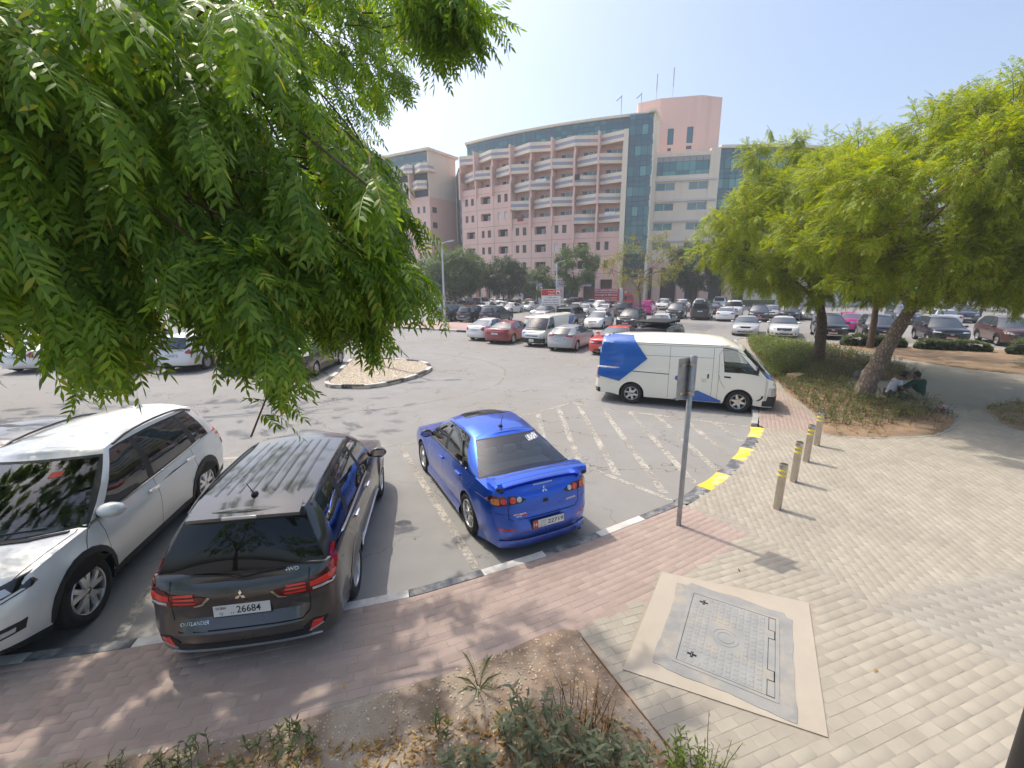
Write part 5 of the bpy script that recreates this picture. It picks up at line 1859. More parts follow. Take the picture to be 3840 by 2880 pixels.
def add_mirrors(kit,x,z,mats=('car_paint','black_plastic'),size=(.09,.12,.075)):
 for sgn in (1,-1):
  p,n = kit.hit('L' if sgn > 0 else 'R',x,z)
  mb = MB()
  c = Vector((x - .02,p.y + sgn * .13,z + .05))
  bm = bmesh.new(); bmesh.ops.create_uvsphere(bm,u_segments=14,v_segments=10,radius=1)
  for v in bm.verts:
   if v.co.x < -.35: v.co.x = -.35
   v.co = Vector((v.co.x * size[0],v.co.y * size[1],v.co.z * size[2]))
  mb.addbm(bm,0,Matrix.Translation(c))
  mb.tube([p + Vector((0,-sgn * .01,.0)),c + Vector((.01,-sgn * .07,-.03))],[.03,.022],8,1)
  mb.add([c + Vector((-.35 * size[0] - .002,sy * size[1] * .8,sz * size[2] * .8)) for sy,sz in ((-1,-.7),(1,-.7),(1,.7),(-1,.7))],[(0,1,2,3)],2)
  kit.add('mirror',mb.mesh('mirror',[mats[0],mats[1],'chrome']))
def add_handles(kit,pts,mat='car_paint',w=.19):
 for x,z in pts:
  for side in 'LR':
   p,n = kit.hit(side,x,z)
   mb = MB(); sgn = 1 if side == 'L' else -1
   mb.bbox(x - w / 2,x + w / 2,min(0,sgn * .035) + p.y,max(0,sgn * .035) + p.y,z - .016,z + .018,.008)
   cup = kit.add('door_handle',mb.mesh('door_handle',mat))
def add_plate(kit,end,z,w=.52,h=.11,tilt=0.0,y=0.0,texts=(),mat='plate_white',out=.02,red=None):
 p,n = kit.hit('rear' if end == 'rear' else 'front',y,z)
 sx = -1 if end == 'rear' else 1
 mt = Matrix.Translation((p.x + sx * out,y,z)) @ Matrix.Rotation(tilt * sx,4,'Y') @ (Matrix.Rotation(-math.pi / 2,4,'Z') if end == 'rear' else Matrix.Rotation(math.pi / 2,4,'Z')) @ Matrix.Rotation(math.pi / 2,4,'X')
 mb = MB(); mb.box(-w / 2,w / 2,-h / 2,h / 2,-.012,0,0,mt)
 mb.box(-w / 2 - .008,w / 2 + .008,-h / 2 - .008,h / 2 + .008,-.018,-.004,1,mt)
 pid = kit.add('number_plate',mb.mesh('number_plate',[mat,'black_plastic'],smooth=False))
 if red:
  r = MB(); r.box(red[0],red[1],red[2] if len(red) > 2 else -h / 2,red[3] if len(red) > 3 else h / 2,-.002,.0006,0,mt); kit.add('plate_panel',r.mesh('plate_panel','plate_red',smooth=False),pid)
 for key,tx,ty,th,tw,m in texts:
  t = MB(); text_mesh(t,key,mt @ Matrix.Translation((tx,ty,.0014)),th,0,tw)
  kit.add('plate_lettering',t.mesh('plate_lettering',m,smooth=False),pid)
 return mt
def line_strip(kit,name,pts,view,w,mat,off=.0015,parent=None,step=.05):
 """thin dark groove line along the body (panel gap)"""
 P = []
 for (a,b),(c,d) in zip(pts,pts[1:]):
  k = max(1,int(math.hypot(c - a,d - b) / step))
  P += [(a + (c - a) * q / k,b + (d - b) * q / k) for q in range(k)]
 P.append(pts[-1])
 V = []; F = []
 for i,(a,b) in enumerate(P):
  q0,q1 = P[max(i - 1,0)],P[min(i + 1,len(P) - 1)]
  t = Vector((q1[0] - q0[0],q1[1] - q0[1])).normalized(); nn = Vector((-t.y,t.x)) * (w / 2)
  for sg in (-1,1):
   p,n = kit.hit(view,a + nn.x * sg,b + nn.y * sg)
   V.append(p + n * off)
 for i in range(len(P) - 1): F.append((2 * i,2 * i + 1,2 * i + 3,2 * i + 2))
 me = new_mesh(name,V,F,[mat],smooth=False)
 kit.add(name,me,parent)
def arch_trim(kit,w=.055,mat='black_plastic',off=.012):
 R,Ra = kit.sp['rw'],kit.sp.get('Ra',kit.sp['rw'] + .05)
 for xc in (kit.xf,kit.xr):
  poly = []
  a0,a1 = -.25,math.pi + .25
  for k in range(15):
   a = a0 + (a1 - a0) * k / 14; poly.append((xc + (Ra + w) * math.cos(a),R + (Ra + w) * math.sin(a)))
  for k in range(14,-1,-1):
   a = a0 + (a1 - a0) * k / 14; poly.append((xc + (Ra + .002) * math.cos(a),R + (Ra + .002) * math.sin(a)))
  for v in 'LR': kit.patch('arch_trim',poly,v,mat,off,.12)
def mirror_poly(p): return [(-a,b) for a,b in p]
# ---- specs
def both(kit,name,poly,view,mat,off=.006,cell=.1,**k):
 a = kit.patch(name,poly,view,mat,off,cell,**k)
 b = kit.patch(name,mirror_poly(poly),view,mat,off,cell,**k) if view in ('rear','front') else None
 return a,b
def sides(kit,name,poly,mat,off=.006,cell=.1,**k):
 return [kit.patch(name,poly,v,mat,off,cell,**k) for v in 'LR']
def emblem(kit,view,a,b,r,mat='chrome'):
 """three-diamond badge"""
 mb = MB()
 p,n = kit.hit(view,a,b)
 for k in range(3):
  t = math.pi / 2 + k * 2 * math.pi / 3
  pts = []
  for rr,aa in ((0,t),(r * .58,t + .52),(r,t),(r * .58,t - .52)):
   pts.append((a + rr * math.cos(aa),b + rr * math.sin(aa)))
  V = []
  for q in pts:
   h,n2 = kit.hit(view,*q); V += [h + n * .012]
  W = [v - n * .01 for v in V]
  mb.add(V + W,[(0,1,2,3),(0,4,5,1),(1,5,6,2),(2,6,7,3),(3,7,4,0)])
 kit.add('badge',mb.mesh('badge',mat,smooth=False))
def roof_rails(kit,x0,x1,y,mat='silver_plastic',r=.016,h=.045):
 for sgn in (1,-1):
  pts = []
  for k in range(9):
   x = x0 + (x1 - x0) * k / 8
   p,n = kit.hit('top',x,sgn * y)
   pts.append(p + Vector((0,0,(0 if k in (0,8) else h))))
  mb = MB(); mb.tube(pts,r,8); kit.add('roof_rail',mb.mesh('roof_rail',mat))
def roof_antenna(kit,x,y=0.0,fin=False,length=.28,lean=-.55):
 p,n = kit.hit('top',x,y)
 mb = MB()
 if fin:
  V = [p + Vector(v) for v in ((.10,-.025,-.005),(.10,.025,-.005),(-.10,.035,-.005),(-.10,-.035,-.005),(-.06,0,.075),(-.09,0,.075))]
  mb.add(V,[(0,1,4),(1,2,5,4),(2,3,5),(3,0,4,5)])
  kit.add('roof_antenna',mb.mesh('roof_antenna','car_paint',sharp=60))
 else:
  mb.ball(p + Vector((0,0,.005)),(.05,.035,.03),12,8)
  mb.tube([p,p + Vector((math.sin(lean) * length,0.02,math.cos(lean) * length))],[.007,.003],6)
  kit.add('roof_antenna',mb.mesh('roof_antenna','black_plastic'))
def wiper(kit,view,pts,mat='black_plastic'):
 P = []
 for a,b in pts:
  p,n = kit.hit(view,a,b); P.append(p + n * .018)
 mb = MB(); mb.tube(P,.008,6); kit.add('wiper',mb.mesh('wiper',mat))
# ---- blue sedan
lan = build_car(dict(L=4.57,W=1.76,wb=2.635,fo=.95,rw=.325,Ra=.365,zsill=.16,zfb=.17,zrb=.19,hi=True,tw=.215,wheel='lancer',win=-.005,paint='car_paint_metallic',
 zsh=[(-2.29,.915),(-2.12,.985),(-1.7,1.0),(-1.3,.985),(-.4,.955),(.5,.925),(1.05,.91),(1.6,.85),(2.0,.77),(2.285,.66)],crown=.045,
 rear_prof=[(0,.07),(.12,.015),(.3,0),(.40,.015),(.46,.07),(.52,.085),(.8,.09),(.95,.115),(1,.16)],rc=.5,en=2.9,flare=.012,
 gaps=[-.98,-.05,.92],doors=[(-.98,-.05),(-.05,.92)],door_k0=2,cabin=(-1.5,1.0),tub_z=.9,seat_x=(.1,),
 glass='glass_dark',glass_rear='glass_tint',glass_front='glass_tint',
 gh=dict(rear=(-1.6,-.80),rbow=(.13,.10),segs=[('p',-1.2,-.68),('w',-.96,-.62),('k',-.92,-.59),('w',-.11,-.1),('k',-.01,-.03),('w',.84,.20),('p',1.02,.32)],wbow=(.25,.12),
   zr=[(-.95,1.345),(-.4,1.415),(.05,1.425),(.4,1.38)],yt=[(-.95,.52),(0,.575),(.4,.55)],crown=.05,bulge=.045,rcrown=.035,zrb=1.02)))
K = lan
tl = [(.86,.83),(.87,.90),(.78,.93),(.61,.925),(.60,.80),(.74,.79)]
both(K,'tail_light',tl,'rear','red_lens_dark',.010)
tl2 = [(.575,.795),(.575,.922),(.44,.90),(.31,.845),(.37,.805)]
both(K,'tail_light',tl2,'rear','gloss_black',.008)
circ = lambda cy,cz,r,n=14: [(cy + r * math.cos(2 * math.pi * k / n),cz + r * math.sin(2 * math.pi * k / n)) for k in range(n)]
for cy,m,r in ((.515,'red_led',.045),(.42,'clear_lens',.036),(.645,'red_led',.042)):
 both(K,'lamp_bulb',circ(cy,.856,r),'rear',m,.014,.06)
both(K,'lamp_bulb',[(.70,.81),(.77,.815),(.79,.88),(.70,.895)],'rear','amber_lens',.014)
sides(K,'tail_light',[(-2.12,.825),(-1.97,.865),(-1.99,.905),(-2.12,.915)],'red_lens_dark',.008)
line_strip(K,'trunk_gap',[(.59,.96),(.585,.60),(.52,.555),(-.52,.555),(-.585,.60),(-.59,.96)],'rear',.009,'gap')
line_strip(K,'bumper_gap',[(.86,.70),(.60,.66)],'rear',.007,'gap'); line_strip(K,'bumper_gap',[(-.86,.70),(-.60,.66)],'rear',.007,'gap')
add_plate(K,'rear',.475,.52,.115,tilt=-.05,out=.03,red=(-.26,-.175),mat='plate_white',texts=[('16',-.217,0,.05,None,'white_print'),('22719',.115,0,.062,.26,'ink'),('ad_ar1',-.105,.032,.026,.11,'ink'),('ad_ar2',-.105,-.004,.024,.09,'ink'),('ad_en',-.105,-.038,.016,.11,'ink')])
emblem(K,'rear',0,.905,.05)
K.patch('brake_light',[(-.16,.985),(.16,.985),(.16,1.0),(-.16,1.0)],'rear','clear_lens',.006,.1)
K.patch('trunk_button',[(-.04,.745),(.04,.745),(.03,.79),(-.03,.79)],'rear','black_plastic',.008)
K.lettering('badge_lettering','lancer','rear',-.44,.70,.03,'chrome',.008,.17)
K.lettering('badge_lettering','mitsubishi','rear',.42,.64,.026,'chrome',.008,.19)
K.patch('sticker',[(.30,.595),(.37,.595),(.37,.62),(.30,.62)],'rear','plate_red',.005); K.patch('sticker',[(.39,.597),(.47,.597),(.47,.61),(.39,.61)],'rear','white_print',.005)
both(K,'reflector',[(.52,.425),(.74,.44),(.73,.475),(.52,.455)],'rear','red_lens',.006)
K.lettering('window_sticker','urias','rear',-.40,1.305,.055,'white_print',.006,.24)
for v in 'L': K.lettering('window_sticker','urias',v,-.83,.985,.03,'white_print',.006,.13)
ex = MB(); ex.lathe([(.03,0),(.04,0),(.04,.16),(.03,.16)],14,mtx=Matrix.Translation((-2.28,-.55,.22)) @ Matrix.Rotation(math.pi / 2,4,'Y'),close=True); K.add('exhaust',ex.mesh('exhaust','chrome'))
K.patch('diffuser',[(-.55,.19),(.55,.19),(.5,.24),(-.5,.24)],'rear','black_plastic',.004)
# rear bumper lip, side skirts
lip = MB()
for sgn in (1,):
 pts = []
 for k in range(13):
  y = -.84 + 1.68 * k / 12
  p,n = K.hit('rear',y,.26); pts.append((p + n * .02,p + n * .035,p - n * .1))
 V = []; F = []
 for a,b,c in pts: V += [(a.x,a.y,.27),(b.x,b.y,.20),(b.x + .01,b.y,.165),(c.x,c.y,.165)]
 for k in range(12):
  for j in range(3): F.append((k * 4 + j,k * 4 + j + 1,k * 4 + j + 5,k * 4 + j + 4))
 lip.add(V,F)
K.add('bumper_lip',lip.mesh('bumper_lip','car_paint_metallic'))
for v,sg in (('L',1),('R',-1)):
 mb = MB(); V = []; F = []
 for k in range(9):
  x = -.9 + 1.85 * k / 8
  p,n = K.hit(v,x,.30)
  V += [(x,p.y - sg * .01,.31),(x,p.y + sg * .035,.22),(x,p.y + sg * .03,.13),(x,p.y - sg * .1,.13)]
 for k in range(8):
  for j in range(3): F.append((k * 4 + j,k * 4 + j + 1,k * 4 + j + 5,k * 4 + j + 4))
 mb.add(V,F); K.add('side_skirt',mb.mesh('side_skirt','car_paint_metallic'))
# wing spoiler
def blade(pts,chord,thick,mat,name):
 """aerofoil swept through (x, y, z, chord_scale)"""
 V = []; F = []
 sec = [(0,0),(-.25,.55),(-.6,.8),(-1.0,.35),(-1.0,.15),(-.55,-.2),(-.2,-.25)]
 for x,y,z,c in pts:
  for u,w in sec: V.append((x + u * chord * c,y,z + w * thick))
 ns = len(sec)
 for i in range(len(pts) - 1):
  for j in range(ns): F.append((i * ns + j,i * ns + (j + 1) % ns,(i + 1) * ns + (j + 1) % ns,(i + 1) * ns + j))
 F += [tuple(range(ns - 1,-1,-1)),tuple((len(pts) - 1) * ns + j for j in range(ns))]
 m = MB().add(V,F); return m.mesh(name,mat,sharp=50)
sp_id = K.add('spoiler',blade([(-1.93,-.735 + 1.47 * k / 12,1.11 + .04 * math.cos((k - 6) / 6 * 1.35),1.0 - .10 * abs(k - 6) / 6) for k in range(13)],.215,.026,'car_paint_metallic','spoiler'))
for sg in (1,-1):
 mb = MB()
 V = [(-1.80,sg * .745,1.11),(-1.93,sg * .75,1.135),(-2.13,sg * .745,1.13),(-2.16,sg * .735,1.08),(-2.10,sg * .69,.97),(-1.84,sg * .70,.965),(-1.72,sg * .735,1.03)]
 W = [(x,y - sg * .075,z) for x,y,z in V]
 nV = len(V)
 mb.add(V + W,[tuple(range(nV)),tuple(range(2 * nV - 1,nV - 1,-1))] + [(i,(i + 1) % nV,nV + (i + 1) % nV,nV + i) for i in range(nV)])
 me = mb.mesh('spoiler_leg','car_paint_metallic',sharp=30)
 K.add('spoiler_leg',me,sp_id)
 mb = MB(); mb.ball((-2.12,sg * .70,1.05),(.065,.05,.045)); K.add('spoiler_cap',mb.mesh('spoiler_cap','gloss_black'),sp_id)
shelf = MB(); shelf.bbox(-1.55,-1.02,-.62,.62,.90,.955,.02); shelf.bbox(-1.06,-.92,-.62,.62,.60,1.08,.05)
for y in (-.36,0,.36): shelf.bbox(-1.06,-.95,y - .12,y + .12,1.08,1.22,.04)
K.add('rear_bench',shelf.mesh('rear_bench','seat_light'))
K.patch('sunroof',[(-.02,-.40),(.36,-.36),(.38,.36),(-.02,.40)],'top','gloss_black',.004,.08)
roof_antenna(K,-.66)
add_mirrors(K,.80,.96,('gloss_black','black_plastic'))
add_handles(K,[(.02,.80),(-.86,.83)],'car_paint_metallic')
for v in 'LR':
 sg = 1
 K.patch('window_visor',[(.80,.99),(.50,1.20),(.22,1.345),(.02,1.36),(.02,1.31),(.22,1.29),(.48,1.14),(.76,.97)],v,'gloss_black',.022,.1)
 K.patch('window_visor',[(-.06,1.36),(-.35,1.35),(-.62,1.27),(-.86,1.1),(-.80,1.08),(-.6,1.2),(-.33,1.30),(-.06,1.31)],v,'gloss_black',.022,.1)
 line_strip(K,'window_trim',[(.98,.925),(.3,.945),(-.4,.965),(-1.1,.985)],v,.014,'chrome',.006)
line_strip(K,'hood_gap',[(1.24,-.8),(1.30,0),(1.24,.8)],'top',.008,'gap')
both(K,'headlight',[(.50,.60),(.80,.64),(.84,.72),(.72,.74),(.55,.68)],'front','clear_lens',.008)
K.patch('grille',[(-.42,.30),(.42,.30),(.48,.62),(-.48,.62)],'front','gloss_black',.006)
wiper(K,'rear',[(0,1.03)] * 1 + [(.01,1.035)]) if False else None
LAN = K
# ---- grey SUV
K = build_car(dict(L=4.695,W=1.81,wb=2.67,fo=.94,rw=.352,Ra=.40,zsill=.235,zfb=.25,zrb=.27,hi=True,tw=.225,wheel='ten',win=.0,paint='car_paint_metallic',belt_ref=1.04,
 zsh=[(-2.35,.97),(-2.15,1.05),(-1.6,1.06),(-.8,1.045),(0,1.015),(.8,.99),(1.15,.985),(1.6,.95),(2.1,.86),(2.35,.74)],crown=.05,
 side_prof=[(0.15,.09),(.28,.04),(.45,.015),(.66,0),(.82,.012),(.95,.03),(1.1,.07)],flare=.02,
 rear_prof=[(0,.10),(.10,.03),(.25,0),(.36,.0),(.40,.035),(.46,.10),(.52,.115),(.62,.10),(.8,.10),(.95,.13),(1,.17)],rc=.42,en=3.0,
 gaps=[-1.02,-.05,.98],doors=[(-1.02,-.05),(-.05,.98)],door_k0=1,cabin=(-2.0,1.1),tub_z=.95,seat_x=(.1,-.8),
 glass='glass_dark',glass_front='glass_tint',glass_rear='glass_opaque',
 gh=dict(rear=(-2.08,-1.84),rbow=(.11,.13),rbul=.8,rv=(.0,.9),segs=[('p',-1.86,-1.64),('w',-1.25,-1.17),('k',-1.15,-1.09),('w',-.12,-.14),('k',-.02,-.06),('w',.92,.30),('p',1.10,.42)],wbow=(.25,.12),
   zr=[(-1.95,1.53),(-1.4,1.58),(-.5,1.605),(.2,1.59),(.5,1.54)],yt=[(-1.95,.55),(-1,.615),(.5,.59)],crown=.05,bulge=.045,rcrown=.04,vl=[0,.035,.075,.3,.52,.74,.86,.90,.935,1.0])))
tlp = [(.905,1.02),(.90,.86),(.84,.80),(.60,.79),(.36,.79),(.29,.855),(.45,.885),(.64,.91),(.80,.985),(.86,1.10),(.90,1.16)]
both(K,'tail_light',tlp,'rear','red_lens_dark',.012)
for z0 in (.81,.845,.88):
 both(K,'lamp_strip',[(.40 + (z0 - .81) * .3,z0),(.60,z0 + .004),(.60,z0 + .022),(.40 + (z0 - .81) * .3,z0 + .018)],'rear','red_led',.017)
both(K,'lamp_strip',[(.64,.85),(.83,.87),(.86,.96),(.80,.93),(.64,.895)],'rear','red_led',.017)
both(K,'lamp_strip',[(.66,.81),(.83,.825),(.85,.85),(.66,.835)],'rear','clear_lens',.017)
sides(K,'tail_light',[(-2.20,.82),(-2.02,.93),(-1.86,1.10),(-1.92,1.14),(-2.08,1.02),(-2.22,.98)],'red_lens',.010)
both(K,'chrome_strip',[(.27,.855),(.34,.785),(.42,.775),(.42,.787),(.355,.797),(.295,.862)],'rear','chrome',.014)
line_strip(K,'tailgate_gap',[(.635,1.02),(.625,.60),(.56,.545),(-.56,.545),(-.625,.60),(-.635,1.02)],'rear',.010,'gap')
line_strip(K,'hatch_gap',[(-1.93,-.60),(-1.80,-.55),(-1.78,-.30),(-1.77,0),(-1.78,.30),(-1.80,.55),(-1.93,.60)],'top',.010,'gap')
add_plate(K,'rear',.70,.52,.115,tilt=-.06,out=.012,texts=[('26684',.06,.002,.075,.22,'ink'),('dubai',-.19,.03,.028,.09,'ink'),('q',-.19,-.03,.035,None,'ink'),('11',-.09,-.03,.024,None,'ink')])
emblem(K,'rear',0,.85,.055)
K.lettering('badge_lettering','outlander','rear',.43,.60,.026,'chrome',.008,.26)
K.lettering('badge_lettering','4wd','rear',-.47,1.03,.03,'chrome',.006,.13)
both(K,'fog_lamp',[(.58,.36),(.74,.42),(.78,.49),(.66,.52),(.56,.45)],'rear','black_plastic',.008)
both(K,'fog_lamp',[(.61,.40),(.72,.44),(.74,.49),(.65,.50)],'rear','red_led',.014); both(K,'fog_lamp',[(.60,.375),(.74,.43),(.72,.44),(.61,.40)],'rear','clear_lens',.013)
K.patch('bumper_insert',[(-.62,.33),(.62,.33),(.56,.42),(-.56,.42)],'rear','black_plastic',.006)
K.patch('skid_plate',[(-.70,.285),(.70,.285),(.60,.325),(.40,.335),(-.40,.335),(-.60,.325)],'rear','silver_plastic',.016)
wiper(K,'rear',[(-.02,1.0),(.10,1.045),(.28,1.06),(.44,1.05)])
wiper(K,'rear',[(-.02,1.0),(-.2,1.03),(-.42,1.035)])
spo = MB(); V = []; F = []
for k in range(11):
 y = -.535 + 1.07 * k / 10; b = .08 * (1 - (k - 5) ** 2 / 25)
 c_ = .045 * (1 - (y / .54) ** 2)
 V += [(-1.74,y * .98,1.57 + c_),(-1.95 - b,y,1.535 + c_),(-1.955 - b,y,1.505 + c_),(-1.86,y * .97,1.49 + c_ * .5)]
for k in range(10):
 for j in range(3): F.append((k * 4 + j,k * 4 + j + 1,k * 4 + j + 5,k * 4 + j + 4))
F += [(0,1,2,3),(40,43,42,41)]
spo.add(V,F); sid = K.add('roof_spoiler',spo.mesh('roof_spoiler','car_paint_metallic',sharp=40))
bl = MB(); bl.bbox(-2.045,-2.02,-.16,.16,1.555,1.585,.006); K.add('brake_light',bl.mesh('brake_light','silver_plastic'),sid)
for k in range(8):
 y = -.42 + .12 * k
 if abs(y) < .04: continue
 line_strip(K,'roof_rib',[(-1.55,y),(.05,y * .97)],'top',.012,'car_paint_metallic',.010,step=.2)
 line_strip(K,'roof_rib',[(-1.55,y + .013),(.05,(y + .013) * .97)],'top',.006,'gap',.002,step=.2)
roof_antenna(K,-1.62,0,length=.22)
roof_rails(K,-1.75,.15,.60,'gloss_black',.014,.02)
add_mirrors(K,.86,1.02,('car_paint_metallic','black_plastic'),(.10,.13,.085))
add_handles(K,[(.0,.90),(-.92,.93)],'chrome')
arch_trim(K,.035,'car_paint_metallic',.006)
for v in 'LR':
 line_strip(K,'window_trim',[(1.0,1.0),(.3,1.012),(-.5,1.035),(-1.3,1.055),(-1.75,1.075)],v,.014,'chrome',.006)
 K.patch('sill_trim',[(-.80,.27),(.95,.27),(.95,.35),(-.80,.35)],v,'black_plastic',.01); K.patch('sill_chrome',[(-.78,.355),(.93,.355),(.93,.375),(-.78,.375)],v,'silver_plastic',.014)
both(K,'headlight',[(.42,.74),(.82,.80),(.86,.88),(.70,.87)],'front','clear_lens',.008)
OUT = K
# ---- white SUV seen from the front
K = build_car(dict(L=4.69,W=1.82,wb=2.705,fo=.93,rw=.358,Ra=.405,zsill=.24,zfb=.26,zrb=.3,hi=True,tw=.225,wheel='double',win=.0,clad=2,belt_ref=1.02,levels=[0,.06,.13,.34,.50,.65,.8,.9,.96,1.0],
 zsh=[(-2.35,.98),(-2.15,1.08),(-1.6,1.085),(-.8,1.045),(0,1.01),(.8,.985),(1.15,.985),(1.6,.965),(2.05,.89),(2.35,.76)],crown=.075,
 side_prof=[(0.15,.10),(.28,.05),(.42,.03),(.62,.005),(.80,0),(.92,.03),(1.08,.075)],flare=.022,fc=.62,en=2.5,
 front_prof=[(0,.14),(.14,.03),(.32,0),(.55,.02),(.8,.06),(.95,.13),(1,.22)],
 gaps=[-1.05,-.04,1.02],doors=[(-1.05,-.04),(-.04,1.02)],door_k0=2,cabin=(-2.0,1.2),tub_z=.95,seat_x=(.12,-.8),
 glass='glass_dark',glass_front='glass_tint',
 gh=dict(rear=(-2.06,-1.80),rbow=(.12,.12),segs=[('p',-1.72,-1.52),('w',-1.30,-1.16),('k',-1.18,-1.08),('w',-.10,-.14),('k',.0,-.06),('w',.98,.24),('p',1.16,.34)],wbow=(.34,.16),wcrown=.07,
   zr=[(-1.95,1.54),(-1.4,1.61),(-.5,1.655),(.1,1.64),(.45,1.58)],yt=[(-1.95,.55),(-1,.62),(.5,.60)],crown=.06,bulge=.045)))
arch_trim(K,.06,'black_plastic',.012)
both(K,'headlight',[(.40,.80),(.48,.745),(.70,.76),(.84,.82),(.885,.93),(.80,.93),(.60,.87)],'front','gloss_black',.010)
both(K,'headlight_lens',[(.50,.79),(.66,.79),(.76,.83),(.72,.87),(.60,.845)],'front','clear_lens',.016)
both(K,'running_light',[(.42,.79),(.50,.755),(.70,.77),(.82,.825),(.80,.835),(.68,.785),(.50,.775)],'front','white_print',.018)
both(K,'fog_lamp',[(.58,.42),(.80,.47),(.82,.56),(.62,.53)],'front','black_plastic',.010)
both(K,'fog_lamp',[(.64,.455),(.76,.48),(.77,.52),(.65,.50)],'front','clear_lens',.016)
K.patch('grille',[(-.40,.56),(.40,.56),(.46,.82),(-.46,.82)],'front','gloss_black',.008)
K.patch('grille_chrome',[(-.46,.83),(-.26,.52),(.26,.52),(.46,.83),(.40,.83),(.22,.57),(-.22,.57),(-.40,.83)],'front','chrome',.016)
add_plate(K,'front',.45,.52,.11,texts=[('plate_far',0,0,.06,.3,'ink')])
K.patch('bumper_insert',[(-.7,.29),(.7,.29),(.6,.38),(-.6,.38)],'front','black_plastic',.008)
line_strip(K,'hood_gap',[(2.12,.70),(1.75,.76),(1.28,.80),(1.22,.78)],'top',.009,'gap'); line_strip(K,'hood_gap',[(2.12,-.70),(1.75,-.76),(1.28,-.80),(1.22,-.78)],'top',.009,'gap')
line_strip(K,'hood_gap',[(2.12,.70),(2.20,.40),(2.22,0),(2.20,-.40),(2.12,-.70)],'top',.009,'gap')
K.patch('wiper_cowl',[(1.26,-.74),(1.40,-.5),(1.50,0),(1.40,.5),(1.26,.74),(1.30,.74),(1.46,.5),(1.56,0),(1.46,-.5),(1.30,-.74)],'top','black_plastic',.012)
wiper(K,'front',[(.55,1.06),(.2,1.085),(-.15,1.10)]); wiper(K,'front',[(-.05,1.06),(-.35,1.085),(-.62,1.11)])
K.patch('window_sticker',[(.30,1.44),(.40,1.44),(.40,1.48),(.30,1.48)],'front','plate_red',.004)
for v in 'LR':
 line_strip(K,'window_trim',[(1.16,1.0),(.5,1.005),(-.3,1.03),(-1.0,1.065),(-1.42,1.10)],v,.016,'chrome',.006)
 line_strip(K,'fender_gap',[(1.36,.80),(1.20,.97),(1.05,1.0)],v,.007,'gap')
sides(K,'tail_light',[(-2.24,.93),(-2.05,.96),(-1.90,1.02),(-2.02,1.12),(-2.2,1.1)],'red_led',.010)
both(K,'tail_light',[(.905,.93),(.70,.92),(.66,.98),(.75,1.08),(.86,1.10)],'rear','red_lens',.01)
roof_rails(K,-1.7,.2,.615,'gloss_black',.017,.03)
roof_antenna(K,-1.45,0,fin=True)
add_mirrors(K,.98,1.02,('car_paint','black_plastic'),(.11,.145,.085))
add_handles(K,[(.06,.90),(-.92,.94)],'chrome',.21)
XT = K
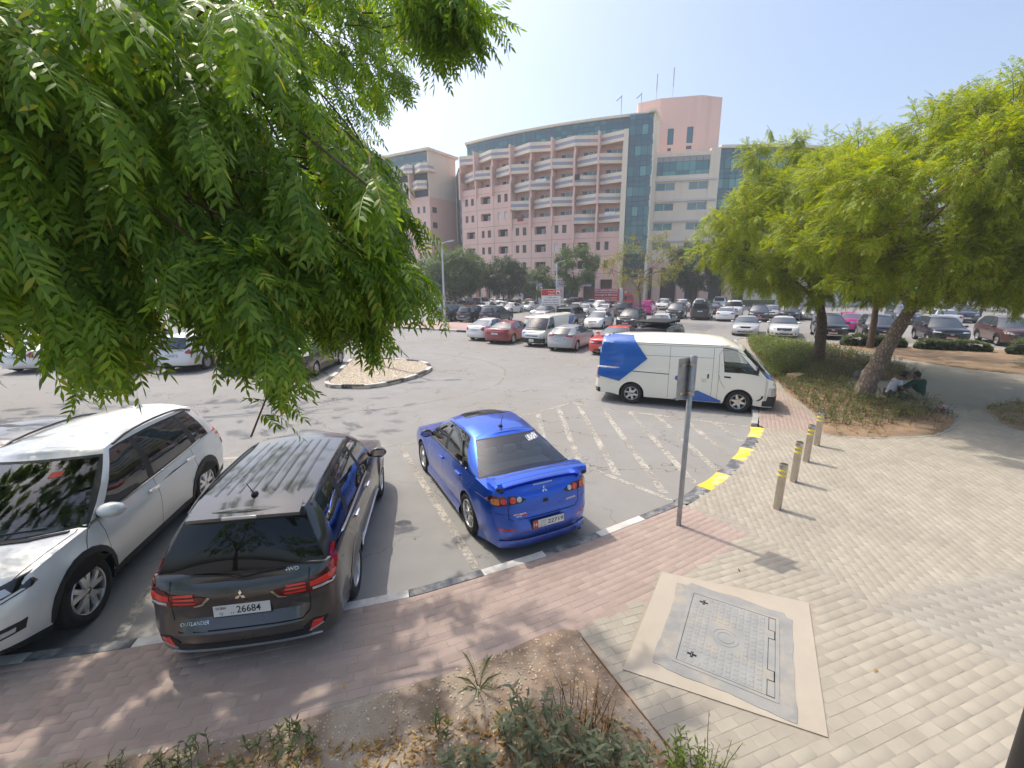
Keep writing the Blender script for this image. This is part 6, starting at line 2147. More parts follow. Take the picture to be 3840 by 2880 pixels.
# ---- high-roof delivery van
def van_kit(high=True):
 hi = high
 K = build_car(dict(L=5.38 if high else 4.84,W=1.88 if high else 1.70,wb=3.11 if high else 2.57,fo=1.05,rw=.345,Ra=.395,zsill=.27,zfb=.24,zrb=.32,hi=high,tw=.2,wheel='cap',win=.02,paint='van_cream' ,belt_ref=1.2,en=3.4,fc=.34,rc=.22,
  zsh=[(-2.69,1.18),(0,1.2),(1.7,1.2),(2.1,1.16),(2.42,1.06),(2.69,.93)] if high else [(-2.42,1.1),(0,1.12),(1.5,1.12),(1.85,1.08),(2.15,1.0),(2.42,.88)],crown=.05,
  side_prof=[(0.15,.05),(.3,.02),(.5,.0),(.9,.0),(1.2,.03)],front_prof=[(0,.06),(.2,.0),(.5,.0),(.7,.015),(.9,.05),(1,.10)],rear_prof=[(0,.05),(.15,0),(.3,0),(.35,.04),(1,.07)],levels=[0,.06,.16,.3,.48,.66,.8,.9,.96,1.0],
  gaps=[-.36,.88,1.05,2.32] if high else [.75,2.05],doors=[(-.36,.88),(1.05,2.32)] if high else [(.75,2.05)],cabin=(.9,2.3) if high else (.6,2.0),tub_z=1.1,seat_x=(1.25,) if high else (1.0,),door_k0=1,
  glass='glass_clear' if high else 'glass_dark',glass_front='glass_tint',
  gh=dict(rear=(-2.60,-2.48) if high else (-2.34,-2.24),rbow=(.04,.05),rear_glass=True,rv=(.075,.9),
    segs=[('p',-1.0,-.95),('p',.3,.28),('p',1.20,1.10),('w',2.16,1.46),('p',2.36,1.60)] if high else [('p',-1.0,-.95),('p',.9,.82),('w',1.82,1.22),('p',2.02,1.36)],wbow=(.20,.12),wcrown=.03,
    zr=[(-2.6,1.93),(-1,2.0),(1.0,2.0),(1.5,1.93),(1.8,1.82)] if high else [(-2.4,1.80),(-1,1.85),(1.0,1.84),(1.45,1.78)],yt=[(-2.6,.74),(0,.77),(1.2,.76),(1.7,.70)] if high else [(-2.6,.68),(0,.70),(1.5,.64)],
    crown=.26 if high else .10,cpow=3.0,bulge=.02,crownx=[(-2.6,.75),(-2.3,.95),(.3,1),(1.0,.85),(1.5,.35),(1.72,.12)])))
 W = K.W; xr,xf = K.xr,K.xf
 K.xr_ = xr
 for v in 'LR':
  k = 1 if high else .92
  if high:
   K.patch('livery_panel',[(-2.55,.88),(xr - .40,.74),(xr + .44,1.50),(xr - .02,2.10),(xr - .05,2.18),(-2.5,2.18),(-2.55,1.5)],v,'van_blue',.02,.06,rim=False)
   K.patch('livery_panel',[(xr + 1.28,.285),(xr + 1.96,.62),(xr + 2.64,.345),(xr + 2.64,.285)],v,'van_blue',.012,.06,rim=False)
  else:
   K.patch('livery_panel',[(-2.25,.80),(-1.55,.74),(-1.05,1.28),(-1.35,1.76),(-2.18,1.76)],v,'van_blue',.012,.06,rim=False)
  K.lettering('livery_lettering','e',v,xr + 1.36,.96,.15,'van_blue',.005)
  if high:
   K.lettering('livery_lettering','van_ar',v,xr + 2.12,.97,.05,'ink',.005); K.lettering('livery_lettering','van_ar2',v,xr + 2.12,.91,.05,'ink',.005)
   line_strip(K,'slide_rail',[(-2.0,1.10),(-.36,1.06)],v,.022,'gap',.003)
   line_strip(K,'swage',[(-2.5,1.60),(.9,1.62)],v,.008,'gap',.002); line_strip(K,'swage',[(-2.5,1.92),(1.5,1.94)],v,.008,'gap',.002)
   line_strip(K,'door_outline',[(-.36,1.15),(-.36,1.92)],v,.008,'gap',.003); line_strip(K,'door_outline',[(.88,1.15),(.88,1.92)],v,.008,'gap',.003)
   line_strip(K,'door_outline',[(1.05,1.15),(1.03,1.75),(1.10,1.86),(1.40,1.88),(1.75,1.72),(2.3,1.25),(2.36,1.1),(2.34,.3)],v,.008,'gap',.003)
   line_strip(K,'door_outline',[(1.05,1.15),(1.10,.95),(1.24,.74)],v,.008,'gap',.003)
   K.patch('side_handle',[(.74,1.01),(.78,1.01),(.78,1.14),(.74,1.14)],v,'gloss_black',.012)
  hx = 1.20 if high else .90
  K.patch('door_handle',[(hx,1.06 * k),(hx + .18,1.055 * k),(hx + .18,1.10 * k),(hx,1.105 * k)],v,'gloss_black',.012)
  K.patch('bumper',[(K.L / 2 - .42,.27),(K.L / 2,.27),(K.L / 2,.58),(K.L / 2 - .30,.58),(K.L / 2 - .32,.44),(K.L / 2 - .42,.42)] if high else [(K.L / 2 - .30,.27),(K.L / 2,.27),(K.L / 2,.58),(K.L / 2 - .30,.58)],v,'black_plastic',.012)
  K.patch('rear_bumper',[(-K.L / 2,.33),(-K.L / 2 + .22,.33),(-K.L / 2 + .22,.48),(-K.L / 2,.50)],v,'black_plastic',.012)
  K.patch('headlight',[(K.L / 2 - .30,.60),(K.L / 2,.60),(K.L / 2,.82),(K.L / 2 - .28,.82)],v,'clear_lens',.010)
  K.patch('tail_light',[(-K.L / 2,.80),(-K.L / 2 + .08,.80),(-K.L / 2 + .08,1.3),(-K.L / 2 + .02,1.3)],v,'red_lens',.010)
  line_strip(K,'gutter',[(-K.L / 2 + .2,1.99 if high else 1.84),(1.3 if high else 1.0,1.99 if high else 1.84)],v,.012,'gap',.004)
 both(K,'headlight',[(.50,.60),(W - .03,.60),(W - .04,.82),(.54,.80)],'front','clear_lens',.010)
 K.patch('grille',[(-.46,.64),(.46,.64),(.48,.80),(-.48,.80)],'front','silver_plastic',.010); K.patch('grille_slot',[(-.42,.68),(.42,.68),(.42,.73),(-.42,.73)],'front','gloss_black',.015)
 K.patch('bumper',[(-W + .02,.27),(W - .02,.27),(W - .02,.58),(-W + .02,.58)],'front','black_plastic',.012)
 hd = [(-W + .06,.90 if high else .84),(-.62,.86 if high else .80),(-.38,1.0 if high else .95),(-.46,1.14 if high else 1.06),(-.62,1.22 if high else 1.12),(-W + .12,1.16 if high else 1.06)]
 K.patch('livery_panel',hd,'front','van_blue',.006,.1)
 K.patch('livery_panel',mirror_poly(hd),'front','van_blue',.006,.1) if high else None
 both(K,'tail_light',[(W - .05,.8),(W - .16,.8),(W - .16,1.3),(W - .07,1.3)],'rear','red_lens',.010)
 add_plate(K,'front',.43,.34,.16,out=.02,texts=[('plate_far',0,0,.06,.26,'ink')])
 wiper(K,'front',[(.5,1.25 if high else 1.16),(.1,1.28 if high else 1.19),(-.2,1.29 if high else 1.2)]); wiper(K,'front',[(-.05,1.25 if high else 1.16),(-.45,1.28 if high else 1.19),(-.65,1.29 if high else 1.2)])
 add_mirrors(K,2.06 if high else 1.76,1.28 if high else 1.2,('black_plastic','black_plastic'),(.06,.11,.14))
 return K
VAN = van_kit(True)
VAN2 = van_kit(False)
# ---- everyday cars further away
def sedan_kit(wheel='seven',L=4.7,W=1.80,H=1.45,sport=0.0):
 h = H / 1.45
 K = build_car(dict(L=L,W=W,wb=L * .585,fo=L * .2,rw=.325,Ra=.365,zsill=.2,wheel=wheel,gaps=[-1.0,-.08,.9],doors=[(-1.0,-.08),(-.08,.9)],
  zsh=[(-L / 2,.90 * h),(-L / 2 + .2,.99 * h),(-1.3,.985 * h),(-.3,.95 * h),(.6,.92 * h),(1.1,.91 * h),(1.6,.86 * h),(L / 2 - .25,.75 * h),(L / 2,.62 * h)],
  rear_prof=[(0,.09),(.18,.0),(.42,.0),(.5,.05),(.85,.07),(1,.14)],
  gh=dict(rear=(-1.68,-.85 + sport * -.2),segs=[('p',-1.25,-.72),('w',-.18,-.15),('k',-.08,-.07),('w',.86,.16),('p',1.04,.28)],wbow=(.26,.12),
    zr=[(-1.0,1.315 * h),(-.4,1.39 * h),(0,1.395 * h),(.35,1.35 * h)],yt=[(-1,.52),(0,.58),(.4,.55)],crown=.045,zrb=1.02 * h)))
 add_mirrors(K,.84,.96 * h); add_handles(K,[(0,.82 * h),(-.9,.85 * h)])
 return K
def dress(K,tail,head,grille,plate_r=.72,plate_f=.45,platemat='plate_white',tailmat='red_lens',grillemat='gloss_black',red=None):
 both(K,'tail_light',tail,'rear',tailmat,.010,.14); both(K,'headlight',head,'front','clear_lens',.010,.14)
 if grille: K.patch('grille',grille,'front',grillemat,.008,.2)
 add_plate(K,'rear',plate_r,.50,.115,texts=[('plate_far',0,0,.06,.3,'ink')],mat=platemat,out=.012,red=red)
 add_plate(K,'front',plate_f,.50,.115,texts=[('plate_far',0,0,.06,.3,'ink')],mat=platemat,red=red)
 return K
SED = dress(sedan_kit(),[(.84,.74),(.84,.90),(.58,.92),(.50,.82),(.62,.75)],[(.42,.60),(.80,.62),(.84,.74),(.60,.70)],[(-.38,.48),(.38,.48),(.42,.64),(-.42,.64)],.60)
SEDB = dress(sedan_kit('ten',4.9,1.85,1.44,1.0),[(.86,.76),(.86,.86),(.60,.90),(.30,.86),(.32,.82),(.60,.80)],[(.40,.62),(.82,.64),(.86,.72),(.62,.70)],[(-.42,.35),(.42,.35),(.46,.66),(-.46,.66)],.70,grillemat='black_plastic')
SEDC = dress(sedan_kit('cap',4.42,1.70,1.50),[(.82,.70),(.80,.96),(.62,.98),(.48,.84),(.58,.74)],[(.38,.62),(.74,.66),(.80,.82),(.55,.74)],[(-.36,.56),(.36,.56),(.40,.68),(-.40,.68)],.78)
K = sedan_kit('seven',4.95,1.86,1.45); SEDD = dress(K,[(.84,.74),(.84,.90),(.58,.92),(.50,.82),(.62,.75)],[(.46,.60),(.82,.64),(.86,.80),(.70,.78),(.52,.68)],[(-.42,.54),(.42,.54),(.46,.70),(-.46,.70)],.60)
K.patch('grille_chrome',[(-.46,.70),(.46,.70),(.46,.72),(-.46,.72)],'front','chrome',.014,.2); K.patch('lower_grille',[(-.55,.28),(.55,.28),(.5,.38),(-.5,.38)],'front','gloss_black',.008,.2)
both(K,'fog_lamp',circ(.70,.36,.05),'front','gloss_black',.01,.2)
# saloon of an older make with wide lamps
K = sedan_kit('seven',4.78,1.80,1.42); SEDE = dress(K,[(.82,.72),(.82,.88),(.56,.90),(.56,.74)],[(.40,.60),(.80,.62),(.82,.76),(.50,.70)],[(-.30,.60),(.30,.60),(.34,.72),(-.34,.72)],.62)
K.patch('lower_grille',[(-.50,.32),(.50,.32),(.50,.40),(-.50,.40)],'front','black_plastic',.008,.2)
for kk in (SEDD,SEDE):
 wiper(kk,'front',[(.5,1.0),(.1,1.02),(-.2,1.03)]); wiper(kk,'front',[(-.05,1.0),(-.4,1.02),(-.6,1.03)])
def suv_kit(wheel='seven',L=4.63,W=1.87,H=1.69,boxy=0.0,glass='glass_far',rails='silver_plastic'):
 h = H / 1.69
 K = build_car(dict(L=L,W=W,wb=L * .58,fo=L * .195,rw=.36,Ra=.41,zsill=.25,wheel=wheel,gaps=[-1.0,-.05,.95],doors=[(-1.0,-.05),(-.05,.95)],flare=.015,clad=1,belt_ref=1.06,glass=glass,
  zsh=[(-L / 2,.98 * h),(-L / 2 + .2,1.08 * h),(-1.3,1.085 * h),(-.3,1.05 * h),(.6,1.02 * h),(1.1,1.03 * h),(1.6,1.0 * h),(L / 2 - .2,.93 * h),(L / 2,.80 * h)],
  side_prof=[(0.15,.10),(.28,.05),(.45,.02),(.66,0),(.85,.01),(1.0,.04),(1.15,.08)],
  front_prof=[(0,.12),(.15,.02),(.4,0),(.7,.01),(.92,.05),(1,.16)],fc=.45,
  gh=dict(rear=(-L / 2 + .20,-L / 2 + .42 - boxy * .14),segs=[('p',-L / 2 + .48,-L / 2 + .64 - boxy * .1),('w',-1.2,-1.1),('k',-1.1,-1.02),('w',-.14,-.16),('k',-.04,-.08),('w',.84,.26 + boxy * .25),('p',1.02,.38 + boxy * .3)],wbow=(.25,.12),
    zr=[(-L / 2 + .4,1.54 * h),(-.9,1.61 * h),(-.2,1.625 * h),(.2 + boxy * .2,1.60 * h),(.5 + boxy * .2,1.54 * h)],yt=[(-2,.56 + boxy * .08),(-.5,.62 + boxy * .08),(.5,.6 + boxy * .08)],crown=.05)))
 arch_trim(K,.05,'black_plastic',.010)
 add_mirrors(K,.84,1.06 * h); add_handles(K,[(0,.92 * h),(-.9,.95 * h)])
 if rails: roof_rails(K,-1.6,.15,.58 + boxy * .06,rails,.016,.035)
 return K
redplate = (-.25,.25,.0,.0575)
SUVF = dress(suv_kit(),[(.88,.90),(.88,.99),(.60,1.02),(.26,.99),(.28,.95),(.58,.95)],[(.46,.78),(.86,.80),(.90,.87),(.52,.84)],[(-.52,.46),(.52,.46),(.56,.80),(-.56,.80)],.70,.52,red=redplate)
SUVF.patch('grille_badge',[(-.08,.66),(.08,.66),(.08,.72),(-.08,.72)],'front','silver_plastic',.014)
for sgn in (1,-1):
 q = [(sgn * .50,.40),(sgn * .84,.56),(sgn * .86,.66),(sgn * .82,.60),(sgn * .48,.45)]
 SUVF.patch('bumper_trim',q,'rear','silver_plastic',.014,.15)
SUVF.patch('skid_plate',[(-.6,.33),(.6,.33),(.5,.38),(-.5,.38)],'front','silver_plastic',.016,.2); SUVF.patch('skid_plate',[(-.6,.34),(.6,.34),(.5,.40),(-.5,.40)],'rear','silver_plastic',.012,.2)
SUVG = dress(suv_kit('ten',4.75,1.88,1.74),[(.88,.86),(.88,1.04),(.70,1.06),(.56,.96),(.62,.88)],[(.46,.74),(.84,.80),(.88,.92),(.60,.86)],[(-.46,.60),(.46,.60),(.50,.86),(-.50,.86)],.78,.50)
BIG = dress(suv_kit('seven',5.1,2.0,1.92,1.0,'glass_opaque'),[(.94,.70),(.97,1.5),(.90,1.5),(.86,.72)],[(.56,.90),(.92,.92),(.92,1.06),(.60,1.04)],[(-.52,.66),(.52,.66),(.52,1.0),(-.52,1.0)],.95,.55)
BRO = dress(suv_kit('seven',4.45,1.92,1.86,1.6,'glass_opaque','gloss_black'),[(.90,.84),(.90,1.06),(.78,1.06),(.78,.84)],[(.55,.90),(.85,.90),(.85,1.06),(.55,1.06)],[(-.54,.84),(.54,.84),(.54,1.1),(-.54,1.1)],.75,.5)
def hatch_kit():
 K = build_car(dict(L=4.32,W=1.765,wb=2.6,fo=.90,rw=.33,Ra=.37,zsill=.19,wheel='ten',hi=False,gaps=[-1.0,-.05,.92],doors=[(-1.0,-.05),(-.05,.92)],
  zsh=[(-2.16,.92),(-2.0,1.02),(-1.3,1.03),(-.3,.98),(.6,.94),(1.1,.92),(1.6,.85),(1.95,.75),(2.16,.64)],rear_prof=[(0,.09),(.15,.0),(.40,0),(.48,.06),(.8,.09),(1,.15)],rc=.45,en=2.5,
  gh=dict(rear=(-1.98,-1.45),segs=[('p',-1.42,-1.05),('w',-.16,-.16),('k',-.06,-.08),('w',.86,.18),('p',1.04,.3)],wbow=(.25,.12),rbow=(.12,.14),
    zr=[(-1.6,1.32),(-1.1,1.37),(-.4,1.40),(0,1.395),(.4,1.35)],yt=[(-1.6,.52),(-.5,.58),(.4,.55)],crown=.05)))
 add_mirrors(K,.84,.96); add_handles(K,[(0,.82),(-.9,.86)])
 return dress(K,[(.86,.80),(.84,.92),(.62,.98),(.34,.96),(.40,.88),(.66,.86)],[(.42,.60),(.80,.62),(.84,.74),(.60,.70)],[(-.42,.3),(.42,.3),(.30,.64),(-.30,.64)],.72)
HAT = hatch_kit()
def coupe_kit():
 K = build_car(dict(L=5.02,W=1.92,wb=2.95,fo=.98,rw=.36,Ra=.40,zsill=.2,wheel='seven',gaps=[-.5,.85],doors=[(-.5,.85)],
  zsh=[(-2.51,.92),(-2.3,1.02),(-1.4,1.03),(-.3,.99),(.5,.97),(1.0,.97),(1.8,.93),(2.35,.86),(2.51,.78)],front_prof=[(0,.10),(.2,.02),(.5,0),(.7,.04),(.85,.05),(1,.10)],en=3.6,fc=.4,
  gh=dict(rear=(-1.75,-1.0),segs=[('p',-1.1,-.8),('w',-.5,-.42),('k',-.42,-.36),('w',.62,-.02),('p',.80,.12)],wbow=(.26,.12),zr=[(-1.2,1.32),(-.6,1.40),(-.2,1.40),(.2,1.35)],yt=[(-1.2,.52),(-.3,.58),(.2,.55)],crown=.04,zrb=1.05)))
 add_mirrors(K,.62,1.0); add_handles(K,[(-.3,.86)])
 dress(K,[(.86,.78),(.86,.90),(.10,.90),(.10,.78)],[(.58,.68),(.84,.68),(.84,.76),(.58,.76)],[(-.86,.64),(.86,.64),(.86,.80),(-.86,.80)],.55,.45)
 K.patch('lower_grille',[(-.6,.26),(.6,.26),(.5,.38),(-.5,.38)],'front','gloss_black',.01,.2)
 K.patch('hood_scoop',[(1.35,.28),(1.75,.22),(1.75,.42),(1.35,.42)],'top','black_plastic',.012,.2); K.patch('hood_scoop',[(1.35,-.28),(1.75,-.22),(1.75,-.42),(1.35,-.42)],'top','black_plastic',.012,.2)
 return K
COU = coupe_kit()
def panelvan_kit():
 K = build_car(dict(L=4.3,W=1.83,wb=2.7,fo=.85,rw=.32,Ra=.36,zsill=.22,wheel='cap',gaps=[-.2,.8],doors=[(-.2,.8)],paint='pink_paint',en=3.2,rc=.22,belt_ref=1.15,
  zsh=[(-2.15,1.12),(0,1.12),(.9,1.08),(1.5,1.0),(2.15,.80)],side_prof=[(.1,.06),(.3,.02),(.6,0),(1.15,.04)],
  gh=dict(rear=(-2.08,-1.98),rear_glass=False,segs=[('p',-.1,-.1),('w',.78,.24),('p',.98,.38)],rbow=(.04,.04),wbow=(.25,.12),zr=[(-2,1.72),(-.5,1.77),(.2,1.75),(.5,1.69)],yt=[(-2,.68),(.4,.62)],crown=.06)))
 add_mirrors(K,.8,1.12,('pink_paint','black_plastic'))
 dress(K,[(.86,.74),(.86,1.15),(.76,1.15),(.76,.74)],[(.48,.68),(.84,.72),(.86,.84),(.60,.80)],[(-.4,.45),(.4,.45),(.4,.6),(-.4,.6)],.66)
 K.lettering('livery_lettering','bnk','rear',.3,1.5,.11,'white_print',.008,.6)
 K.patch('livery_panel',[(-1.6,.6),(-.9,.5),(-.4,1.3),(-.9,1.5)],'R','white_print',.006,.3); K.patch('livery_panel',[(-1.6,.6),(-.9,.5),(-.4,1.3),(-.9,1.5)],'L','white_print',.006,.3)
 line_strip(K,'door_outline',[(0,.45),(0,1.70)],'rear',.012,'gap',.004)
 return K
PVAN = panelvan_kit()
# ------------------------------------------------------------------ placing the cars
def heading_of(dx,dy): return math.atan2(dy,dx)
AW = math.atan2(.877,.48); TO = AW + math.pi
WHITE = (.78,.78,.76); BLACK = (.012,.013,.016); SILVER = (.42,.43,.44); GREY = (.10,.105,.115)
# nearest four
def by_wheels(kit,rear,front,side,name,label,cat,color,z=0.0,group=None,scale=1.0):
 """rear/front: ground points under the outer face of the wheels on one side"""
 r,f = Vector(rear),Vector(front)
 d = (f - r).normalized(); left = Vector((-d.y,d.x))
 mid = (r + f) / 2 - left * side * (kit.W - .02) * scale
 c = mid - d * ((kit.xf + kit.xr) / 2 * scale)
 return kit.place(name,label,cat,(c.x,c.y,z),math.atan2(d.y,d.x),color,group,scale)
by_wheels(LAN,(-.69,6.24),(-1.86,8.60),1,'parked_car','metallic blue sedan with rear wing spoiler, parked beside the hatched bay','car',(.006,.10,.62))
by_wheels(OUT,(-1.98,4.86),(-2.43,7.49),-1,'parked_car','dark grey SUV with roof rails reversed up to the kerb beside the blue sedan','car',(.075,.077,.082))
by_wheels(XT,(-5.50,7.36),(-4.90,4.32),1,'parked_car','white SUV with black wheel arches, nose toward the kerb at far left','car',(.80,.80,.77),scale=1.07)
by_wheels(VAN,(3.86,13.77),(6.76,12.64),-1,'delivery_van','cream high-roof delivery van with blue livery, front wheels against the kerb','van',(.7,.68,.56))
SED.place('parked_car','dark sedan mostly hidden behind the white SUV at left edge','car',(-8.8,7.6),math.atan2(2.45,-.75),(.018,.02,.03))
# first row beyond the lane
GR1 = 'cars in the first row beyond the lane'
SEDC.place('parked_car','small white sedan with tinted windows at the left end of the first row','car',(-1.55,32.15),AW,WHITE,GR1)
SEDB.place('parked_car','dark red sedan between the small white sedan and the cream van','car',(.02,30.55),AW,(.22,.008,.012),GR1)
VAN2.place('delivery_van','cream low-roof delivery van with blue livery facing the lane','van',(2.55,29.05),math.atan2(-.84,-.56),(.7,.68,.56),None)
HAT.place('parked_car','silver hatchback between the low-roof van and the red coupe','car',(3.72,26.9),AW,SILVER,GR1)
COU.place('parked_car','bright red coupe with wide black grille, half hidden behind the high-roof van','car',(6.2,25.6),math.atan2(-.86,-.50),(.62,.03,.02),GR1)
jeep = BRO.place('parked_car','dark off-road car with roof platform behind the high-roof van','car',(7.3,22.0),math.atan2(-.80,-.60),(.03,.032,.035),GR1)
rk = MB(); rk.bbox(-1.35,1.0,-.72,.72,1.99,2.03,.01)
for x in (-1.2,-.4,.4): rk.box(x - .03,x + .03,-.74,.74,1.88,1.99)
rk.build('roof_platform','black_plastic',jeep)
# second row (front line of the car park)
GR2 = 'cars in the front row of the car park'
suvl = ['leftmost of the three black SUVs parked tail-out by the lamp post','middle one of the three black SUVs parked tail-out by the lamp post','rightmost of the three black SUVs parked tail-out by the lamp post']
for (x,y),lb in zip([(-7.5,46.46),(-5.1,45.3),(-2.66,44.41)],suvl):
 SUVF.place('parked_car',lb,'car',(x + .48 * 2.3,y + .877 * 2.3),AW,BLACK,GR2)
SEDB.place('parked_car','white sedan with red tail lamps just behind the low-roof van','car',(3.0,41.6),AW,WHITE,GR2)
BRO.place('parked_car','blue-grey boxy off-roader behind the low-roof van','car',(5.6,41.2),AW,(.12,.15,.18),GR2)
SEDC.place('parked_car','white sedan with black bumper mouth facing out, beside the boxy off-roader','car',(7.9,39.6),TO,WHITE,GR2)
SUVF.place('parked_car','black SUV with big grille facing out, beside the white sedan','car',(10.9,40.0),TO,BLACK,GR2)
SEDB.place('parked_car','white sedan tail-out behind the thin tree trunk','car',(12.97 - .8 + .48 * 1.5,35.79 + .44 + .877 * 1.5),AW,WHITE,GR2)
SEDE.place('parked_car','silver old sedan with yellowed headlamps facing out','car',(17.0 + .48 * 2.35,31.9 + .877 * 2.35),TO,(.48,.48,.46),GR2)
SEDD.place('parked_car','off-white sedan with chrome grille bar facing out, next to the silver one','car',(19.05 + .48 * 2.4,30.6 + .877 * 2.4),TO,(.72,.70,.64),GR2)
SUVF.place('parked_car','black SUV facing out behind the slimmer tree trunk','car',(21.7 + .48 * 2.3,29.55 + .877 * 2.3),TO,BLACK,GR2)
SUVF.place('parked_car','black SUV facing out behind the thick leaning trunk','car',(24.3 + .48 * 2.3,28.5 + .877 * 2.3),TO,BLACK,GR2)
SUVF.place('parked_car','black SUV with red and white plate, right of the thick leaning trunk','car',(26.65 + .48 * 2.3,26.4 + .877 * 2.3),TO,BLACK,GR2)
SUVG.place('parked_car','brown SUV at the right edge of the front row','car',(30.4 + .48 * 1.4,26.2 + .877 * 1.4),TO,(.10,.045,.035),GR2)
# third row
GR3 = 'cars in the middle rows of the car park'
def put(kit,x,y,h,col,label,name='parked_car',cat='car',g=GR3): return kit.place(name,label,cat,(x,y),h,col,g)
put(SEDB,-.06,61.4,TO,WHITE,'white sporty sedan with dark side windows behind the rightmost black SUV')
put(SEDD,2.84,66.0,TO,WHITE,'white sedan facing out, just left of the parking notice board')
put(SEDE,3.9,54.4,TO,(.16,.165,.17),'grey sedan partly behind the parking notice board')
put(SEDD,9.25,55.8,TO,(.80,.80,.80),'white electric sedan with a dark glass roof, facing out')
put(SEDC,11.6,54.4,AW,WHITE,'white sedan with red tail lamps beside the electric sedan')
put(SUVG,13.6,52.8,AW,(.055,.03,.03),'dark maroon crossover seen from behind')
put(PVAN,17.3,56.5,AW,(.6,.02,.24),'bright pink panel van with white lettering','delivery_van','van',None)
put(SUVG,18.9,50.6,TO,(.02,.024,.035),'dark blue SUV facing out, beside the pink van')
put(BIG,19.8 + 1.2,46.5 + 2.2,AW,BLACK,'large black luxury SUV with dark glass seen from behind')
put(SED,21.6 + 1.1,44.6 + 2.1,AW,WHITE,'white sedan tail-out right of the large black SUV')
put(SUVF,24.68 + 1.1,44.07 + 2.0,TO,(.015,.018,.028),'black SUV facing out under the edge of the big tree')
put(SUVF,28.34 + 1.1,44.98 + 2.0,TO,(.02,.022,.03),'dark SUV facing out behind the off-white sedan')
put(SUVG,36.3 + 1,40.2 + 2,TO,(.06,.085,.12),'slate blue SUV between the leaning trunk and the black SUV')
put(SED,39.2,40.2,AW,(.62,.62,.60),'pale sedan roof showing behind the black SUV at right')
put(SUVG,43.8,43.3,TO,(.055,.07,.09),'blue-grey SUV with wide dark grille at right')
# back rows
GR4 = 'cars in the back rows of the car park'
def back(kit,x,y,h,col,label): return kit.place('parked_car',label,'car',(x,y),h,col,GR4)
back(SEDE,-10.1,67.4,AW + .3,WHITE,'white sedan behind the lamp post pole')
back(SED,-9.0,74.1,TO,(.03,.03,.035),'dark sedan in the back row left of the orange car')
back(SEDC,-5.8,65.7,TO,(.60,.10,.04),'orange-red sedan behind the black SUVs')
back(SEDD,-7.4,69.8,TO,WHITE,'white sedan directly behind the orange-red one')
back(SEDB,-3.3,64.7,AW,WHITE,'white low sedan seen above the middle black SUV')
back(BIG,-4.9,73.2,AW + .2,(.74,.74,.73),'white wagon with black windows in the back row')
back(BIG,-12.0,86.0,AW,BLACK,'black SUV in the farthest row by the lamp post')
back(SEDE,-9.2,85.0,TO,(.20,.21,.23),'grey sedan in the farthest row beside the black SUV')
back(SED,-3.1,82.4,AW,WHITE,'white sedan in the farthest row right of the wagon')
back(SEDC,-1.4,80.2,AW,(.75,.75,.74),'white sedan in the farthest row under the dark tree')
back(SED,-1.2,66.4,TO,WHITE,'white sedan nose just showing between two others')
back(SEDE,.9,79.4,AW,(.50,.50,.49),'silver sedan in the farthest row by the white shop panel')
back(SEDD,.4,72.4,AW,SILVER,'silver sedan one row in front of the farthest row')
back(SED,3.0,76.8,TO,(.55,.48,.36),'beige sedan in the farthest row left of the notice board')
VAN2.place('delivery_van','white van at the left end of the back row','van',(-12.4,76.5),AW,WHITE,None)
back(BIG,8.2,63.6,TO,(.014,.015,.018),'black four-wheel drive right of the notice board')
back(BIG,10.2,69.4,AW,(.52,.54,.56),'silver four-wheel drive seen from behind, right of the notice board')
back(SEDD,8.9,59.8,AW,WHITE,'white sedan roof between the notice board and the electric sedan')
back(SEDC,13.0,70.6,AW,WHITE,'white sedan in front of the red truck')
back(SUVG,12.0,60.0,TO,WHITE,'white crossover in front of the red truck')
back(SED,15.6,63.2,AW,(.11,.115,.12),'dark grey sedan left of the pink van')
back(SUVF,22.9,66.6,TO,WHITE,'white pickup-like SUV behind the pink van')
back(SUVG,24.0,62.5,TO,(.74,.75,.76),'white SUV left of the large black one')
back(SED,26.0,56.9,AW,(.03,.03,.035),'dark sedan edge showing right of the large black SUV')
back(SUVG,28.1,65.9,AW,WHITE,'white SUV roof above the large black one')
back(BIG,32.8,69.8,AW,WHITE,'large white SUV seen from behind near the green verge')
back(BIG,26.4,52.6,TO,(.74,.74,.73),'white four-wheel drive facing out beside the tail-out sedan')
back(SEDE,29.6,50.4,TO,SILVER,'silver sedan in the shade between two dark SUVs')
back(SED,32.0,47.5,TO,(.5,.5,.5),'silver sedan glimpsed right of the dark SUV')
SEDC.place('parked_car','pink car glimpsed between the two trunks','car',(27.6,36.0),AW,(.6,.02,.24),None)
# cars left of the island
GL = 'vehicles parked left of the traffic island'
SEDD.place('parked_car','dark brown sedan parked beside the gravel island','car',(-9.35,19.95),math.atan2(1,-.02),(.03,.024,.022),GL)
SUVG.place('parked_car','white SUV with rear toward us under the hanging branches','car',(-15.3,21.6),math.atan2(1,-.05),WHITE,GL)
SEDE.place('parked_car','dark car hidden behind the hanging branches left of the brown sedan','car',(-12.2,21.0),math.atan2(1,-.03),(.04,.042,.045),GL)
VAN2.place('delivery_van','white minibus under the hanging branches at left','van',(-17.9,20.6),math.atan2(1,-.1),WHITE,None)
SEDC.place('parked_car','white hatch-like sedan half seen at the far left under the branches','car',(-22.5,21.5),math.atan2(1,-.1),WHITE,GL)
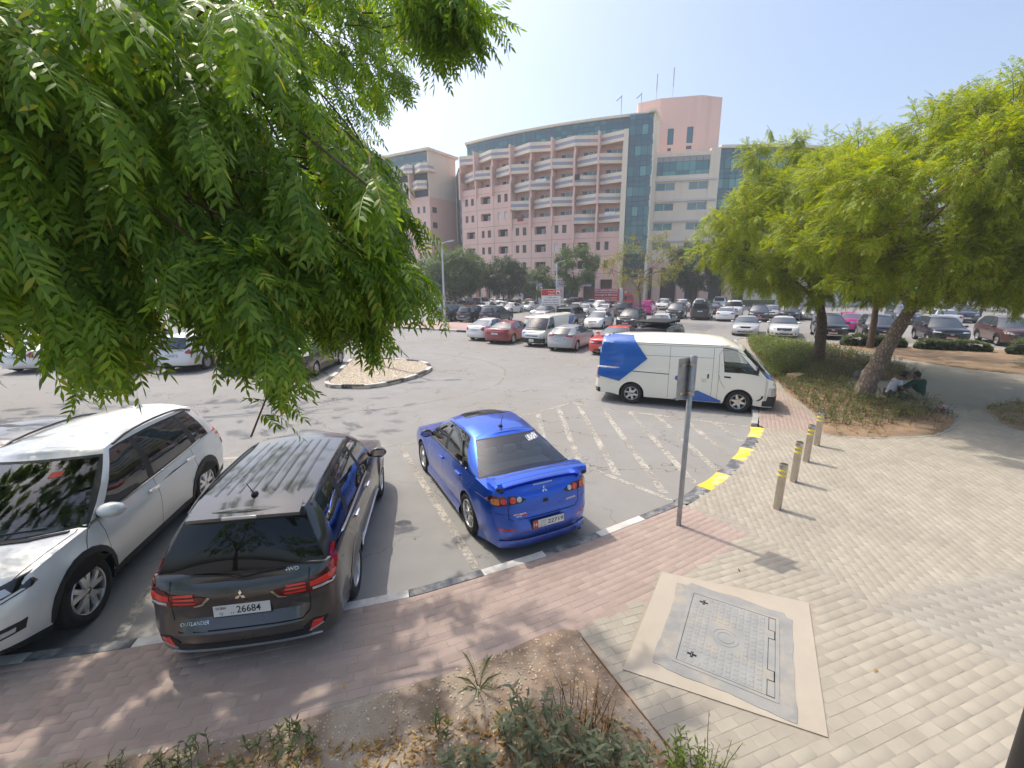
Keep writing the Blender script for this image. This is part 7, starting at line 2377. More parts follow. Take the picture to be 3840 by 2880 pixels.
# twig positions (x, y, z) of the two neem trees on the left
NEAR = np.array([-240,399,394,-120,485,396,-380,321,467,-280,288,440,-232,203,474,-76,275,383,-99,185,478,-203,419,575,-163,206,483,-297,268,487,-266,210,401,-263,274,371,-288,324,464,-375,298,390,-274,214,380,-358,325,538,-367,342,389,-295,345,457,-354,303,390,-329,371,436,-272,288,342,-183,212,462,-302,283,525,-163,251,460,-202,313,367,-263,367,591,-361,304,456,-381,334,396,-138,231,379,-258,360,563,-342,377,486,-263,353,469,-194,280,493,-364,348,499,-327,302,507,-128,421,527,-207,405,421,-213,242,397,-264,349,384,-241,197,421,-210,408,490,-172,296,376,-237,411,395,-328,357,360,-234,373,565,-207,397,401,-302,274,381,-186,360,489,-173,408,431,-261,233,498,-185,360,545,-231,213,492,-161,166,460,-234,327,490,-230,401,557,-242,202,445,-259,352,568,-229,301,557,-252,223,427,-153,426,509,-127,237,462,-261,430,461,-71,332,429,-285,252,516,-182,338,554,-181,247,492,-240,420,559,-184,266,463,-182,198,432,-156,276,459,-320,363,563,-257,275,422,-219,391,440,-249,214,385,-169,263,478,-187,282,456,-99,221,417,-337,354,479,-66,223,426,-146,364,488,-167,339,424,-195,223,366,-178,182,373,-124,344,406,-347,355,381,-287,269,450,-152,225,465,-139,215,374,-336,321,369,-238,189,371,-119,270,520,-265,243,417,-181,167,404,-184,170,438,-342,290,433,-236,317,503,-243,318,563,-285,260,415,-108,398,457,-215,225,426,-109,249,437,-302,317,489,-314,291,399,-200,171,398,-229,206,415,-94,312,460,-196,157,389,-109,227,483,-143,258,472,-227,254,418,-267,350,561,-184,317,373,-127,382,466,-195,298,391,-198,193,495,-299,233,358,-179,317,474,-195,186,475,-298,368,502,-219,216,474,-211,209,466,-246,376,601,-244,214,403,-136,252,392,-191,207,504,-374,334,488,-227,280,489,-310,319,395,-292,292,510,-86,353,421,-322,288,545,-212,292,550,-147,185,482,-217,245,522,-256,232,481,-143,173,480,-214,316,481,-192,176,449,-218,332,464,-288,339,427,-270,326,560,-225,252,520,-120,205,470,-234,241,479,-241,219,448,-195,444,466,-200,353,387,-270,332,369,-100,429,399,-250,248,374,-190,190,488,-226,231,402,-310,254,385,-190,174,481,-341,373,353,-164,298,514,-143,175,447,-245,374,364,-214,190,422,-209,442,505,-260,267,347,-270,356,483,-277,233,374,-291,241,424,-245,239,426,-114,336,427,-288,251,369,-188,169,465,-135,264,351,-327,356,412,-182,299,375,-313,257,441,-230,229,456,-258,224,468,-215,284,400,-213,407,465,-281,327,434,-133,206,465,-294,267,476,-134,301,398,-208,462,425,-134,457,417,-124,271,420,-120,188,442,-242,317,535,-128,225,455,-198,391,457,-202,224,359,-261,303,508,-156,263,384,-359,306,438,-109,345,396,-301,385,464,-260,299,504,-282,255,516,-132,238,495,-229,371,424,-161,471,435,-341,334,406,-150,225,502,-185,189,484,-194,364,576,-203,421,366,-200,195,492,-271,329,471,-217,269,436,-260,231,418,-225,445,488,-133,298,396,-250,228,440,-273,375,408,-164,276,491,-78,232,432,-242,326,525,-189,172,453,-261,408,515,-338,308,490,-273,212,384,-271,236,484,-157,191,424,-154,204,435,-340,297,478,-302,386,443,-119,212,408,-283,224,384,-183,459,518,-214,287,501,-189,198,401,-182,176,430,-326,364,341,-296,319,571,-260,232,493,-246,248,387,-230,285,479,-221,224,422,-156,229,391,-140,187,393,-141,345,485,-133,214,378,-171,267,537,-183,233,520,-305,394,424,-282,335,453,-144,316,449,-173,242,426,-135,196,493,-299,370,570,-297,328,517,-173,408,553,-196,354,497,-316,342,526,-163,169,468,-95,211,421,-300,239,372,-199,354,567,-155,260,419,-203,169,396,-316,276,457,-74,245,393,-139,235,367,-191,445,481,-159,231,497,-217,233,509,-307,273,463,-116,228,492,-219,298,405,-263,257,489,-200,301,412,-323,349,504,-294,303,421,-95,235,467,-210,349,359,-287,340,424,-224,240,456,-297,288,544,-178,278,530,-247,275,543,-234,274,528,-236,347,568,-192,173,418,-224,306,508,-349,347,460,-321,379,429,-269,287,373,-328,332,571,-285,393,493,-167,269,445,-136,324,519,-110,252,419,-324,308,405,-177,174,467,-294,379,434,-198,181,394,-163,279,501,-212,173,391,-147,360,513,-230,417,484,-190,201,363,-305,396,502,-339,302,415,-116,342,416,-114,319,409,-180,395,473,-150,243,377,-223,349,593,-152,228,501,-308,296,368,-197,234,409,-253,297,560,-210,325,391,-255,345,516,-293,345,436,-156,199,398,-201,197,370,-308,291,556,-268,243,448,-135,356,472,-360,283,378,-217,355,362,-189,372,356,-409,315,351,-214,230,511,-189,173,441,-223,247,531,-244,256,393,-86,290,403,-218,275,458,-345,291,462,-205,383,351,-207,452,341,-226,232,350,-228,236,379,-205,237,382,-199,209,385,-217,211,385,-222,223,395,-186,183,385,-230,265,362,-187,203,361,-236,247,364,-240,243,375,-222,248,390,-238,250,373,-215,248,374,-192,186,364,-208,222,364,-216,215,377,-189,191,377,-204,212,388,-180,200,366,-202,221,354,-208,222,386,-204,226,384,-177,205,391,-218,242,376,-230,256,358,-220,235,374,-248,250,338,-251,248,367,-222,234,378,-211,219,355,-237,246,394,-206,232,379,-237,257,359,-119,193,381,-140,265,332,-131,209,385,-164,242,385,-123,218,393,-129,209,392,-114,198,387,-170,266,372,-115,223,360,-146,243,376,-133,212,393,-154,242,383,-141,257,378,-109,199,357,-116,219,377,-144,244,358,-129,210,392,-171,259,370,-163,239,374,-113,215,393,-135,231,380,-142,249,386,-126,243,366,-127,239,393,-135,255,375,-124,234,348,-163,274,357,-124,243,354,-141,260,330,-176,256,368,-134,265,374,-141,245,353,-160,255,377,-150,231,355,-123,213,376,-118,199,393,-164,248,376,-110,203,368,-115,204,379,-116,237,389,-89,283,355,-129,346,387,-101,298,382,-108,336,400,-99,254,388,-94,328,382,-80,293,382,-102,241,389,-74,278,395,-99,267,384,-146,330,390,-79,276,404,-114,258,382,-93,279,355,-96,269,406,-87,279,392,-133,324,363,-96,333,386,-90,271,405,-99,276,390,-66,273,384,-116,262,386,-79,285,394,-113,300,375,-98,301,369,-68,348,389,-98,341,376,-76,299,407,-74,281,396,-81,301,394,-95,366,410,-128,312,377,-71,283,396,-87,316,386,-70,259,399,-131,305,377,-67,356,372,-96,302,390,-78,262,378,-119,277,367,-138,320,357,-113,331,415,-128,319,370,-95,316,359,-116,289,366,-81,276,397,-109,353,374,-94,325,384,-79,281,390,-68,255,391,-129,317,395,-95,345,385,-105,346,461,-96,382,446,-83,276,442,-86,306,426,-117,371,465,-108,328,466,-93,317,460,-85,304,456,-104,373,477,-110,339,469,-101,341,451,-98,366,459,-85,273,444,-85,276,450,-95,329,455,-84,338,436,-105,371,455,-81,302,435,-94,374,457,-105,327,468,-95,304,447,-95,316,417,-99,313,451,-85,282,437,-97,327,442,-85,312,462,-36,341,564,-38,352,557,-51,383,582,-34,340,568,-45,343,559,-40,423,604,-36,358,585,-30,322,563,-39,383,603,-36,386,581,-48,342,557,-34,371,574,-51,352,562,-30,382,598,-31,411,601,-55,411,587,-28,346,553,-56,428,587,-59,377,570,-69,421,593,-37,387,593,-42,388,587,-55,366,550,-16,344,561,-66,352,577,-70,371,592]).reshape(-1,3) / 100
MIDF = np.array([-106,503,587,-170,614,627,-186,481,646,-172,395,604,-221,608,734,-122,453,637,-158,604,656,-158,599,712,-239,558,691,-126,508,641,-141,519,648,-194,442,591,-140,635,659,-224,639,674,-264,583,691,-179,543,697,-168,541,612,-144,524,664,-251,610,709,-105,428,588,-157,557,658,-154,573,598,-144,459,652,-151,414,618,-128,536,606,-145,435,570,-155,585,681,-188,476,603,-196,469,637,-267,598,731,-180,496,659,-175,521,682,-135,578,670,-221,551,637,-189,557,682,-199,485,641,-163,479,660,-149,519,618,-181,568,675,-176,643,619,-188,430,600,-148,536,692,-184,541,621,-171,649,619,-193,498,670,-152,605,618,-535,554,457,-531,479,394,-444,639,701,-535,649,461,-422,558,515,-638,593,429,-496,440,647,-495,426,528,-549,514,432,-541,603,512,-394,499,635,-470,619,347,-274,636,602,-283,623,466,-483,434,439,-516,542,635,-421,628,362,-384,459,387,-360,413,600,-545,427,438,-241,504,406,-410,449,588,-487,415,575,-552,678,570,-596,553,681,-450,461,508,-504,547,465,-382,398,529,-461,507,412,-444,590,688,-502,607,611,-475,530,687,-261,533,695,-240,624,563,-532,490,599,-302,823,530,-379,477,659,-336,406,620,-396,433,591,-621,511,549,-446,378,498,-394,760,377,-415,604,705,-509,410,423,-255,702,692,-399,544,639,-422,539,666,-401,529,463,-354,574,668,-450,420,420,-402,447,641,-312,453,600,-199,546,614,-548,598,410,-225,607,543,-410,581,722,-355,762,370,-356,545,422,-444,671,732,-477,673,727,-408,665,708,-462,707,531,-478,527,619,-526,482,457,-398,402,601,-494,666,373,-317,744,568,-559,616,622,-529,518,492,-632,520,514,-289,768,653,-626,479,380,-299,658,601,-218,517,631,-304,551,391,-374,521,535,-289,704,694,-511,640,722,-375,363,585,-352,420,636,-236,451,602,-632,541,679,-324,421,578,-298,493,590,-433,506,456,-381,572,671,-695,532,373,-377,550,556,-363,691,549,-484,601,603,-441,422,554,-492,439,395,-340,693,791,-373,450,436,-373,533,418,-597,524,582,-249,531,691,-173,507,605,-308,694,614,-297,540,408,-415,714,366,-503,691,639,-540,664,385,-406,570,690,-531,488,583,-509,652,510,-613,643,454,-522,655,435,-602,625,517,-609,527,670,-450,654,614,-377,491,645,-329,632,506,-364,702,358,-528,575,451,-434,601,435,-439,631,673,-525,490,659,-488,378,390,-409,537,629,-357,580,672,-388,394,580,-712,528,358,-594,461,407,-441,393,387,-426,661,497,-499,519,658,-560,570,510,-699,550,458,-429,494,504,-185,500,623,-435,578,577,-554,487,371,-378,415,431,-223,599,411,-447,598,739,-344,803,415,-343,427,507,-343,493,493,-347,395,554,-496,588,606,-448,727,352,-560,548,503,-246,546,674,-437,693,676,-376,428,446,-531,497,669,-287,646,499,-529,475,522,-607,535,382]).reshape(-1,3) / 100
OVER = np.array([-577,578,508,-689,386,476,-990,743,678,-620,773,639,-595,677,712,-690,398,619,-538,508,517,-471,529,591,-532,741,671,-594,534,528,-967,467,630,-484,662,531,-614,542,571,-847,522,616,-510,486,738,-418,510,494,-648,639,646,-964,775,723,-932,469,535,-506,614,609,-950,590,741,-647,668,626,-947,694,607,-1002,742,690,-517,568,462,-928,458,546,-689,721,641,-578,461,510,-835,367,472,-944,728,506,-515,532,564,-853,759,608,-369,656,521,-994,820,711,-664,626,649,-977,649,736,-920,761,663,-966,530,678,-456,587,540,-842,405,565,-681,370,470,-770,398,519,-812,733,519,-612,587,583,-547,808,738,-591,777,713,-606,492,556,-894,833,728,-763,644,529,-884,440,626,-926,631,714,-746,613,703,-379,579,508,-783,686,654,-882,508,570,-499,618,681,-441,660,651,-910,788,743,-682,648,678,-958,351,509,-808,670,718,-449,668,588,-592,450,569,-965,800,733,-922,778,615,-545,447,518,-466,691,499,-635,686,719,-339,468,506,-1011,524,645,-715,548,612,-984,624,571,-921,509,563,-563,568,654,-568,572,494,-397,525,600,-994,436,612,-854,412,516,-382,566,491,-655,492,602,-592,597,711,-950,335,466,-1019,588,671,-779,501,610,-464,737,733,-415,666,616,-888,405,527,-715,574,490,-923,479,521,-886,750,698,-614,567,541,-636,452,528,-899,730,691,-966,517,515,-658,529,716,-802,646,607,-878,753,544,-867,450,471,-640,557,556,-444,621,505,-864,385,513,-611,670,608,-931,446,597,-996,657,669,-1024,466,668,-702,688,530,-802,422,692,-892,501,617,-883,592,730,-444,426,655,-604,442,631,-750,466,490,-425,670,663,-706,580,588,-555,616,491,-639,741,598,-591,749,640,-751,792,673,-1015,836,734,-415,595,508,-827,530,686,-893,385,511,-452,554,509,-433,601,709,-405,385,511,-480,432,609,-571,390,538,-585,648,711,-957,754,685,-773,711,616,-978,654,593,-598,409,471,-735,648,579,-806,489,645,-1004,648,686,-643,419,671,-553,643,484,-406,677,644,-398,466,584,-716,343,492,-682,464,625,-728,674,637,-543,690,689,-599,597,489]).reshape(-1,3) / 100
ROADT = np.array([-1343,1482,509,-1723,1396,531,-857,1701,574,-760,1756,704,-1836,1619,636,-1459,1601,701,-1494,1599,607,-790,1331,636,-618,1318,601,-1694,1415,563,-1643,1562,739,-1765,1364,710,-1073,1337,631,-919,1596,701,-643,1365,523,-701,1538,615,-1355,1493,732,-646,1421,740,-1623,1437,678,-730,1284,467,-883,1756,701,-771,1292,484,-725,1315,483,-1094,1763,719,-1312,1351,657,-943,1416,718,-1537,1513,657,-1708,1456,498,-976,1684,664,-957,1464,724,-954,1391,682,-628,1316,454,-1379,1582,734,-1704,1602,472,-1542,1403,637,-823,1365,473,-747,1379,466,-1091,1416,501,-1275,1533,608,-1186,1670,530,-1285,1460,513,-1413,1559,585,-1722,1547,730,-1919,1654,744,-1194,1589,560,-1742,1539,527,-1338,1754,746,-990,1581,604,-1060,1624,680,-1563,1697,664,-1230,1581,633,-1531,1663,553,-1363,1513,514,-1739,1419,599,-1716,1540,680,-1710,1659,483,-1252,1330,582,-1154,1646,498,-1404,1574,731,-754,1329,516,-1588,1586,542,-1341,1491,710,-1785,1675,725,-672,1390,545,-1502,1437,705,-1778,1561,640,-979,1326,543,-1540,1568,657,-1673,1470,667,-1004,1701,664,-1299,1390,459,-1268,1492,715,-1246,1403,498,-990,1611,456,-1269,1656,572,-1406,1619,559,-847,1408,686,-551,1412,518,-930,1301,578,-1613,1649,658,-1137,1655,690,-898,1703,658,-654,1306,510,-1707,1700,665,-1609,1477,665,-1082,1570,654,-1496,1705,706,-829,1547,740,-1184,1438,523,-1767,1450,650,-1648,1383,477,-851,1467,612,-1272,1750,716,-1422,1353,550,-1138,1735,687,-879,1375,599,-1820,1441,729,-1831,1764,747,-1839,1544,748,-654,1567,688,-893,1327,577,-1609,1624,647,-1794,1464,535,-1175,1276,519,-1567,1447,580,-926,1520,633,-1481,1548,578,-1583,1391,672,-1542,1644,661,-1746,1456,616,-847,1631,730,-651,1694,749,-714,1425,600,-871,1764,744,-1011,1377,654,-1776,1706,668,-1245,1681,631,-1346,1615,629,-1081,1496,684,-1149,1373,650,-1641,1489,531,-830,1500,484,-911,1583,491,-859,1442,460,-736,1613,720,-872,1555,506,-1312,1436,674,-1629,1564,564,-1086,1654,654,-1054,1608,536,-1650,1442,639,-1433,1564,543,-1577,1681,563,-1346,1337,629,-1086,1355,552,-1528,1499,562,-1154,1668,716,-1881,1390,695,-1270,1520,696,-1581,1551,709,-990,1374,690]).reshape(-1,3) / 100
# ------------------------------------------------------------------ trees and plants
nr_ = np.random.RandomState(4)
def leaflet(lod,length,width,curve):
 """one blade along +X in the XY plane, sickle-shaped; returns V, F(quads)"""
 if lod == 0: ts = [0,.18,.45,.75,1.0]; ws = [.15,.8,1.0,.55,.03]
 elif lod == 1: ts = [0,.35,1.0]; ws = [.2,1.0,.05]
 else: ts = [0,.45,1.0]; ws = [.3,1.0,.1]
 V = []
 for t,w in zip(ts,ws):
  cx,cy = t * length,curve * length * t * t
  z = -.10 * length * t * t
  V += [(cx,cy - w * width / 2,z + .06 * width),(cx,cy + w * width / 2,z + .06 * width)]
 F = [(2 * i,2 * i + 2,2 * i + 3,2 * i + 1) for i in range(len(ts) - 1)]
 return np.array(V),np.array(F)
def compound(seed,lod,pairs=6,rachis=.27,ll=.078,lw=.023,droop=.35,hang=.5):
 r = np.random.RandomState(seed)
 VV = []; FF = []; k = 0
 def rp(t): return np.array([rachis * t,0,-droop * rachis * t * t])
 # rachis as a thin strip
 ns = 4 if lod == 0 else 2
 V = []
 for i in range(ns + 1):
  p = rp(i / ns); V += [p + (0,-.0022,0),p + (0,.0022,0)]
 V = np.array(V); F = np.array([(2 * i,2 * i + 2,2 * i + 3,2 * i + 1) for i in range(ns)])
 VV.append(V); FF.append(F); k += len(V)
 slots = [(t,s) for t in np.linspace(.22,.93,pairs) for s in (-1,1)] + [(1.0,0)]
 for t,s in slots:
  l = ll * (1 - .35 * abs(t - .5) ** 1.2) * r.uniform(.85,1.12)
  V,F = leaflet(lod,l,lw * r.uniform(.85,1.15),.16 * (s if s else .2) * -1)
  a = s * math.radians(r.uniform(52,68)) if s else 0.0
  tw = r.uniform(-.5,.5) + s * r.uniform(.1,.5)
  dn = r.uniform(.2,hang + .25)
  # twist about own axis, droop, then swing out
  ct,st = math.cos(tw),math.sin(tw)
  V = np.column_stack((V[:,0],V[:,1] * ct - V[:,2] * st,V[:,1] * st + V[:,2] * ct))
  cd,sd_ = math.cos(dn),math.sin(dn)
  V = np.column_stack((V[:,0] * cd + V[:,2] * sd_,V[:,1],-V[:,0] * sd_ + V[:,2] * cd))
  ca,sa = math.cos(a),math.sin(a)
  V = np.column_stack((V[:,0] * ca - V[:,1] * sa,V[:,0] * sa + V[:,1] * ca,V[:,2]))
  VV.append(V + rp(t)); FF.append(F + k); k += len(V)
 return np.concatenate(VV),np.concatenate(FF)
def frames(D,roll=None):
 """rotation matrices whose X axis is D and Z axis points up as far as possible"""
 X = D / np.linalg.norm(D,axis=1,keepdims=True)
 up = np.tile(np.array([0,0,1.0]),(len(D),1)) + nr_.normal(0,.25,D.shape)
 Y = np.cross(up,X); Y /= np.linalg.norm(Y,axis=1,keepdims=True) + 1e-9
 Z = np.cross(X,Y)
 return np.stack((X,Y,Z),axis=2)
def cloud(pos,D,scale,templs):
 """instances of leaf templates joined to one vertex/face array"""
 R = frames(D)
 VV = []; FF = []; k = 0
 idx = nr_.randint(0,len(templs),len(pos))
 for t,(TV,TF) in enumerate(templs):
  sel = np.where(idx == t)[0]
  if not len(sel): continue
  W = np.einsum('nij,vj->nvi',R[sel],TV) * scale[sel][:,None,None] + pos[sel][:,None,:]
  n = len(sel); m = len(TV)
  VV.append(W.reshape(-1,3))
  FF.append((TF[None] + (np.arange(n) * m)[:,None,None] + k).reshape(-1,4)); k += n * m
 return np.concatenate(VV),np.concatenate(FF)
def spray(ends,outdir,nleaf=13,tw=.5,drop=.45,spread=.9):
 """leaves along drooping twigs that end at the given points; returns positions and directions, and twig polylines"""
 P = []; D = []; T = []
 ga = 2.399
 for i,(e,o) in enumerate(zip(ends,outdir)):
  o = o / (np.linalg.norm(o) + 1e-9)
  o = o + nr_.normal(0,.35,3); o[2] -= drop * .4; o /= np.linalg.norm(o)
  n = nleaf + nr_.randint(-3,4)
  s = e - o * tw
  T.append((s,(s + e) / 2 + np.array([0,0,.04]),e))
  side = np.cross(o,(0,0,1.0)); side /= np.linalg.norm(side) + 1e-9
  up = np.cross(side,o)
  ph = nr_.uniform(0,6.28)
  for k in range(n):
   t = .25 + .75 * (k + 1) / n
   p = s * (1 - t) + e * t; p = p + np.array([0,0,.08 * t * (1 - t)])
   a = ph + k * ga
   rad = side * math.cos(a) + up * math.sin(a)
   d = o * (.55 + .5 * t) + rad * spread * (1.05 - .5 * t) + np.array([0,0,-drop]) + nr_.normal(0,.12,3)
   P.append(p); D.append(d)
 return np.array(P),np.array(D),T
def limb(mb,pts,r0,r1,seg=7,wob=.0):
 pts = [Vector(p) for p in pts]
 Q = []
 n = len(pts)
 for i in range(n - 1):
  a,b,c,d = pts[max(i - 1,0)],pts[i],pts[i + 1],pts[min(i + 2,n - 1)]
  for q in range(4):
   t = q / 4
   p = 0.5 * ((2 * b) + (-a + c) * t + (2 * a - 5 * b + 4 * c - d) * t * t + (-a + 3 * b - 3 * c + d) * t ** 3)
   Q.append(p + Vector((rnd.uniform(-wob,wob),rnd.uniform(-wob,wob),0)))
 Q.append(pts[-1])
 m = len(Q)
 mb.tube(Q,[r0 + (r1 - r0) * i / (m - 1) for i in range(m)],seg)
def twig_mesh(T,r=.006):
 VV = []; FF = []; k = 0
 for s,m,e in T:
  for a,b,ra,rb in ((s,m,r,r * .8),(m,e,r * .8,r * .35)):
   d = b - a; d = d / (np.linalg.norm(d) + 1e-9)
   u = np.cross(d,(0.3,0.2,1)); u /= np.linalg.norm(u) + 1e-9; w = np.cross(d,u)
   ring = [u,w * .87 - u * .5,-w * .87 - u * .5]
   V = np.array([a + q * ra for q in ring] + [b + q * rb for q in ring])
   VV.append(V); FF.append(np.array([(0,1,4,3),(1,2,5,4),(2,0,3,5)]) + k); k += 6
 return np.concatenate(VV),np.concatenate(FF)
# ---- the two neem trees on the left
T0 = [compound(i,0,8,.27,.066,.0165) for i in range(5)]
TB = [compound(i + 20,2,5,.36,.13,.045) for i in range(3)]
T1 = [compound(i + 10,1,7,.27,.075,.022) for i in range(4)]
def neem(name,label,base,sets,trunk_pts,limbs,n_single):
 root = empty(name,base); tag(root,label,'tree')
 B0 = np.array(base)
 mb = MB(); limb(mb,[Vector(p) - Vector(base) for p in trunk_pts],.24,.15,10,.01); mb.build('trunk','bark',root)
 for pts,r0,r1 in limbs:
  mb = MB(); limb(mb,[Vector(p) - Vector(base) for p in pts],r0,r1,6,.015); mb.build('branch','bark_dark',root)
 VV = []; FF = []; k = 0; TW = []
 single = []
 for ends,templs,hub,nl in sets:
  od = ends - np.array(hub)
  P,D,T = spray(ends,od,nl)
  TW += T
  sc_ = nr_.uniform(.85,1.15,len(P))
  if n_single and templs is T0:
   dist = np.linalg.norm(P - np.array([0,0,CAM_H]),axis=1)
   o = np.argsort(dist)[:n_single]
   msk = np.ones(len(P),bool); msk[o] = False
   single = [(P[i],D[i],sc_[i]) for i in o]
   P,D,sc_ = P[msk],D[msk],sc_[msk]
  V,F = cloud(P - B0,D,sc_,templs)
  VV.append(V); FF.append(F + k); k += len(V)
 crown = mobj('crown',np_mesh('crown',np.concatenate(VV),np.concatenate(FF),'neem_leaf',smooth=True),root)
 crown['kind'] = 'stuff'
 V,F = twig_mesh(TW,.007)
 tw = mobj('twigs',np_mesh('twigs',V - B0,F,'twig'),root); tw['kind'] = 'stuff'
 if single:
  mes = [np_mesh('leaf',V,F,'neem_leaf',smooth=True) for V,F in T0]
  Rm = frames(np.array([s[1] for s in single]))
  for (p,d,s),R in zip(single,Rm):
   o = bpy.data.objects.new('leaf',rnd.choice(mes))
   m = Matrix([list(R[i]) + [0] for i in range(3)] + [[0,0,0,1]])
   o.matrix_local = Matrix.Translation(Vector(p - B0)) @ m @ Matrix.Scale(s,4)
   link(o,crown)
 return root
hub1 = (-3.9,3.4,6.2)
br = [([(-9.0,2.0,3.2),(-7.2,2.8,5.0),(-5.2,3.4,6.0),(-3.4,3.8,6.2),(-1.9,4.2,5.7)],.13,.03)]
br.append(([(-7.2,2.8,5.0),(-5.6,4.4,5.6),(-4.2,5.4,5.4),(-2.6,5.6,4.9)],.09,.02))
br.append(([(-5.2,3.4,6.0),(-3.4,3.2,5.6),(-2.2,3.2,5.0),(-1.3,3.3,4.55)],.05,.008))
br.append(([(-3.4,3.8,6.2),(-1.9,4.0,6.5),(-.9,4.1,6.3),(-.3,4.2,6.0)],.045,.008))
br.append(([(-5.2,3.4,6.0),(-3.9,2.6,5.0),(-2.9,2.5,4.2),(-2.2,2.6,3.6)],.04,.008))
for k in range(14):
 a = nr_.randint(0,len(NEAR)); e = NEAR[a]
 s = np.array(hub1) * .45 + e * .55 + np.array([-.4,-.1,.5])
 br.append(([tuple(np.array(hub1) + nr_.normal(0,.3,3)),tuple(s),tuple(e)],.022,.006))
neem('neem_tree','large neem tree whose leafy branches hang across the top left',(-9.0,2.0,0.1),
     [(NEAR,T0,hub1,21),(MIDF,T1,(-6,6,7),17),(OVER,TB,(-7,5,7),24)],
     [(-9.0,2.0,0.1),(-9.1,2.05,1.6),(-9.0,2.0,3.3)],br,300)
neem('neem_tree','second neem tree behind the hanging branches, shading the lane at left',(-17.2,13.2,0),
     [(ROADT,T1,(-13,16,8),20)],[(-17.2,13.2,0),(-17,13.4,2),(-16.5,13.8,4)],
     [([(-16.5,13.8,4),(-13,15,6.5),(-9,16.5,6.8)],.13,.03),([(-16.5,13.8,4),(-14.5,16.0,6.0),(-12,17,6.5)],.1,.03),([(-13,15,6.5),(-10.5,15.2,6.0),(-7.5,16,5.6)],.06,.015)],0)
# ---- broad trees
TR = [compound(i + 30,1,6,.30,.085,.024,.3,.4) for i in range(4)]
TR2 = [compound(i + 40,2,4,.36,.13,.045,.3,.4) for i in range(4)]
TRF = [compound(i + 50,2,3,.5,.22,.10,.25,.4) for i in range(4)]
def blob_tree(name,label,base,trunk,r0,r1,blobs,leaf,templs,n_per,nleaf,bark='bark',fork=None,tw=.6,drop=.3,seed=1,squash=.75,lscale=1.0,twr=.008,group=None,shell=.45,nmain=5):
 """tree of trunk, one branch per leaf clump, and a crown of leaves gathered in clumps"""
 root = empty(name,base); tag(root,label,'tree',group)
 b0 = Vector(base); B0 = np.array(base)
 mb = MB()
 pts = [Vector(p) - b0 for p in trunk]
 limb(mb,pts,r0,r1,12,.0)
 me = mb.mesh('trunk',bark)
 for v in me.vertices:
  n = noise.noise(Vector((v.co.x * 6,v.co.y * 6,v.co.z * 1.6))) * .12 * r0 * 2
  rr = Vector((v.co.x,v.co.y,0));
  v.co += Vector((noise.noise(v.co * 9),noise.noise(v.co * 9 + Vector((7,0,0))),0)) * r0 * .18
 mobj('trunk',me,root)
 f = Vector(fork or trunk[-1])
 ends = []; od = []
 allc = [Vector(b[:3]) for b in blobs]
 cen = sum(allc,Vector()) / len(allc)
 mains = []
 for k in range(nmain):
  a = 2 * math.pi * k / nmain + .5
  far_ = max(allc,key=lambda c: (c - cen).xy.dot(Vector((math.cos(a),math.sin(a)))) + (c.z - cen.z) * .3 * math.sin(3 * a))
  e = f.lerp(far_,.72); m1 = f.lerp(e,.35) + Vector((rnd.uniform(-.2,.2),rnd.uniform(-.2,.2),.35)); m2 = f.lerp(e,.7) + Vector((rnd.uniform(-.25,.25),rnd.uniform(-.25,.25),.2))
  mains += [f.lerp(m1,.6),m1,m2,e]
  mb = MB(); limb(mb,[f - Vector((0,0,.15)) - b0,m1 - b0,m2 - b0,e - b0],r1 * rnd.uniform(.55,.8),r1 * .18,7,.03); mb.build('branch',bark,root)
 for (x,y,z,r) in blobs:
  c = Vector((x,y,z))
  g0 = min(mains,key=lambda q: (q - c).length + (.4 if q.z > c.z + .8 else 0))
  mid = g0.lerp(c,.5) + Vector((rnd.uniform(-.3,.3),rnd.uniform(-.3,.3),rnd.uniform(-.1,.35)))
  mb = MB(); limb(mb,[g0 - b0,mid - b0,c - b0],max(r1 * .2,.014),.008,5,.03); mb.build('branch',bark,root)
  n = int(n_per * r * r)
  d = nr_.normal(0,1,(n,3)); d /= np.linalg.norm(d,axis=1,keepdims=True)
  rad = r * (shell + (1 - shell) * nr_.uniform(0,1,n) ** .6)
  p = np.array(c) + d * rad[:,None] * np.array([1,1,squash])
  ends.append(p); od.append(d + np.array([0,0,.25]))
 E = np.concatenate(ends); O = np.concatenate(od)
 P,D,T = spray(E,O,nleaf,tw,drop)
 V,F = cloud(P - B0,D,nr_.uniform(.8,1.2,len(P)) * lscale,templs)
 cr_ = mobj('crown',np_mesh('crown',V,F,leaf,smooth=True),root); cr_['kind'] = 'stuff'
 V,F = twig_mesh(T,twr); t_ = mobj('twigs',np_mesh('twigs',V - B0,F,'twig'),root); t_['kind'] = 'stuff'
 return root
def ell_blobs(c,rad,n,r0,r1,seed,top=None):
 r = random.Random(seed); out = []
 for k in range(n):
  z = 1 - 2 * (k + .5) / n; a = k * 2.399 + r.uniform(-.3,.3); q = math.sqrt(max(0,1 - z * z))
  s = r.uniform(.62,.92)
  out.append((c[0] + rad[0] * q * math.cos(a) * s,c[1] + rad[1] * q * math.sin(a) * s,c[2] + rad[2] * z * s,r.uniform(r0,r1)))
 return out
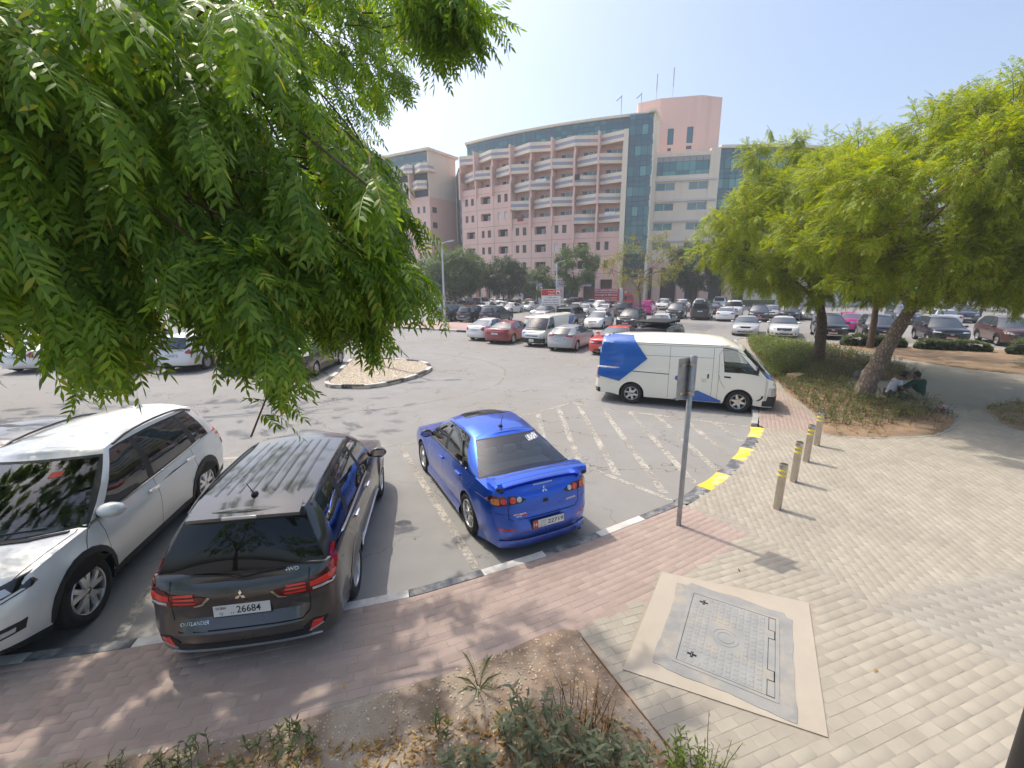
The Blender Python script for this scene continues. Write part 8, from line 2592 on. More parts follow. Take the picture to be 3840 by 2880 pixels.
bl2 = ell_blobs((13.8,13.4,6.0),(5.2,4.6,3.0),40,1.0,1.6,3) + [(8.6,11.0,6.0,1.1),(10.4,10.2,6.4,1.2),(12.2,10.0,6.6,1.2),(14.2,10.2,6.8,1.3),(10.8,11.2,4.6,1.0),(12.8,11.0,4.3,1.0),(14.8,11.2,4.4,1.1),(16.4,11.8,5.2,1.2),(10.0,13.0,3.9,.9),(12.0,12.6,3.7,.8),(14.2,13.6,3.7,.9),(16.0,14.2,3.9,1.0),(9.4,12.0,5.0,1.0)] + [(16.2,14.2,9.4,1.3),(17.2,14.8,10.0,1.1),(15.0,14.6,9.0,.9),(13.2,14.0,8.6,.8),(9.6,14.0,5.0,1.0),(10.2,13.4,6.2,1.1),(18.2,13.6,8.4,1.4),(16.4,13.4,6.8,1.4),(11.6,13.0,4.6,.9),(13.4,12.4,4.7,1.0),(15.6,12.6,5.0,1.0)]
blob_tree('broad_tree','broad green tree with thick rough trunk leaning to the right in the bed',(11.5,13.9,.12),[(11.5,13.9,.1),(11.75,13.95,.9),(12.2,14.05,1.9),(12.75,14.2,2.9)],.30,.17,bl2,'right_leaf',TR,34,13,fork=(12.8,14.2,3.0),seed=2)
bl1 = ell_blobs((13.0,20.2,5.9),(4.4,4.4,3.1),30,1.1,1.6,5) + [(11.0,18.6,3.8,1.0),(13.0,18.6,3.6,1.0),(15.6,19.0,3.7,1.1)] + [(10.2,19.6,9.0,.9),(12.0,20.0,9.4,.9),(10.2,19.0,7.6,1.0),(13.6,20.0,8.8,1.0),(9.2,19.6,5.2,1.0),(9.6,19.0,4.4,.9),(15.2,19.6,8.0,1.1),(10.8,18.2,4.6,.9)]
blob_tree('broad_tree','broad yellow-green tree with straighter trunk behind the leaning one',(14.6,20.6,.12),[(14.6,20.6,.1),(14.6,20.6,1.1),(14.5,20.6,2.2),(14.2,20.6,3.1)],.27,.16,bl1,'right_leaf',TR,30,13,bark='bark_dark',fork=(14.1,20.6,3.2),seed=3)
bl3 = ell_blobs((23.5,19.5,5.6),(3.6,3.6,2.4),18,.9,1.4,8) + [(20.0,16.8,4.6,1.0),(21.2,16.2,3.7,.9),(20.4,16.4,3.0,.6)]
blob_tree('broad_tree','spreading tree at the right edge with branches drooping over the cars',(25.2,18.6,.12),[(25.2,18.6,.1),(25.1,18.6,1.6),(24.6,18.8,3.2)],.2,.12,bl3,'right_leaf',TR2,24,11,bark='bark_dark',seed=4)
blob_tree('broad_tree','dark-trunked tree between the two broad trees and the parked cars',(20.6,25.0,.12),[(20.6,25.0,.1),(20.6,25.0,1.6),(20.4,24.9,3.4)],.19,.12,ell_blobs((19.4,24.6,5.4),(2.8,2.8,1.8),12,.9,1.3,9),'right_leaf',TR2,9,8,bark='bark_dark',seed=4)
# far trees in front of the building
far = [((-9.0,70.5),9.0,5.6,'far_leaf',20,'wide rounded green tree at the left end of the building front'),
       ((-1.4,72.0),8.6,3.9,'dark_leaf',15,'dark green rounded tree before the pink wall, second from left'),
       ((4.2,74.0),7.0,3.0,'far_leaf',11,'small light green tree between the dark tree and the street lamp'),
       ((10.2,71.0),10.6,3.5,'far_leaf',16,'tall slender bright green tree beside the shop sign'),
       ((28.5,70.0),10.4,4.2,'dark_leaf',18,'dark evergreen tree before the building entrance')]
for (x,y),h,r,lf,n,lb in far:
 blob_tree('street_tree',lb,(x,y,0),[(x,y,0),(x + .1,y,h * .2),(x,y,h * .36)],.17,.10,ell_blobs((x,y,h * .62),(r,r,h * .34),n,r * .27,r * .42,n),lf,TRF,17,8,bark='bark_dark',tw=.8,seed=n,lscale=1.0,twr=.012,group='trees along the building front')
# nearly bare yellowish tree standing among the cars
yb = ell_blobs((12.9,43.0,5.7),(4.6,4.2,2.8),34,.8,1.2,21) + [(14.5,43,8.4,.7),(11.3,43,8.2,.7),(16.4,43,7.6,.7)]
blob_tree('thin_tree','sparse yellow-green tree with thin forked trunk standing among the cars',(12.2,42.2,0),[(12.2,42.2,0),(12.25,42.2,1.6),(12.1,42.3,2.9),(11.9,42.3,3.6)],.16,.11,yb,'yellow_leaf',TR2,13,5,bark='bark',tw=.7,seed=6,twr=.014,lscale=.62,shell=.2)
# ---- unseen trees added behind the viewpoint to darken the car windows' reflections
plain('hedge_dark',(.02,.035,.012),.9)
for x,y,lb in ((-4.6,-3.4,'unseen dense tree added behind the viewpoint, mirrored in the rear glass'),(2.6,-5.5,'second unseen dense tree added behind the viewpoint, to its right')):
 blob_tree('unseen_tree',lb,(x,y,.1),[(x,y,.1),(x,y,1.4),(x,y,2.4)],.2,.13,ell_blobs((x,y,4.6),(3.0,2.0,2.9),12,1.0,1.5,31),'neem_leaf',TR2,9,8,bark='bark_dark')
# ---- low planting
def lance(lod,l=.07,w=.018):
 return [leaflet(lod,l * k,w * k,c) for k,c in ((.8,.1),(1.0,-.1),(1.15,.05),(.95,.2))]
def ground_cover(name,label,poly,n,h0,h1,leafm,templs,zb=.13,parent=None,step=None,inside=None,lsc=(.8,1.3),per=7):
 xs = [p[0] for p in poly]; ys = [p[1] for p in poly]
 P = []; D = []; T = []
 k = 0
 while k < n:
  x,y = nr_.uniform(min(xs),max(xs)),nr_.uniform(min(ys),max(ys))
  if not in_poly(x,y,poly) or (inside and not inside(x,y)): continue
  dens = noise.noise(Vector((x * .9,y * .9,3.0))) * .5 + .6
  if nr_.rand() > dens + .35: k += .2; continue
  h = (h0 + (h1 - h0) * nr_.rand()) * (.55 + .6 * dens)
  lean = nr_.normal(0,.28,2)
  e = np.array([x + lean[0] * h,y + lean[1] * h,zb + h])
  T.append((np.array([x,y,zb - .02]),np.array([x + lean[0] * h * .4,y + lean[1] * h * .4,zb + h * .55]),e))
  for q in range(per):
   t = .3 + .7 * (q + nr_.rand()) / per
   p = np.array([x + lean[0] * h * t,y + lean[1] * h * t,zb + h * t])
   a = nr_.uniform(0,6.28)
   P.append(p); D.append(np.array([math.cos(a),math.sin(a),nr_.uniform(-.2,.9)]))
  k += 1
 P = np.array(P); D = np.array(D)
 V,F = cloud(P,D,nr_.uniform(lsc[0],lsc[1],len(P)),templs)
 o = mobj(name,np_mesh(name,V,F,leafm,smooth=True),parent)
 V2,F2 = twig_mesh(T,.004)
 return o,V2,F2
def gc(name,label,*a,**k):
 o,V2,F2 = ground_cover(name,label,*a,**k)
 tag(o,label,kind='stuff')
 t = mobj('stems',np_mesh('stems',V2,F2,'twig'),o); t['kind'] = 'stuff'
 return o
inner1 = lambda x,y: not (y < 11.3 and x > 10.2) and not (y < 10.9) or nr_.rand() < .12
gc('ground_cover','low dusty green ground cover under the leaning trees',bed1,5200,.18,.48,'shrub_leaf',lance(1,.085,.026),inside=inner1)
hedge_poly = [(9.8,16.4),(12.5,18.5),(16.4,23.5),(16.6,28.0),(15.4,28.4),(13.4,24.4),(11.4,19.6)]
gc('ground_cover','sunlit yellow-green ground cover behind the cream van',hedge_poly,2600,.35,.75,'hedge_leaf',lance(1,.10,.035))
gc('ground_cover','dry grassy ground cover in the bed at the right edge',bed2,700,.08,.22,'hedge_leaf',lance(1,.09,.02))
gc('leaf_litter','fallen dry leaves on the soil of the right-hand bed',bed1,1700,.005,.02,'dry_leaf',lance(1,.075,.03),per=2,zb=.15)
gc('leaf_litter','fallen dry leaves on the soil of the front bed',[(-2.9,2.2),(-2.4,2.75),(-1.2,2.9),(.1,3.2),(.95,3.05),(1.25,2.7),(1.55,2.1)],1300,.003,.012,'dry_leaf',lance(1,.05,.017),per=2,zb=.142)
# clipped hedges before the dark cars
def hedge(label,x0,y0,x1,y1,w,h,n,leafm='shrub_leaf'):
 d = Vector((x1 - x0,y1 - y0)); L_ = d.length; d.normalize(); nn = Vector((-d.y,d.x))
 P = []; D = []
 for k in range(n):
  u,v,z = nr_.uniform(0,L_),nr_.uniform(-1,1),nr_.uniform(0,1)
  f = min(1,min(u,L_ - u) / .35) ** .5
  hh = h * (.8 + .25 * noise.noise(Vector((u * 2,x0,0)))) * (.55 + .45 * f)
  if nr_.rand() < .6: z = 1 - .25 * nr_.rand()
  vv = v * w * (1 - .25 * z * z)
  p = Vector((x0,y0)) + d * u + nn * vv
  P.append((p.x,p.y,.12 + hh * z)); D.append((nr_.normal(),nr_.normal(),nr_.uniform(-.2,1)))
 V,F = cloud(np.array(P),np.array(D),nr_.uniform(.8,1.3,n),lance(1,.12,.05))
 o = mobj('hedge',np_mesh('hedge',V,F,leafm,smooth=True)); tag(o,label,'hedge','hedges before the dark cars')
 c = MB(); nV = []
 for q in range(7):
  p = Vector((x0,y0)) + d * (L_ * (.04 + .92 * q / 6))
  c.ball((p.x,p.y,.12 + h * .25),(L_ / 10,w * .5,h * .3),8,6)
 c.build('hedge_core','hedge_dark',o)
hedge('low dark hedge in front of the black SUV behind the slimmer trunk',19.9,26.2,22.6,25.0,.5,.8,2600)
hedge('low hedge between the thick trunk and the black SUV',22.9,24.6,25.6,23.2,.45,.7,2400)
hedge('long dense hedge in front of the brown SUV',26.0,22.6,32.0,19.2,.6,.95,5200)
def bush(label,x,y,r,h,n,leafm='grey_leaf'):
 d = nr_.normal(0,1,(n,3)); d /= np.linalg.norm(d,axis=1,keepdims=True); d[:,2] = np.abs(d[:,2])
 rad = nr_.uniform(.35,1,n) ** .5
 P = np.column_stack((x + d[:,0] * r * rad,y + d[:,1] * r * rad,.12 + d[:,2] * h * rad))
 V,F = cloud(P,d + nr_.normal(0,.3,d.shape),nr_.uniform(.7,1.2,n),lance(1,.08,.022))
 o = mobj('bush',np_mesh('bush',V,F,leafm,smooth=True)); tag(o,label,'bush','loose bushes in the far bed')
 T = [(np.array([x,y,.1]),np.array([x,y,.1]) + (p - np.array([x,y,.1])) * .5,p) for p in P[::12]]
 V,F = twig_mesh(T,.006); t = mobj('stems',np_mesh('stems',V,F,'twig'),o); t['kind'] = 'stuff'
bush('straggly grey-green bush on bare soil left of the sandy patch',22.4,18.4,.75,.7,700)
bush('straggly grey-green bush on bare soil at the right edge',26.0,17.2,1.1,.8,900)
# ---- front bed plants
def stem_plant(label,x,y,h,n,spread,leafm,l=.07,w=.02,per=16,name='shrub',bare=.25,group='leafy shrubs in the front bed'):
 P = []; D = []; T = []
 for k in range(n):
  a = nr_.uniform(0,6.28); q = spread * math.sqrt(nr_.rand())
  bx,by = x + q * math.cos(a) * .8,y + q * math.sin(a) * .8
  hh = h * nr_.uniform(.55,1.1); ln = nr_.normal(0,.16,2) + np.array([math.cos(a),math.sin(a)]) * .12
  s = np.array([bx,by,.12]); e = s + np.array([ln[0] * hh,ln[1] * hh,hh]); m = (s + e) / 2 + nr_.normal(0,.012,3)
  T.append((s,m,e))
  for i in range(per):
   t = bare + (1 - bare) * (i + .5) / per
   p = s * (1 - t) ** 2 + 2 * m * t * (1 - t) + e * t * t
   b = i * 2.4 + k
   P.append(p); D.append((math.cos(b),math.sin(b),nr_.uniform(.1,.9)))
 P = np.array(P); D = np.array(D,dtype=float)
 base = np.array([x,y,.12])
 V,F = cloud(P - base,D,nr_.uniform(.7,1.25,len(P)),lance(0,l,w))
 root = empty(name,tuple(base)); tag(root,label,'shrub',group)
 o = mobj('foliage',np_mesh('foliage',V,F,leafm,smooth=True),root); o['kind'] = 'stuff'
 V,F = twig_mesh(T,.004); t = mobj('stems',np_mesh('stems',V - base,F,'twig'),root); t['kind'] = 'stuff'
stem_plant('grey-green leafy shrub at the middle of the front bed',.25,2.75,.36,30,.38,'grey_leaf',.085,.024)
stem_plant('dense leafy shrub at the bottom edge right of centre',.72,2.55,.34,28,.34,'grey_leaf',.085,.024)
stem_plant('grey-green leafy shrub at the bottom edge left of centre',-.25,2.5,.30,16,.28,'grey_leaf',.08,.022)
stem_plant('half-bare brown stemmed shrub behind the leafy ones',.58,3.0,.36,40,.28,'dry_leaf',.045,.010,per=5,bare=.4)
stem_plant('light green leafy shrub by the rusty edging at the bottom',1.32,2.50,.34,26,.18,'hedge_leaf',.055,.014)
stem_plant('wispy green weed leaning over the paving by the rusty edging',1.50,2.62,.40,10,.12,'hedge_leaf',.04,.009,per=9)
stem_plant('small leafy sprig in the bare soil left of the middle',-.62,2.95,.20,6,.10,'shrub_leaf',.05,.014,per=9)
stem_plant('low weeds with dry leaves at the bottom left of the bed',-1.9,2.72,.16,34,.34,'shrub_leaf',.055,.016,per=7)
stem_plant('low weeds at the edge of the shaded paving',-2.55,2.62,.20,24,.30,'shrub_leaf',.055,.016,per=7)
stem_plant('thin weeds at the bottom left corner of the bed',-3.2,2.55,.22,14,.25,'shrub_leaf',.05,.014,per=6)
# palm seedling
root = empty('palm_seedling',(-.33,3.36,.125)); tag(root,'small palm seedling sprouting from the bare soil','plant')
for k in range(7):
 a = k * .9 + .3; ln = .24 + .05 * (k % 3)
 V = []; F = []
 c,s_ = math.cos(a),math.sin(a)
 fr_ = MB()
 for q in range(9):
  t = .25 + .75 * q / 8
  r = ln * t * .75; z = ln * t * (1.0 - .55 * t)
  for sd2 in (-1,1):
   L2 = .10 * (1 - .3 * t)
   d = Vector((c,s_,.4)).normalized(); e = (Vector((-s_ * sd2,c * sd2,.35)) + d * 1.6).normalized()
   p = Vector((c * r,s_ * r,z)); w_ = Vector((0,0,.004)) + d * .004
   fr_.add([p - w_,p + w_,p + e * L2 * .6 + w_ * .8,p + e * L2],[(0,1,2,3)])
 fr_.tube([(0,0,-.02),(c * ln * .4,s_ * ln * .4,ln * .42),(c * ln * .75,s_ * ln * .75,ln * .45)],[.006,.004,.002],5)
 fr_.build('frond','shrub_leaf',root,smooth=False,fixn=False)
# pebbles, twigs on the bare soil
pebbles('pebbles',[(-3.5,2.2),(-3.0,2.8),(-1.9,3.05),(-.7,3.5),(.37,4.02),(.69,4.0),(1.2,2.8),(1.5,2.2)],2600,.003,.011,.14,'gravel',None,'small stones scattered over the front bed')
# ------------------------------------------------------------------ street furniture
def lathe_obj(name,prof,mat,parent=None,seg=20,loc=None,sharp=40):
 return MB().lathe(prof,seg).build(name,mat,parent,loc=loc,sharp=sharp)
blabel = ['steel bollard with yellow bands nearest the camera','second steel bollard from the camera, behind the nearest one','third steel bollard from the camera','farthest steel bollard, beside the planting bed tip']
for (x,y),lb in zip([(4.43,6.68),(5.35,7.71),(6.22,8.67),(7.08,9.60)],blabel):
 root = empty('bollard',(x,y,.118)); tag(root,lb,'bollard','steel bollards along the plaza')
 root.rotation_euler = (rnd.uniform(-.02,.02),rnd.uniform(-.015,.03),0)
 lathe_obj('post',[(.062,0),(.062,.70),(.064,.705),(.064,.795),(.058,.808),(.0,.812)],'steel',root,24)
 for z in (.60,.685): lathe_obj('reflective_band',[(.0635,z),(.0645,z + .002),(.0645,z + .03),(.0635,z + .032)],'reflective_yellow',root,24)
 MB().lathe([(.10,0),(.10,.004),(.06,.006)],20).build('base_plate','concrete',root)
# sign seen from behind
sg = empty('road_sign',(2.6,6.2,.118)); tag(sg,'grey metal sign post with the back of its plate toward us','sign')
lathe_obj('post',[(.038,0),(.038,2.68),(.03,2.69),(0,2.69)],'galvanised',sg,18)
sm = Matrix.Translation((0,0,2.36)) @ Matrix.Rotation(math.atan2(.57,.82),4,'Z')
MB().bbox(-.26,.19,.046,.052,-.31,.30,.002,0,sm).build('sign_plate','galvanised',sg,smooth=False)
for z in (-.22,.20):
 mb = MB(); mb.box(-.20,.14,.036,.047,z - .016,z + .016,0,sm); mb.lathe([(.039,z - .016),(.044,z - .016),(.044,z + .016),(.039,z + .016)],18,mtx=Matrix.Translation((0,0,2.36)),close=True); mb.build('bracket','steel',sg)
# parking notice
nt_ = empty('notice_board',(2.95,33.2,0)); tag(nt_,'red and white bilingual parking notice board on two posts','sign')
nt_.rotation_euler = (0,0,-.12)
for x in (-.38,.38): MB().tube([(x,.04,0),(x,.04,3.4)],.035,10).build('post','lamp_grey',nt_)
MB().bbox(-.74,.74,-.01,.03,2.24,3.46,.02).build('board','lamp_grey',nt_)
MB().box(-.71,.71,-.014,-.008,2.27,3.0).build('white_panel','white_print',nt_,smooth=False)
MB().box(-.71,.71,-.015,-.008,3.0,3.43).build('red_panel','plate_red',nt_,smooth=False)
def bt(key,x,z,h,w,mat):
 mb = MB(); text_mesh(mb,key,Matrix.Translation((x,-.018,z)) @ Matrix.Rotation(math.pi / 2,4,'X'),h,0,w); mb.build('board_lettering',mat,nt_,smooth=False)
bt('tanbih',0.02,3.29,.15,.55,'white_print'); bt('attention',0.02,3.1,.10,.5,'white_print')
bt('ar1',0,2.86,.15,.85,'ink'); bt('ar2',0,2.67,.15,1.05,'ink'); bt('en1',0,2.49,.10,1.15,'ink'); bt('en2',0,2.35,.10,1.2,'ink')
mb = MB(); m_ = Matrix.Translation((-.5,-.018,3.21)) @ Matrix.Rotation(math.pi / 2,4,'X')
mb.lathe([(.0,0),(.11,0),(.11,.002)],24,0,mtx=m_); mb.lathe([(.10,.003),(.14,.003),(.14,.004),(.10,.004)],24,1,mtx=m_,close=True)
for a in (.78,-.78): mb.box(-.11,.11,-.014,.014,.003,.005,1,m_ @ Matrix.Rotation(a,4,'Z'))
mb.build('no_stopping_symbol',['van_blue','plate_red'],nt_,smooth=False)
mb = MB(); mb.box(.36,.68,-.017,-.01,3.08,3.36,0); mb.box(.40,.64,-.019,-.01,3.13,3.2,1); mb.box(.46,.58,-.019,-.01,3.2,3.26,1); mb.build('tow_symbol',['white_print','ink'],nt_,smooth=False)
# street lamps
def lamp(label,x,y,h,base=.12,arms=2,rot=0.0):
 r = empty('street_lamp',(x,y,0),rot); tag(r,label,'street lamp','grey street lamps')
 lathe_obj('pole',[(.24,base),(.22,base + .06),(.11,base + .20),(.095,base + .5),(.07,h - .3),(.05,h)],'lamp_grey',r,14)
 for s in ((1,-1) if arms == 2 else (1,)):
  mb = MB(); mb.tube([(0,0,h - .15),(s * .25,0,h + .02),(s * .5,0,h + .06)],.03,8); a = mb.build('arm','lamp_grey',r)
  mb = MB(); mt = Matrix.Translation((s * .75,0,h + .12)) @ Matrix.Rotation(-s * .2,4,'Y'); mb.bbox(-.32,.32,-.13,.13,-.05,.05,.03,0,mt); mb.bbox(-.26,.26,-.10,.10,-.058,-.048,.003,1,mt); mb.build('lamp_head',['lamp_grey','white_print'],a)
lamp('tall grey double-headed street lamp beside the three black SUVs',-6.0,39.6,7.4)
lamp('thin street lamp standing in front of the supermarket sign',6.3,62.5,6.8,.0,1)
lamp('street lamp on the gravel island, its top hidden by branches',-6.5,20.6,7.6,.10,2,.3)
ps = MB(); ps.lathe([(.055,0),(.055,3.2),(0,3.21)],14)
tag(ps.build('metal_post','dark_metal',None,loc=(2.40,1.60,.118)),'dark metal post cutting into the bottom right corner','post')
# cargo truck
tr = empty('cargo_truck',(15.6,73.0,0),-.22); tag(tr,'red cargo truck with white lettering on its box, behind the parked cars','truck')
MB().bbox(-2.1,1.95,-1.1,1.1,.95,3.05,.04).build('cargo_box','red_paint',tr)
MB().bbox(1.97,2.5,-1.05,1.05,.95,3.05,.04).build('box_bulkhead','white_trim',tr)
cbm = MB(); cbm.prism([(2.6,.7),(4.3,.7),(4.3,1.5),(4.05,2.15),(2.6,2.15)],-.95,.95)
o = cbm.build('cab','red_paint',tr); o.rotation_euler = (math.pi / 2,0,0)
fm = MB(); fm.prism([(2.55,2.2),(4.0,2.2),(3.6,2.45),(2.55,2.95)],-.9,.9); o = fm.build('wind_deflector','red_paint',tr); o.rotation_euler = (math.pi / 2,0,0)
MB().lathe([(0,0),(.22,0)],20,mtx=Matrix.Translation((2.95,-.905,2.5)) @ Matrix.Rotation(math.pi / 2,4,'X')).build('emblem','white_print',tr,smooth=False)
for x0,x1 in ((2.75,3.2),(3.4,4.0)): MB().box(x0,x1,-.962,-.95,1.35,2.0).build('window','glass_room',tr,smooth=False)
MB().box(-2.2,4.2,-.8,.8,.6,.94).build('chassis','dark_metal',tr,smooth=False)
ty,rm = wheel_meshes(.42,.26,'steel')
for x in (-1.2,3.4):
 for s in (1,-1):
  w = mobj('wheel',ty,tr,(x,s * .9,.42),(0,0,0 if s > 0 else math.pi)); mobj('rim',rm,w)
for key,z,h,w in (('brc',2.82,.26,3.6),('brc2',2.46,.17,3.6),('brc3',2.08,.32,3.5),('brc4',1.62,.17,3.5),('brc5',1.3,.2,3.3)):
 mb = MB(); text_mesh(mb,key,Matrix.Translation((-.08,-1.112,z)) @ Matrix.Rotation(math.pi / 2,4,'X'),h,0,w); mb.build('box_lettering','white_print',tr,smooth=False)
# pale wall and low building beyond the car park on the right
wl = MB(); wl.bbox(-30,30,-.15,.15,0,2.6,.03); o = wl.build('boundary_wall','white_trim',None,loc=(82,66,0),rot=(0,0,-.35)); tag(o,'long pale boundary wall glimpsed under the right-hand trees','wall')
vg = MB(); vg.bbox(-7,7,-.2,.2,0,.75,.03); o = vg.build('planter_wall','brown_wall',None,loc=(37,75,0),rot=(0,0,-.1)); tag(o,'low brown planter wall with clipped grass before the entrance','wall')
gr = MB(); gr.bbox(-7,7,-.4,.4,.76,1.05,.05); gr.build('grass_top','grass_green',o)
for x,y,h,r in ((62,60,8,4.5),(74,58,7,4.5),(88,55,8,5)):
 blob_tree('street_tree','far tree beyond the right-hand parking, at %d paces along the wall' % x if False else {62: 'far tree glimpsed beyond the blue-grey SUV',74: 'far tree beyond the brown SUV at right',88: 'far tree at the right edge before the pale wall'}[x],(x,y,0),[(x,y,0),(x,y,h * .2),(x,y,h * .35)],.2,.12,ell_blobs((x,y,h * .6),(r,r,h * .35),12,r * .3,r * .45,x),'far_leaf',TRF,8,6,bark='bark_dark',tw=.8,twr=.012,group='far trees at right')
# ------------------------------------------------------------------ people
plain('skin',(.16,.085,.055),.6); plain('hair',(.008,.007,.007),.6); plain('shirt_white',(.50,.52,.60),.8); plain('shirt_green',(.006,.045,.028),.85); plain('jeans',(.035,.045,.055),.9); plain('khaki',(.24,.22,.16),.9)
plain('shirt_yellow',(.75,.55,.03),.8)
def skin_obj(name,joints,edges,mat,parent,grow=0.0,sub=2):
 """continuous surface grown round a skeleton"""
 keys = [k for k in joints if k != 'face']
 me = bpy.data.meshes.new(name)
 me.from_pydata([joints[k][:3] for k in keys],[(keys.index(a),keys.index(b)) for a,b in edges],[])
 me.materials.append(MATS[mat])
 o = mobj(name,me,parent)
 m = o.modifiers.new('skin','SKIN'); m.use_smooth_shade = True
 for i,k in enumerate(keys):
  j = joints[k]
  sv = me.skin_vertices[0].data[i]
  rx = j[3] + grow; ry = (j[4] if len(j) > 4 else j[3]) + grow
  sv.radius = (rx,ry); sv.use_root = (i == 0)
 s = o.modifiers.new('sub','SUBSURF'); s.levels = sub; s.render_levels = sub
 return o
def person(label,loc,rz,J,shirt,trousers,sleeves=1.0,name='person'):
 root = empty(name,loc,rz); tag(root,label,'person')
 E = [('pelvis','belly'),('belly','chest'),('chest','neck'),('neck','head'),('head','crown')]
 hands = {}
 for s in 'LR':
  E += [('chest','sh' + s),('sh' + s,'el' + s),('el' + s,'wr' + s),('wr' + s,'pa' + s),('pelvis','hip' + s),('hip' + s,'kn' + s),('kn' + s,'an' + s),('an' + s,'toe' + s)]
  w,p = Vector(J['wr' + s][:3]),Vector(J['wr' + s][:3]); e = Vector(J['el' + s][:3])
  d = (w - e).normalized(); sd2 = d.cross(Vector((0,0,1))).normalized()
  J['pa' + s] = tuple(w + d * .07) + (.032,.022)
  for f in range(4):
   k = 'f%d%s' % (f,s); b = w + d * .085 + sd2 * (.027 - .018 * f); ln = (.055,.068,.062,.048)[f]
   J[k] = tuple(b) + (.0095,); J[k + 'b'] = tuple(b + d * ln * .55 + Vector((0,0,-.012))) + (.0085,); J[k + 'c'] = tuple(b + d * ln * .85 + Vector((0,0,-.035))) + (.007,)
   E += [('pa' + s,k),(k,k + 'b'),(k + 'b',k + 'c')]
  t = w + d * .03 + sd2 * .035; J['th' + s] = tuple(t) + (.011,); J['tt' + s] = tuple(t + d * .035 + sd2 * .02 + Vector((0,0,-.012))) + (.008,)
  E += [('pa' + s,'th' + s),('th' + s,'tt' + s)]
 skin_obj('body',J,E,'skin',root)
 up = {'belly': J['belly'],'pelvis': J['pelvis'],'chest': J['chest'],'shL': J['shL'],'shR': J['shR']}
 up['nk'] = tuple(Vector(J['chest'][:3]).lerp(Vector(J['neck'][:3]),.72)) + (.055,)
 ue = [('belly','pelvis'),('belly','chest'),('chest','shL'),('chest','shR'),('chest','nk')]
 for s in 'LR':
  a,b = Vector(J['sh' + s][:3]),Vector(J['el' + s][:3]); up['sl' + s] = tuple(a.lerp(b,.62)) + (.06,); ue.append(('sh' + s,'sl' + s))
  if sleeves > 1: up['el' + s] = tuple(b) + (.048,); up['cf' + s] = tuple(b.lerp(Vector(J['wr' + s][:3]),.85)) + (.036,); ue += [('sl' + s,'el' + s),('el' + s,'cf' + s)]
 skin_obj('shirt',up,ue,shirt,root,.032)
 lo = {k: J[k] for k in ('pelvis','hipL','hipR','knL','knR','anL','anR')}
 skin_obj('trousers',lo,[('pelvis','hipL'),('pelvis','hipR'),('hipL','knL'),('hipR','knR'),('knL','anL'),('knR','anR')],trousers,root,.03)
 h,c = Vector(J['head'][:3]),Vector(J['crown'][:3]); up_ = (c - h).normalized()
 fw = Vector(J['face']) if 'face' in J else Vector((1,0,0))
 fw = (fw - up_ * fw.dot(up_)).normalized(); sdv = up_.cross(fw)
 R3 = Matrix((fw,sdv,up_)).transposed().to_4x4()
 ctr = h + up_ * .05
 hb = MB(); bm = bmesh.new(); bmesh.ops.create_uvsphere(bm,u_segments=20,v_segments=14,radius=1)
 for v in bm.verts:
  v.co = Vector((v.co.x * .105,v.co.y * .088,v.co.z * .115))
  if v.co.x > .03 and v.co.z < .045: v.co.x = .03 + (v.co.x - .03) * .15
 hb.addbm(bm,0,Matrix.Translation(ctr + up_ * .025 - fw * .012) @ R3); hb.build('hair','hair',root)
 fb = MB()
 fb.ball((0,0,0),(.014,.012,.022),8,6);
 n_ = fb.build('nose','skin',root); n_.matrix_local = Matrix.Translation(ctr + fw * .092 - up_ * .012) @ R3
 for s in (1,-1):
  q = MB(); q.ball((0,0,0),(.018,.008,.028),8,6); e_ = q.build('ear','skin',root); e_.matrix_local = Matrix.Translation(ctr + sdv * .086 * s - up_ * .01) @ R3
  q = MB(); q.ball((0,0,0),(.006,.012,.006),8,6); e_ = q.build('eye','hair',root); e_.matrix_local = Matrix.Translation(ctr + fw * .086 + sdv * .033 * s + up_ * .012) @ R3
 q = MB(); q.ball((0,0,0),(.03,.05,.035),10,8); b_ = q.build('beard','hair',root); b_.matrix_local = Matrix.Translation(ctr + fw * .062 - up_ * .075) @ R3
 return root
# local frame: +x faces forward; sitting cross-legged
def sitting(lean,armL,armR,kneeL,kneeR,headf=.08):
 x = math.sin(lean); z = math.cos(lean)
 J = {'pelvis': (0,0,.11,.13,.12),'belly': (.18 * x,0,.11 + .18 * z,.125,.105),'chest': (.40 * x,0,.11 + .40 * z,.135,.11),'neck': (.55 * x + .02,0,.10 + .55 * z,.055),'head': (.60 * x + headf,0,.10 + .62 * z,.078,.085),'crown': (.62 * x + headf + .03,0,.11 + .75 * z,.07)}
 for s,sg_,(e,w),(k,a) in (('L',1,armL,kneeL),('R',-1,armR,kneeR)):
  J['sh' + s] = (.46 * x,sg_ * .185,.10 + .47 * z,.062); J['el' + s] = tuple(e) + (.042,); J['wr' + s] = tuple(w) + (.028,)
  J['hip' + s] = (.03,sg_ * .10,.11,.10); J['kn' + s] = tuple(k) + (.07,); J['an' + s] = tuple(a) + (.045,)
  av = Vector(a); J['toe' + s] = (a[0] + .10,a[1] - sg_ * .10,max(a[2] - .02,.035),.03)
 return J
J1 = sitting(.30,((.20,.26,.34),(.40,.12,.26)),((.20,-.26,.34),(.40,-.10,.27)),((.34,.30,.14),(.22,-.02,.06)),((.34,-.30,.14),(.28,.04,.06)),.12)
J1['face'] = (1,0,-.5)
person('seated man in pale t-shirt and dark jeans leaning over a paper in the shade',(12.42,13.95,.13),-.35,J1,'shirt_white','jeans')
J2 = sitting(.22,((.16,.42,.40),(.30,.62,.32)),((.18,-.28,.30),(.30,-.18,.22)),((.30,.34,.42),(.34,.38,.06)),((.36,-.30,.14),(.26,.0,.06)),.06)
J2['face'] = (1,.3,-.2)
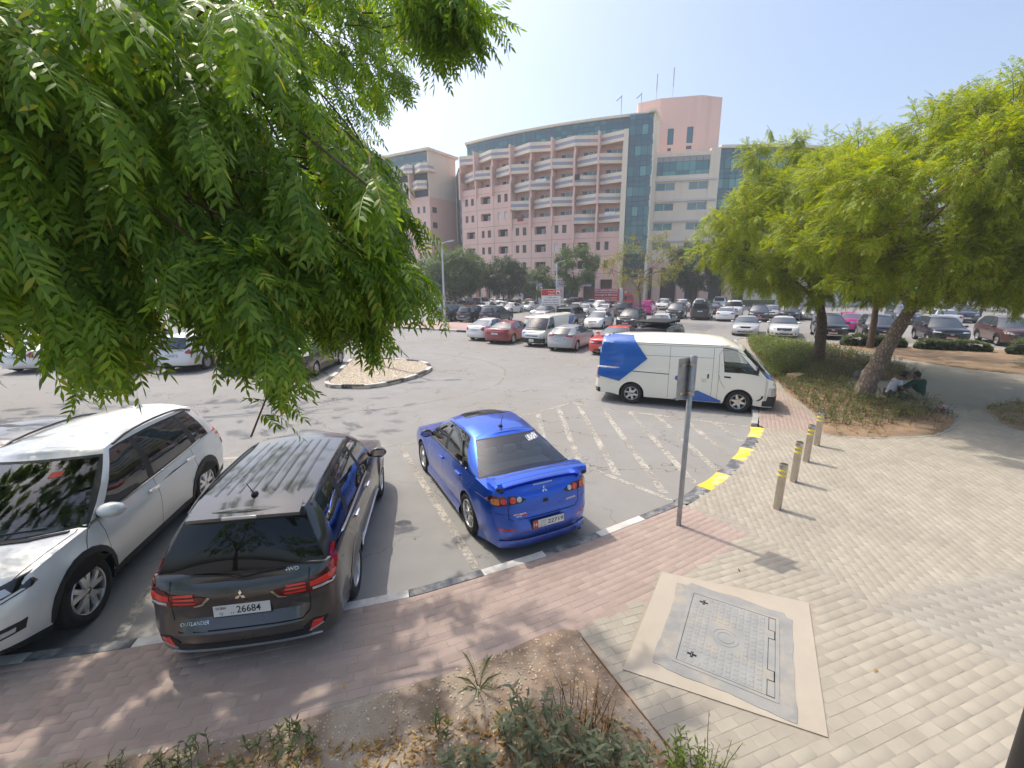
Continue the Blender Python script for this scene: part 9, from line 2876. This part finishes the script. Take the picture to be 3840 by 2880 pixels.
person('seated man in dark green long-sleeved shirt with his back to us',(13.12,13.62,.13),1.75,J2,'shirt_green','khaki',2.0)
def standing():
 J = {'pelvis': (0,0,.95,.13,.11),'belly': (0,0,1.12,.125,.10),'chest': (0,0,1.34,.14,.11),'neck': (0,0,1.50,.055),'head': (.02,0,1.60,.08,.085),'crown': (.02,0,1.72,.07)}
 for s,g_ in (('L',1),('R',-1)):
  J['sh' + s] = (0,g_ * .19,1.41,.06); J['el' + s] = (-.02,g_ * .25,1.13,.042); J['wr' + s] = (.05,g_ * .26,.88,.028); J['hip' + s] = (0,g_ * .09,.90,.10); J['kn' + s] = (.03,g_ * .10,.50,.065); J['an' + s] = (0,g_ * .10,.09,.045); J['toe' + s] = (.15,g_ * .11,.04,.035)
 return J
person('distant pedestrian in dark clothes before the shop panels',(-1.2,80.5,0),-1.5,standing(),'jeans','jeans')
person('distant pedestrian in yellow top beyond the blue-grey SUV',(50.5,47.5,0),2.0,standing(),'shirt_yellow','jeans')
def thin(name,label,cat,poly,z,t,mat,rot=0):
 o = MB().prism(poly,0,t).build(name,mat,None,smooth=False,loc=(poly[0][0] * 0,0,z)); tag(o,label,cat); return o
mottled('rock_grey',(.14,.14,.135),(.22,.22,.21),6,.9)
mottled('cardboard',(.30,.22,.14),(.38,.28,.18),8,.9)
thin('cardboard_sheet','flattened cardboard the two seated men sit on','cardboard',[(12.0,13.85),(13.2,13.1),(13.9,13.75),(12.7,14.5)],.131,.006,'cardboard')
bx = empty('cardboard_box',(11.0,16.5,.13),.4); tag(bx,'opened cardboard box lying in the ground cover behind the trunk','box')
MB().box(-.3,.3,-.22,.22,0,.26).build('carton','cardboard',bx,smooth=False)
MB().add([(-.3,-.22,.261),(.3,-.22,.261),(.34,-.42,.36),(-.26,-.42,.36)],[(0,1,2,3)]).build('flap','cardboard',bx,smooth=False)
rk = MB(); bm = bmesh.new(); bmesh.ops.create_icosphere(bm,subdivisions=3,radius=1)
for v in bm.verts: v.co = Vector((v.co.x * .55,v.co.y * .35,max(v.co.z,-.3) * .26)) * (1 + .18 * noise.noise(v.co * 2.3))
rk.addbm(bm); tag(rk.build('boulder','rock_grey',None,loc=(14.0,16.9,.2)),'low grey boulder at the bed edge behind the seated men','boulder')
pb = MB(); bm = bmesh.new(); bmesh.ops.create_icosphere(bm,subdivisions=3,radius=1)
def crumple(label,loc,s,mat,seed):
 m = MB(); bm = bmesh.new(); bmesh.ops.create_icosphere(bm,subdivisions=3,radius=1)
 for v in bm.verts: v.co = Vector((v.co.x * s[0],v.co.y * s[1],max(v.co.z,-.4) * s[2])) * (1 + .55 * noise.noise(v.co * 2.6 + Vector((seed,0,0))))
 m.addbm(bm); tag(m.build('plastic_bag',mat,None,loc=loc,smooth=False),label,'litter')
bm.free()
plain('bag_white',(.55,.56,.57),.35); plain('bag_pink',(.45,.28,.30),.5)
crumple('crumpled pinkish plastic bag at the right end of the bed',(12.5,12.2,.2),(.16,.12,.13),'bag_pink',3)
crumple('crumpled clear plastic bag at the bottom edge left',(-2.25,2.52,.17),(.10,.08,.07),'bag_white',8)
pp_ = thin('paper_sheet','white paper lying in front of the seated man in pale t-shirt','paper',[(12.72,13.70),(12.92,13.62),(12.96,13.72),(12.76,13.80)],.30,.002,'white_print')
lv = lance(0,.07,.024)
litter = ['single yellow leaf fallen on the shaded red paving','small yellow leaf fallen nearer the kerb on red paving','single brown leaf fallen on the pale paving by the slab','small dry leaf fallen beside the sign shadow']
for (x,y),lb,m_ in zip([(-1.62,3.42),(-3.45,3.72),(3.55,3.55),(2.98,5.1)],litter,('dry_leaf','dry_leaf','dry_leaf','bark_dark')):
 V,F = lv[1]; o = mobj('fallen_leaf',np_mesh('fallen_leaf',V,F,m_,smooth=True),None,(x,y,.132),(.1,.1,rnd.uniform(0,6))); tag(o,lb,'leaf')
# ------------------------------------------------------------------ dusty air
hm = bpy.data.materials.new('haze'); hm.use_nodes = True
hn = hm.node_tree; hn.nodes.remove(hn.nodes['Principled BSDF'])
pv = hn.nodes.new('ShaderNodeVolumePrincipled')
pv.inputs['Color'].default_value = (.93,.95,1.0,1)
pv.inputs['Density'].default_value = 0.0013
pv.inputs['Anisotropy'].default_value = 0.2
hn.links.new(pv.outputs[0],hn.nodes['Material Output'].inputs['Volume'])
MATS['haze'] = hm
hz_ = MB().box(-140,160,-40,220,-1.0,48).build('haze','haze',None,smooth=False)
tag(hz_,'thin dusty air over the whole car park',kind='stuff')
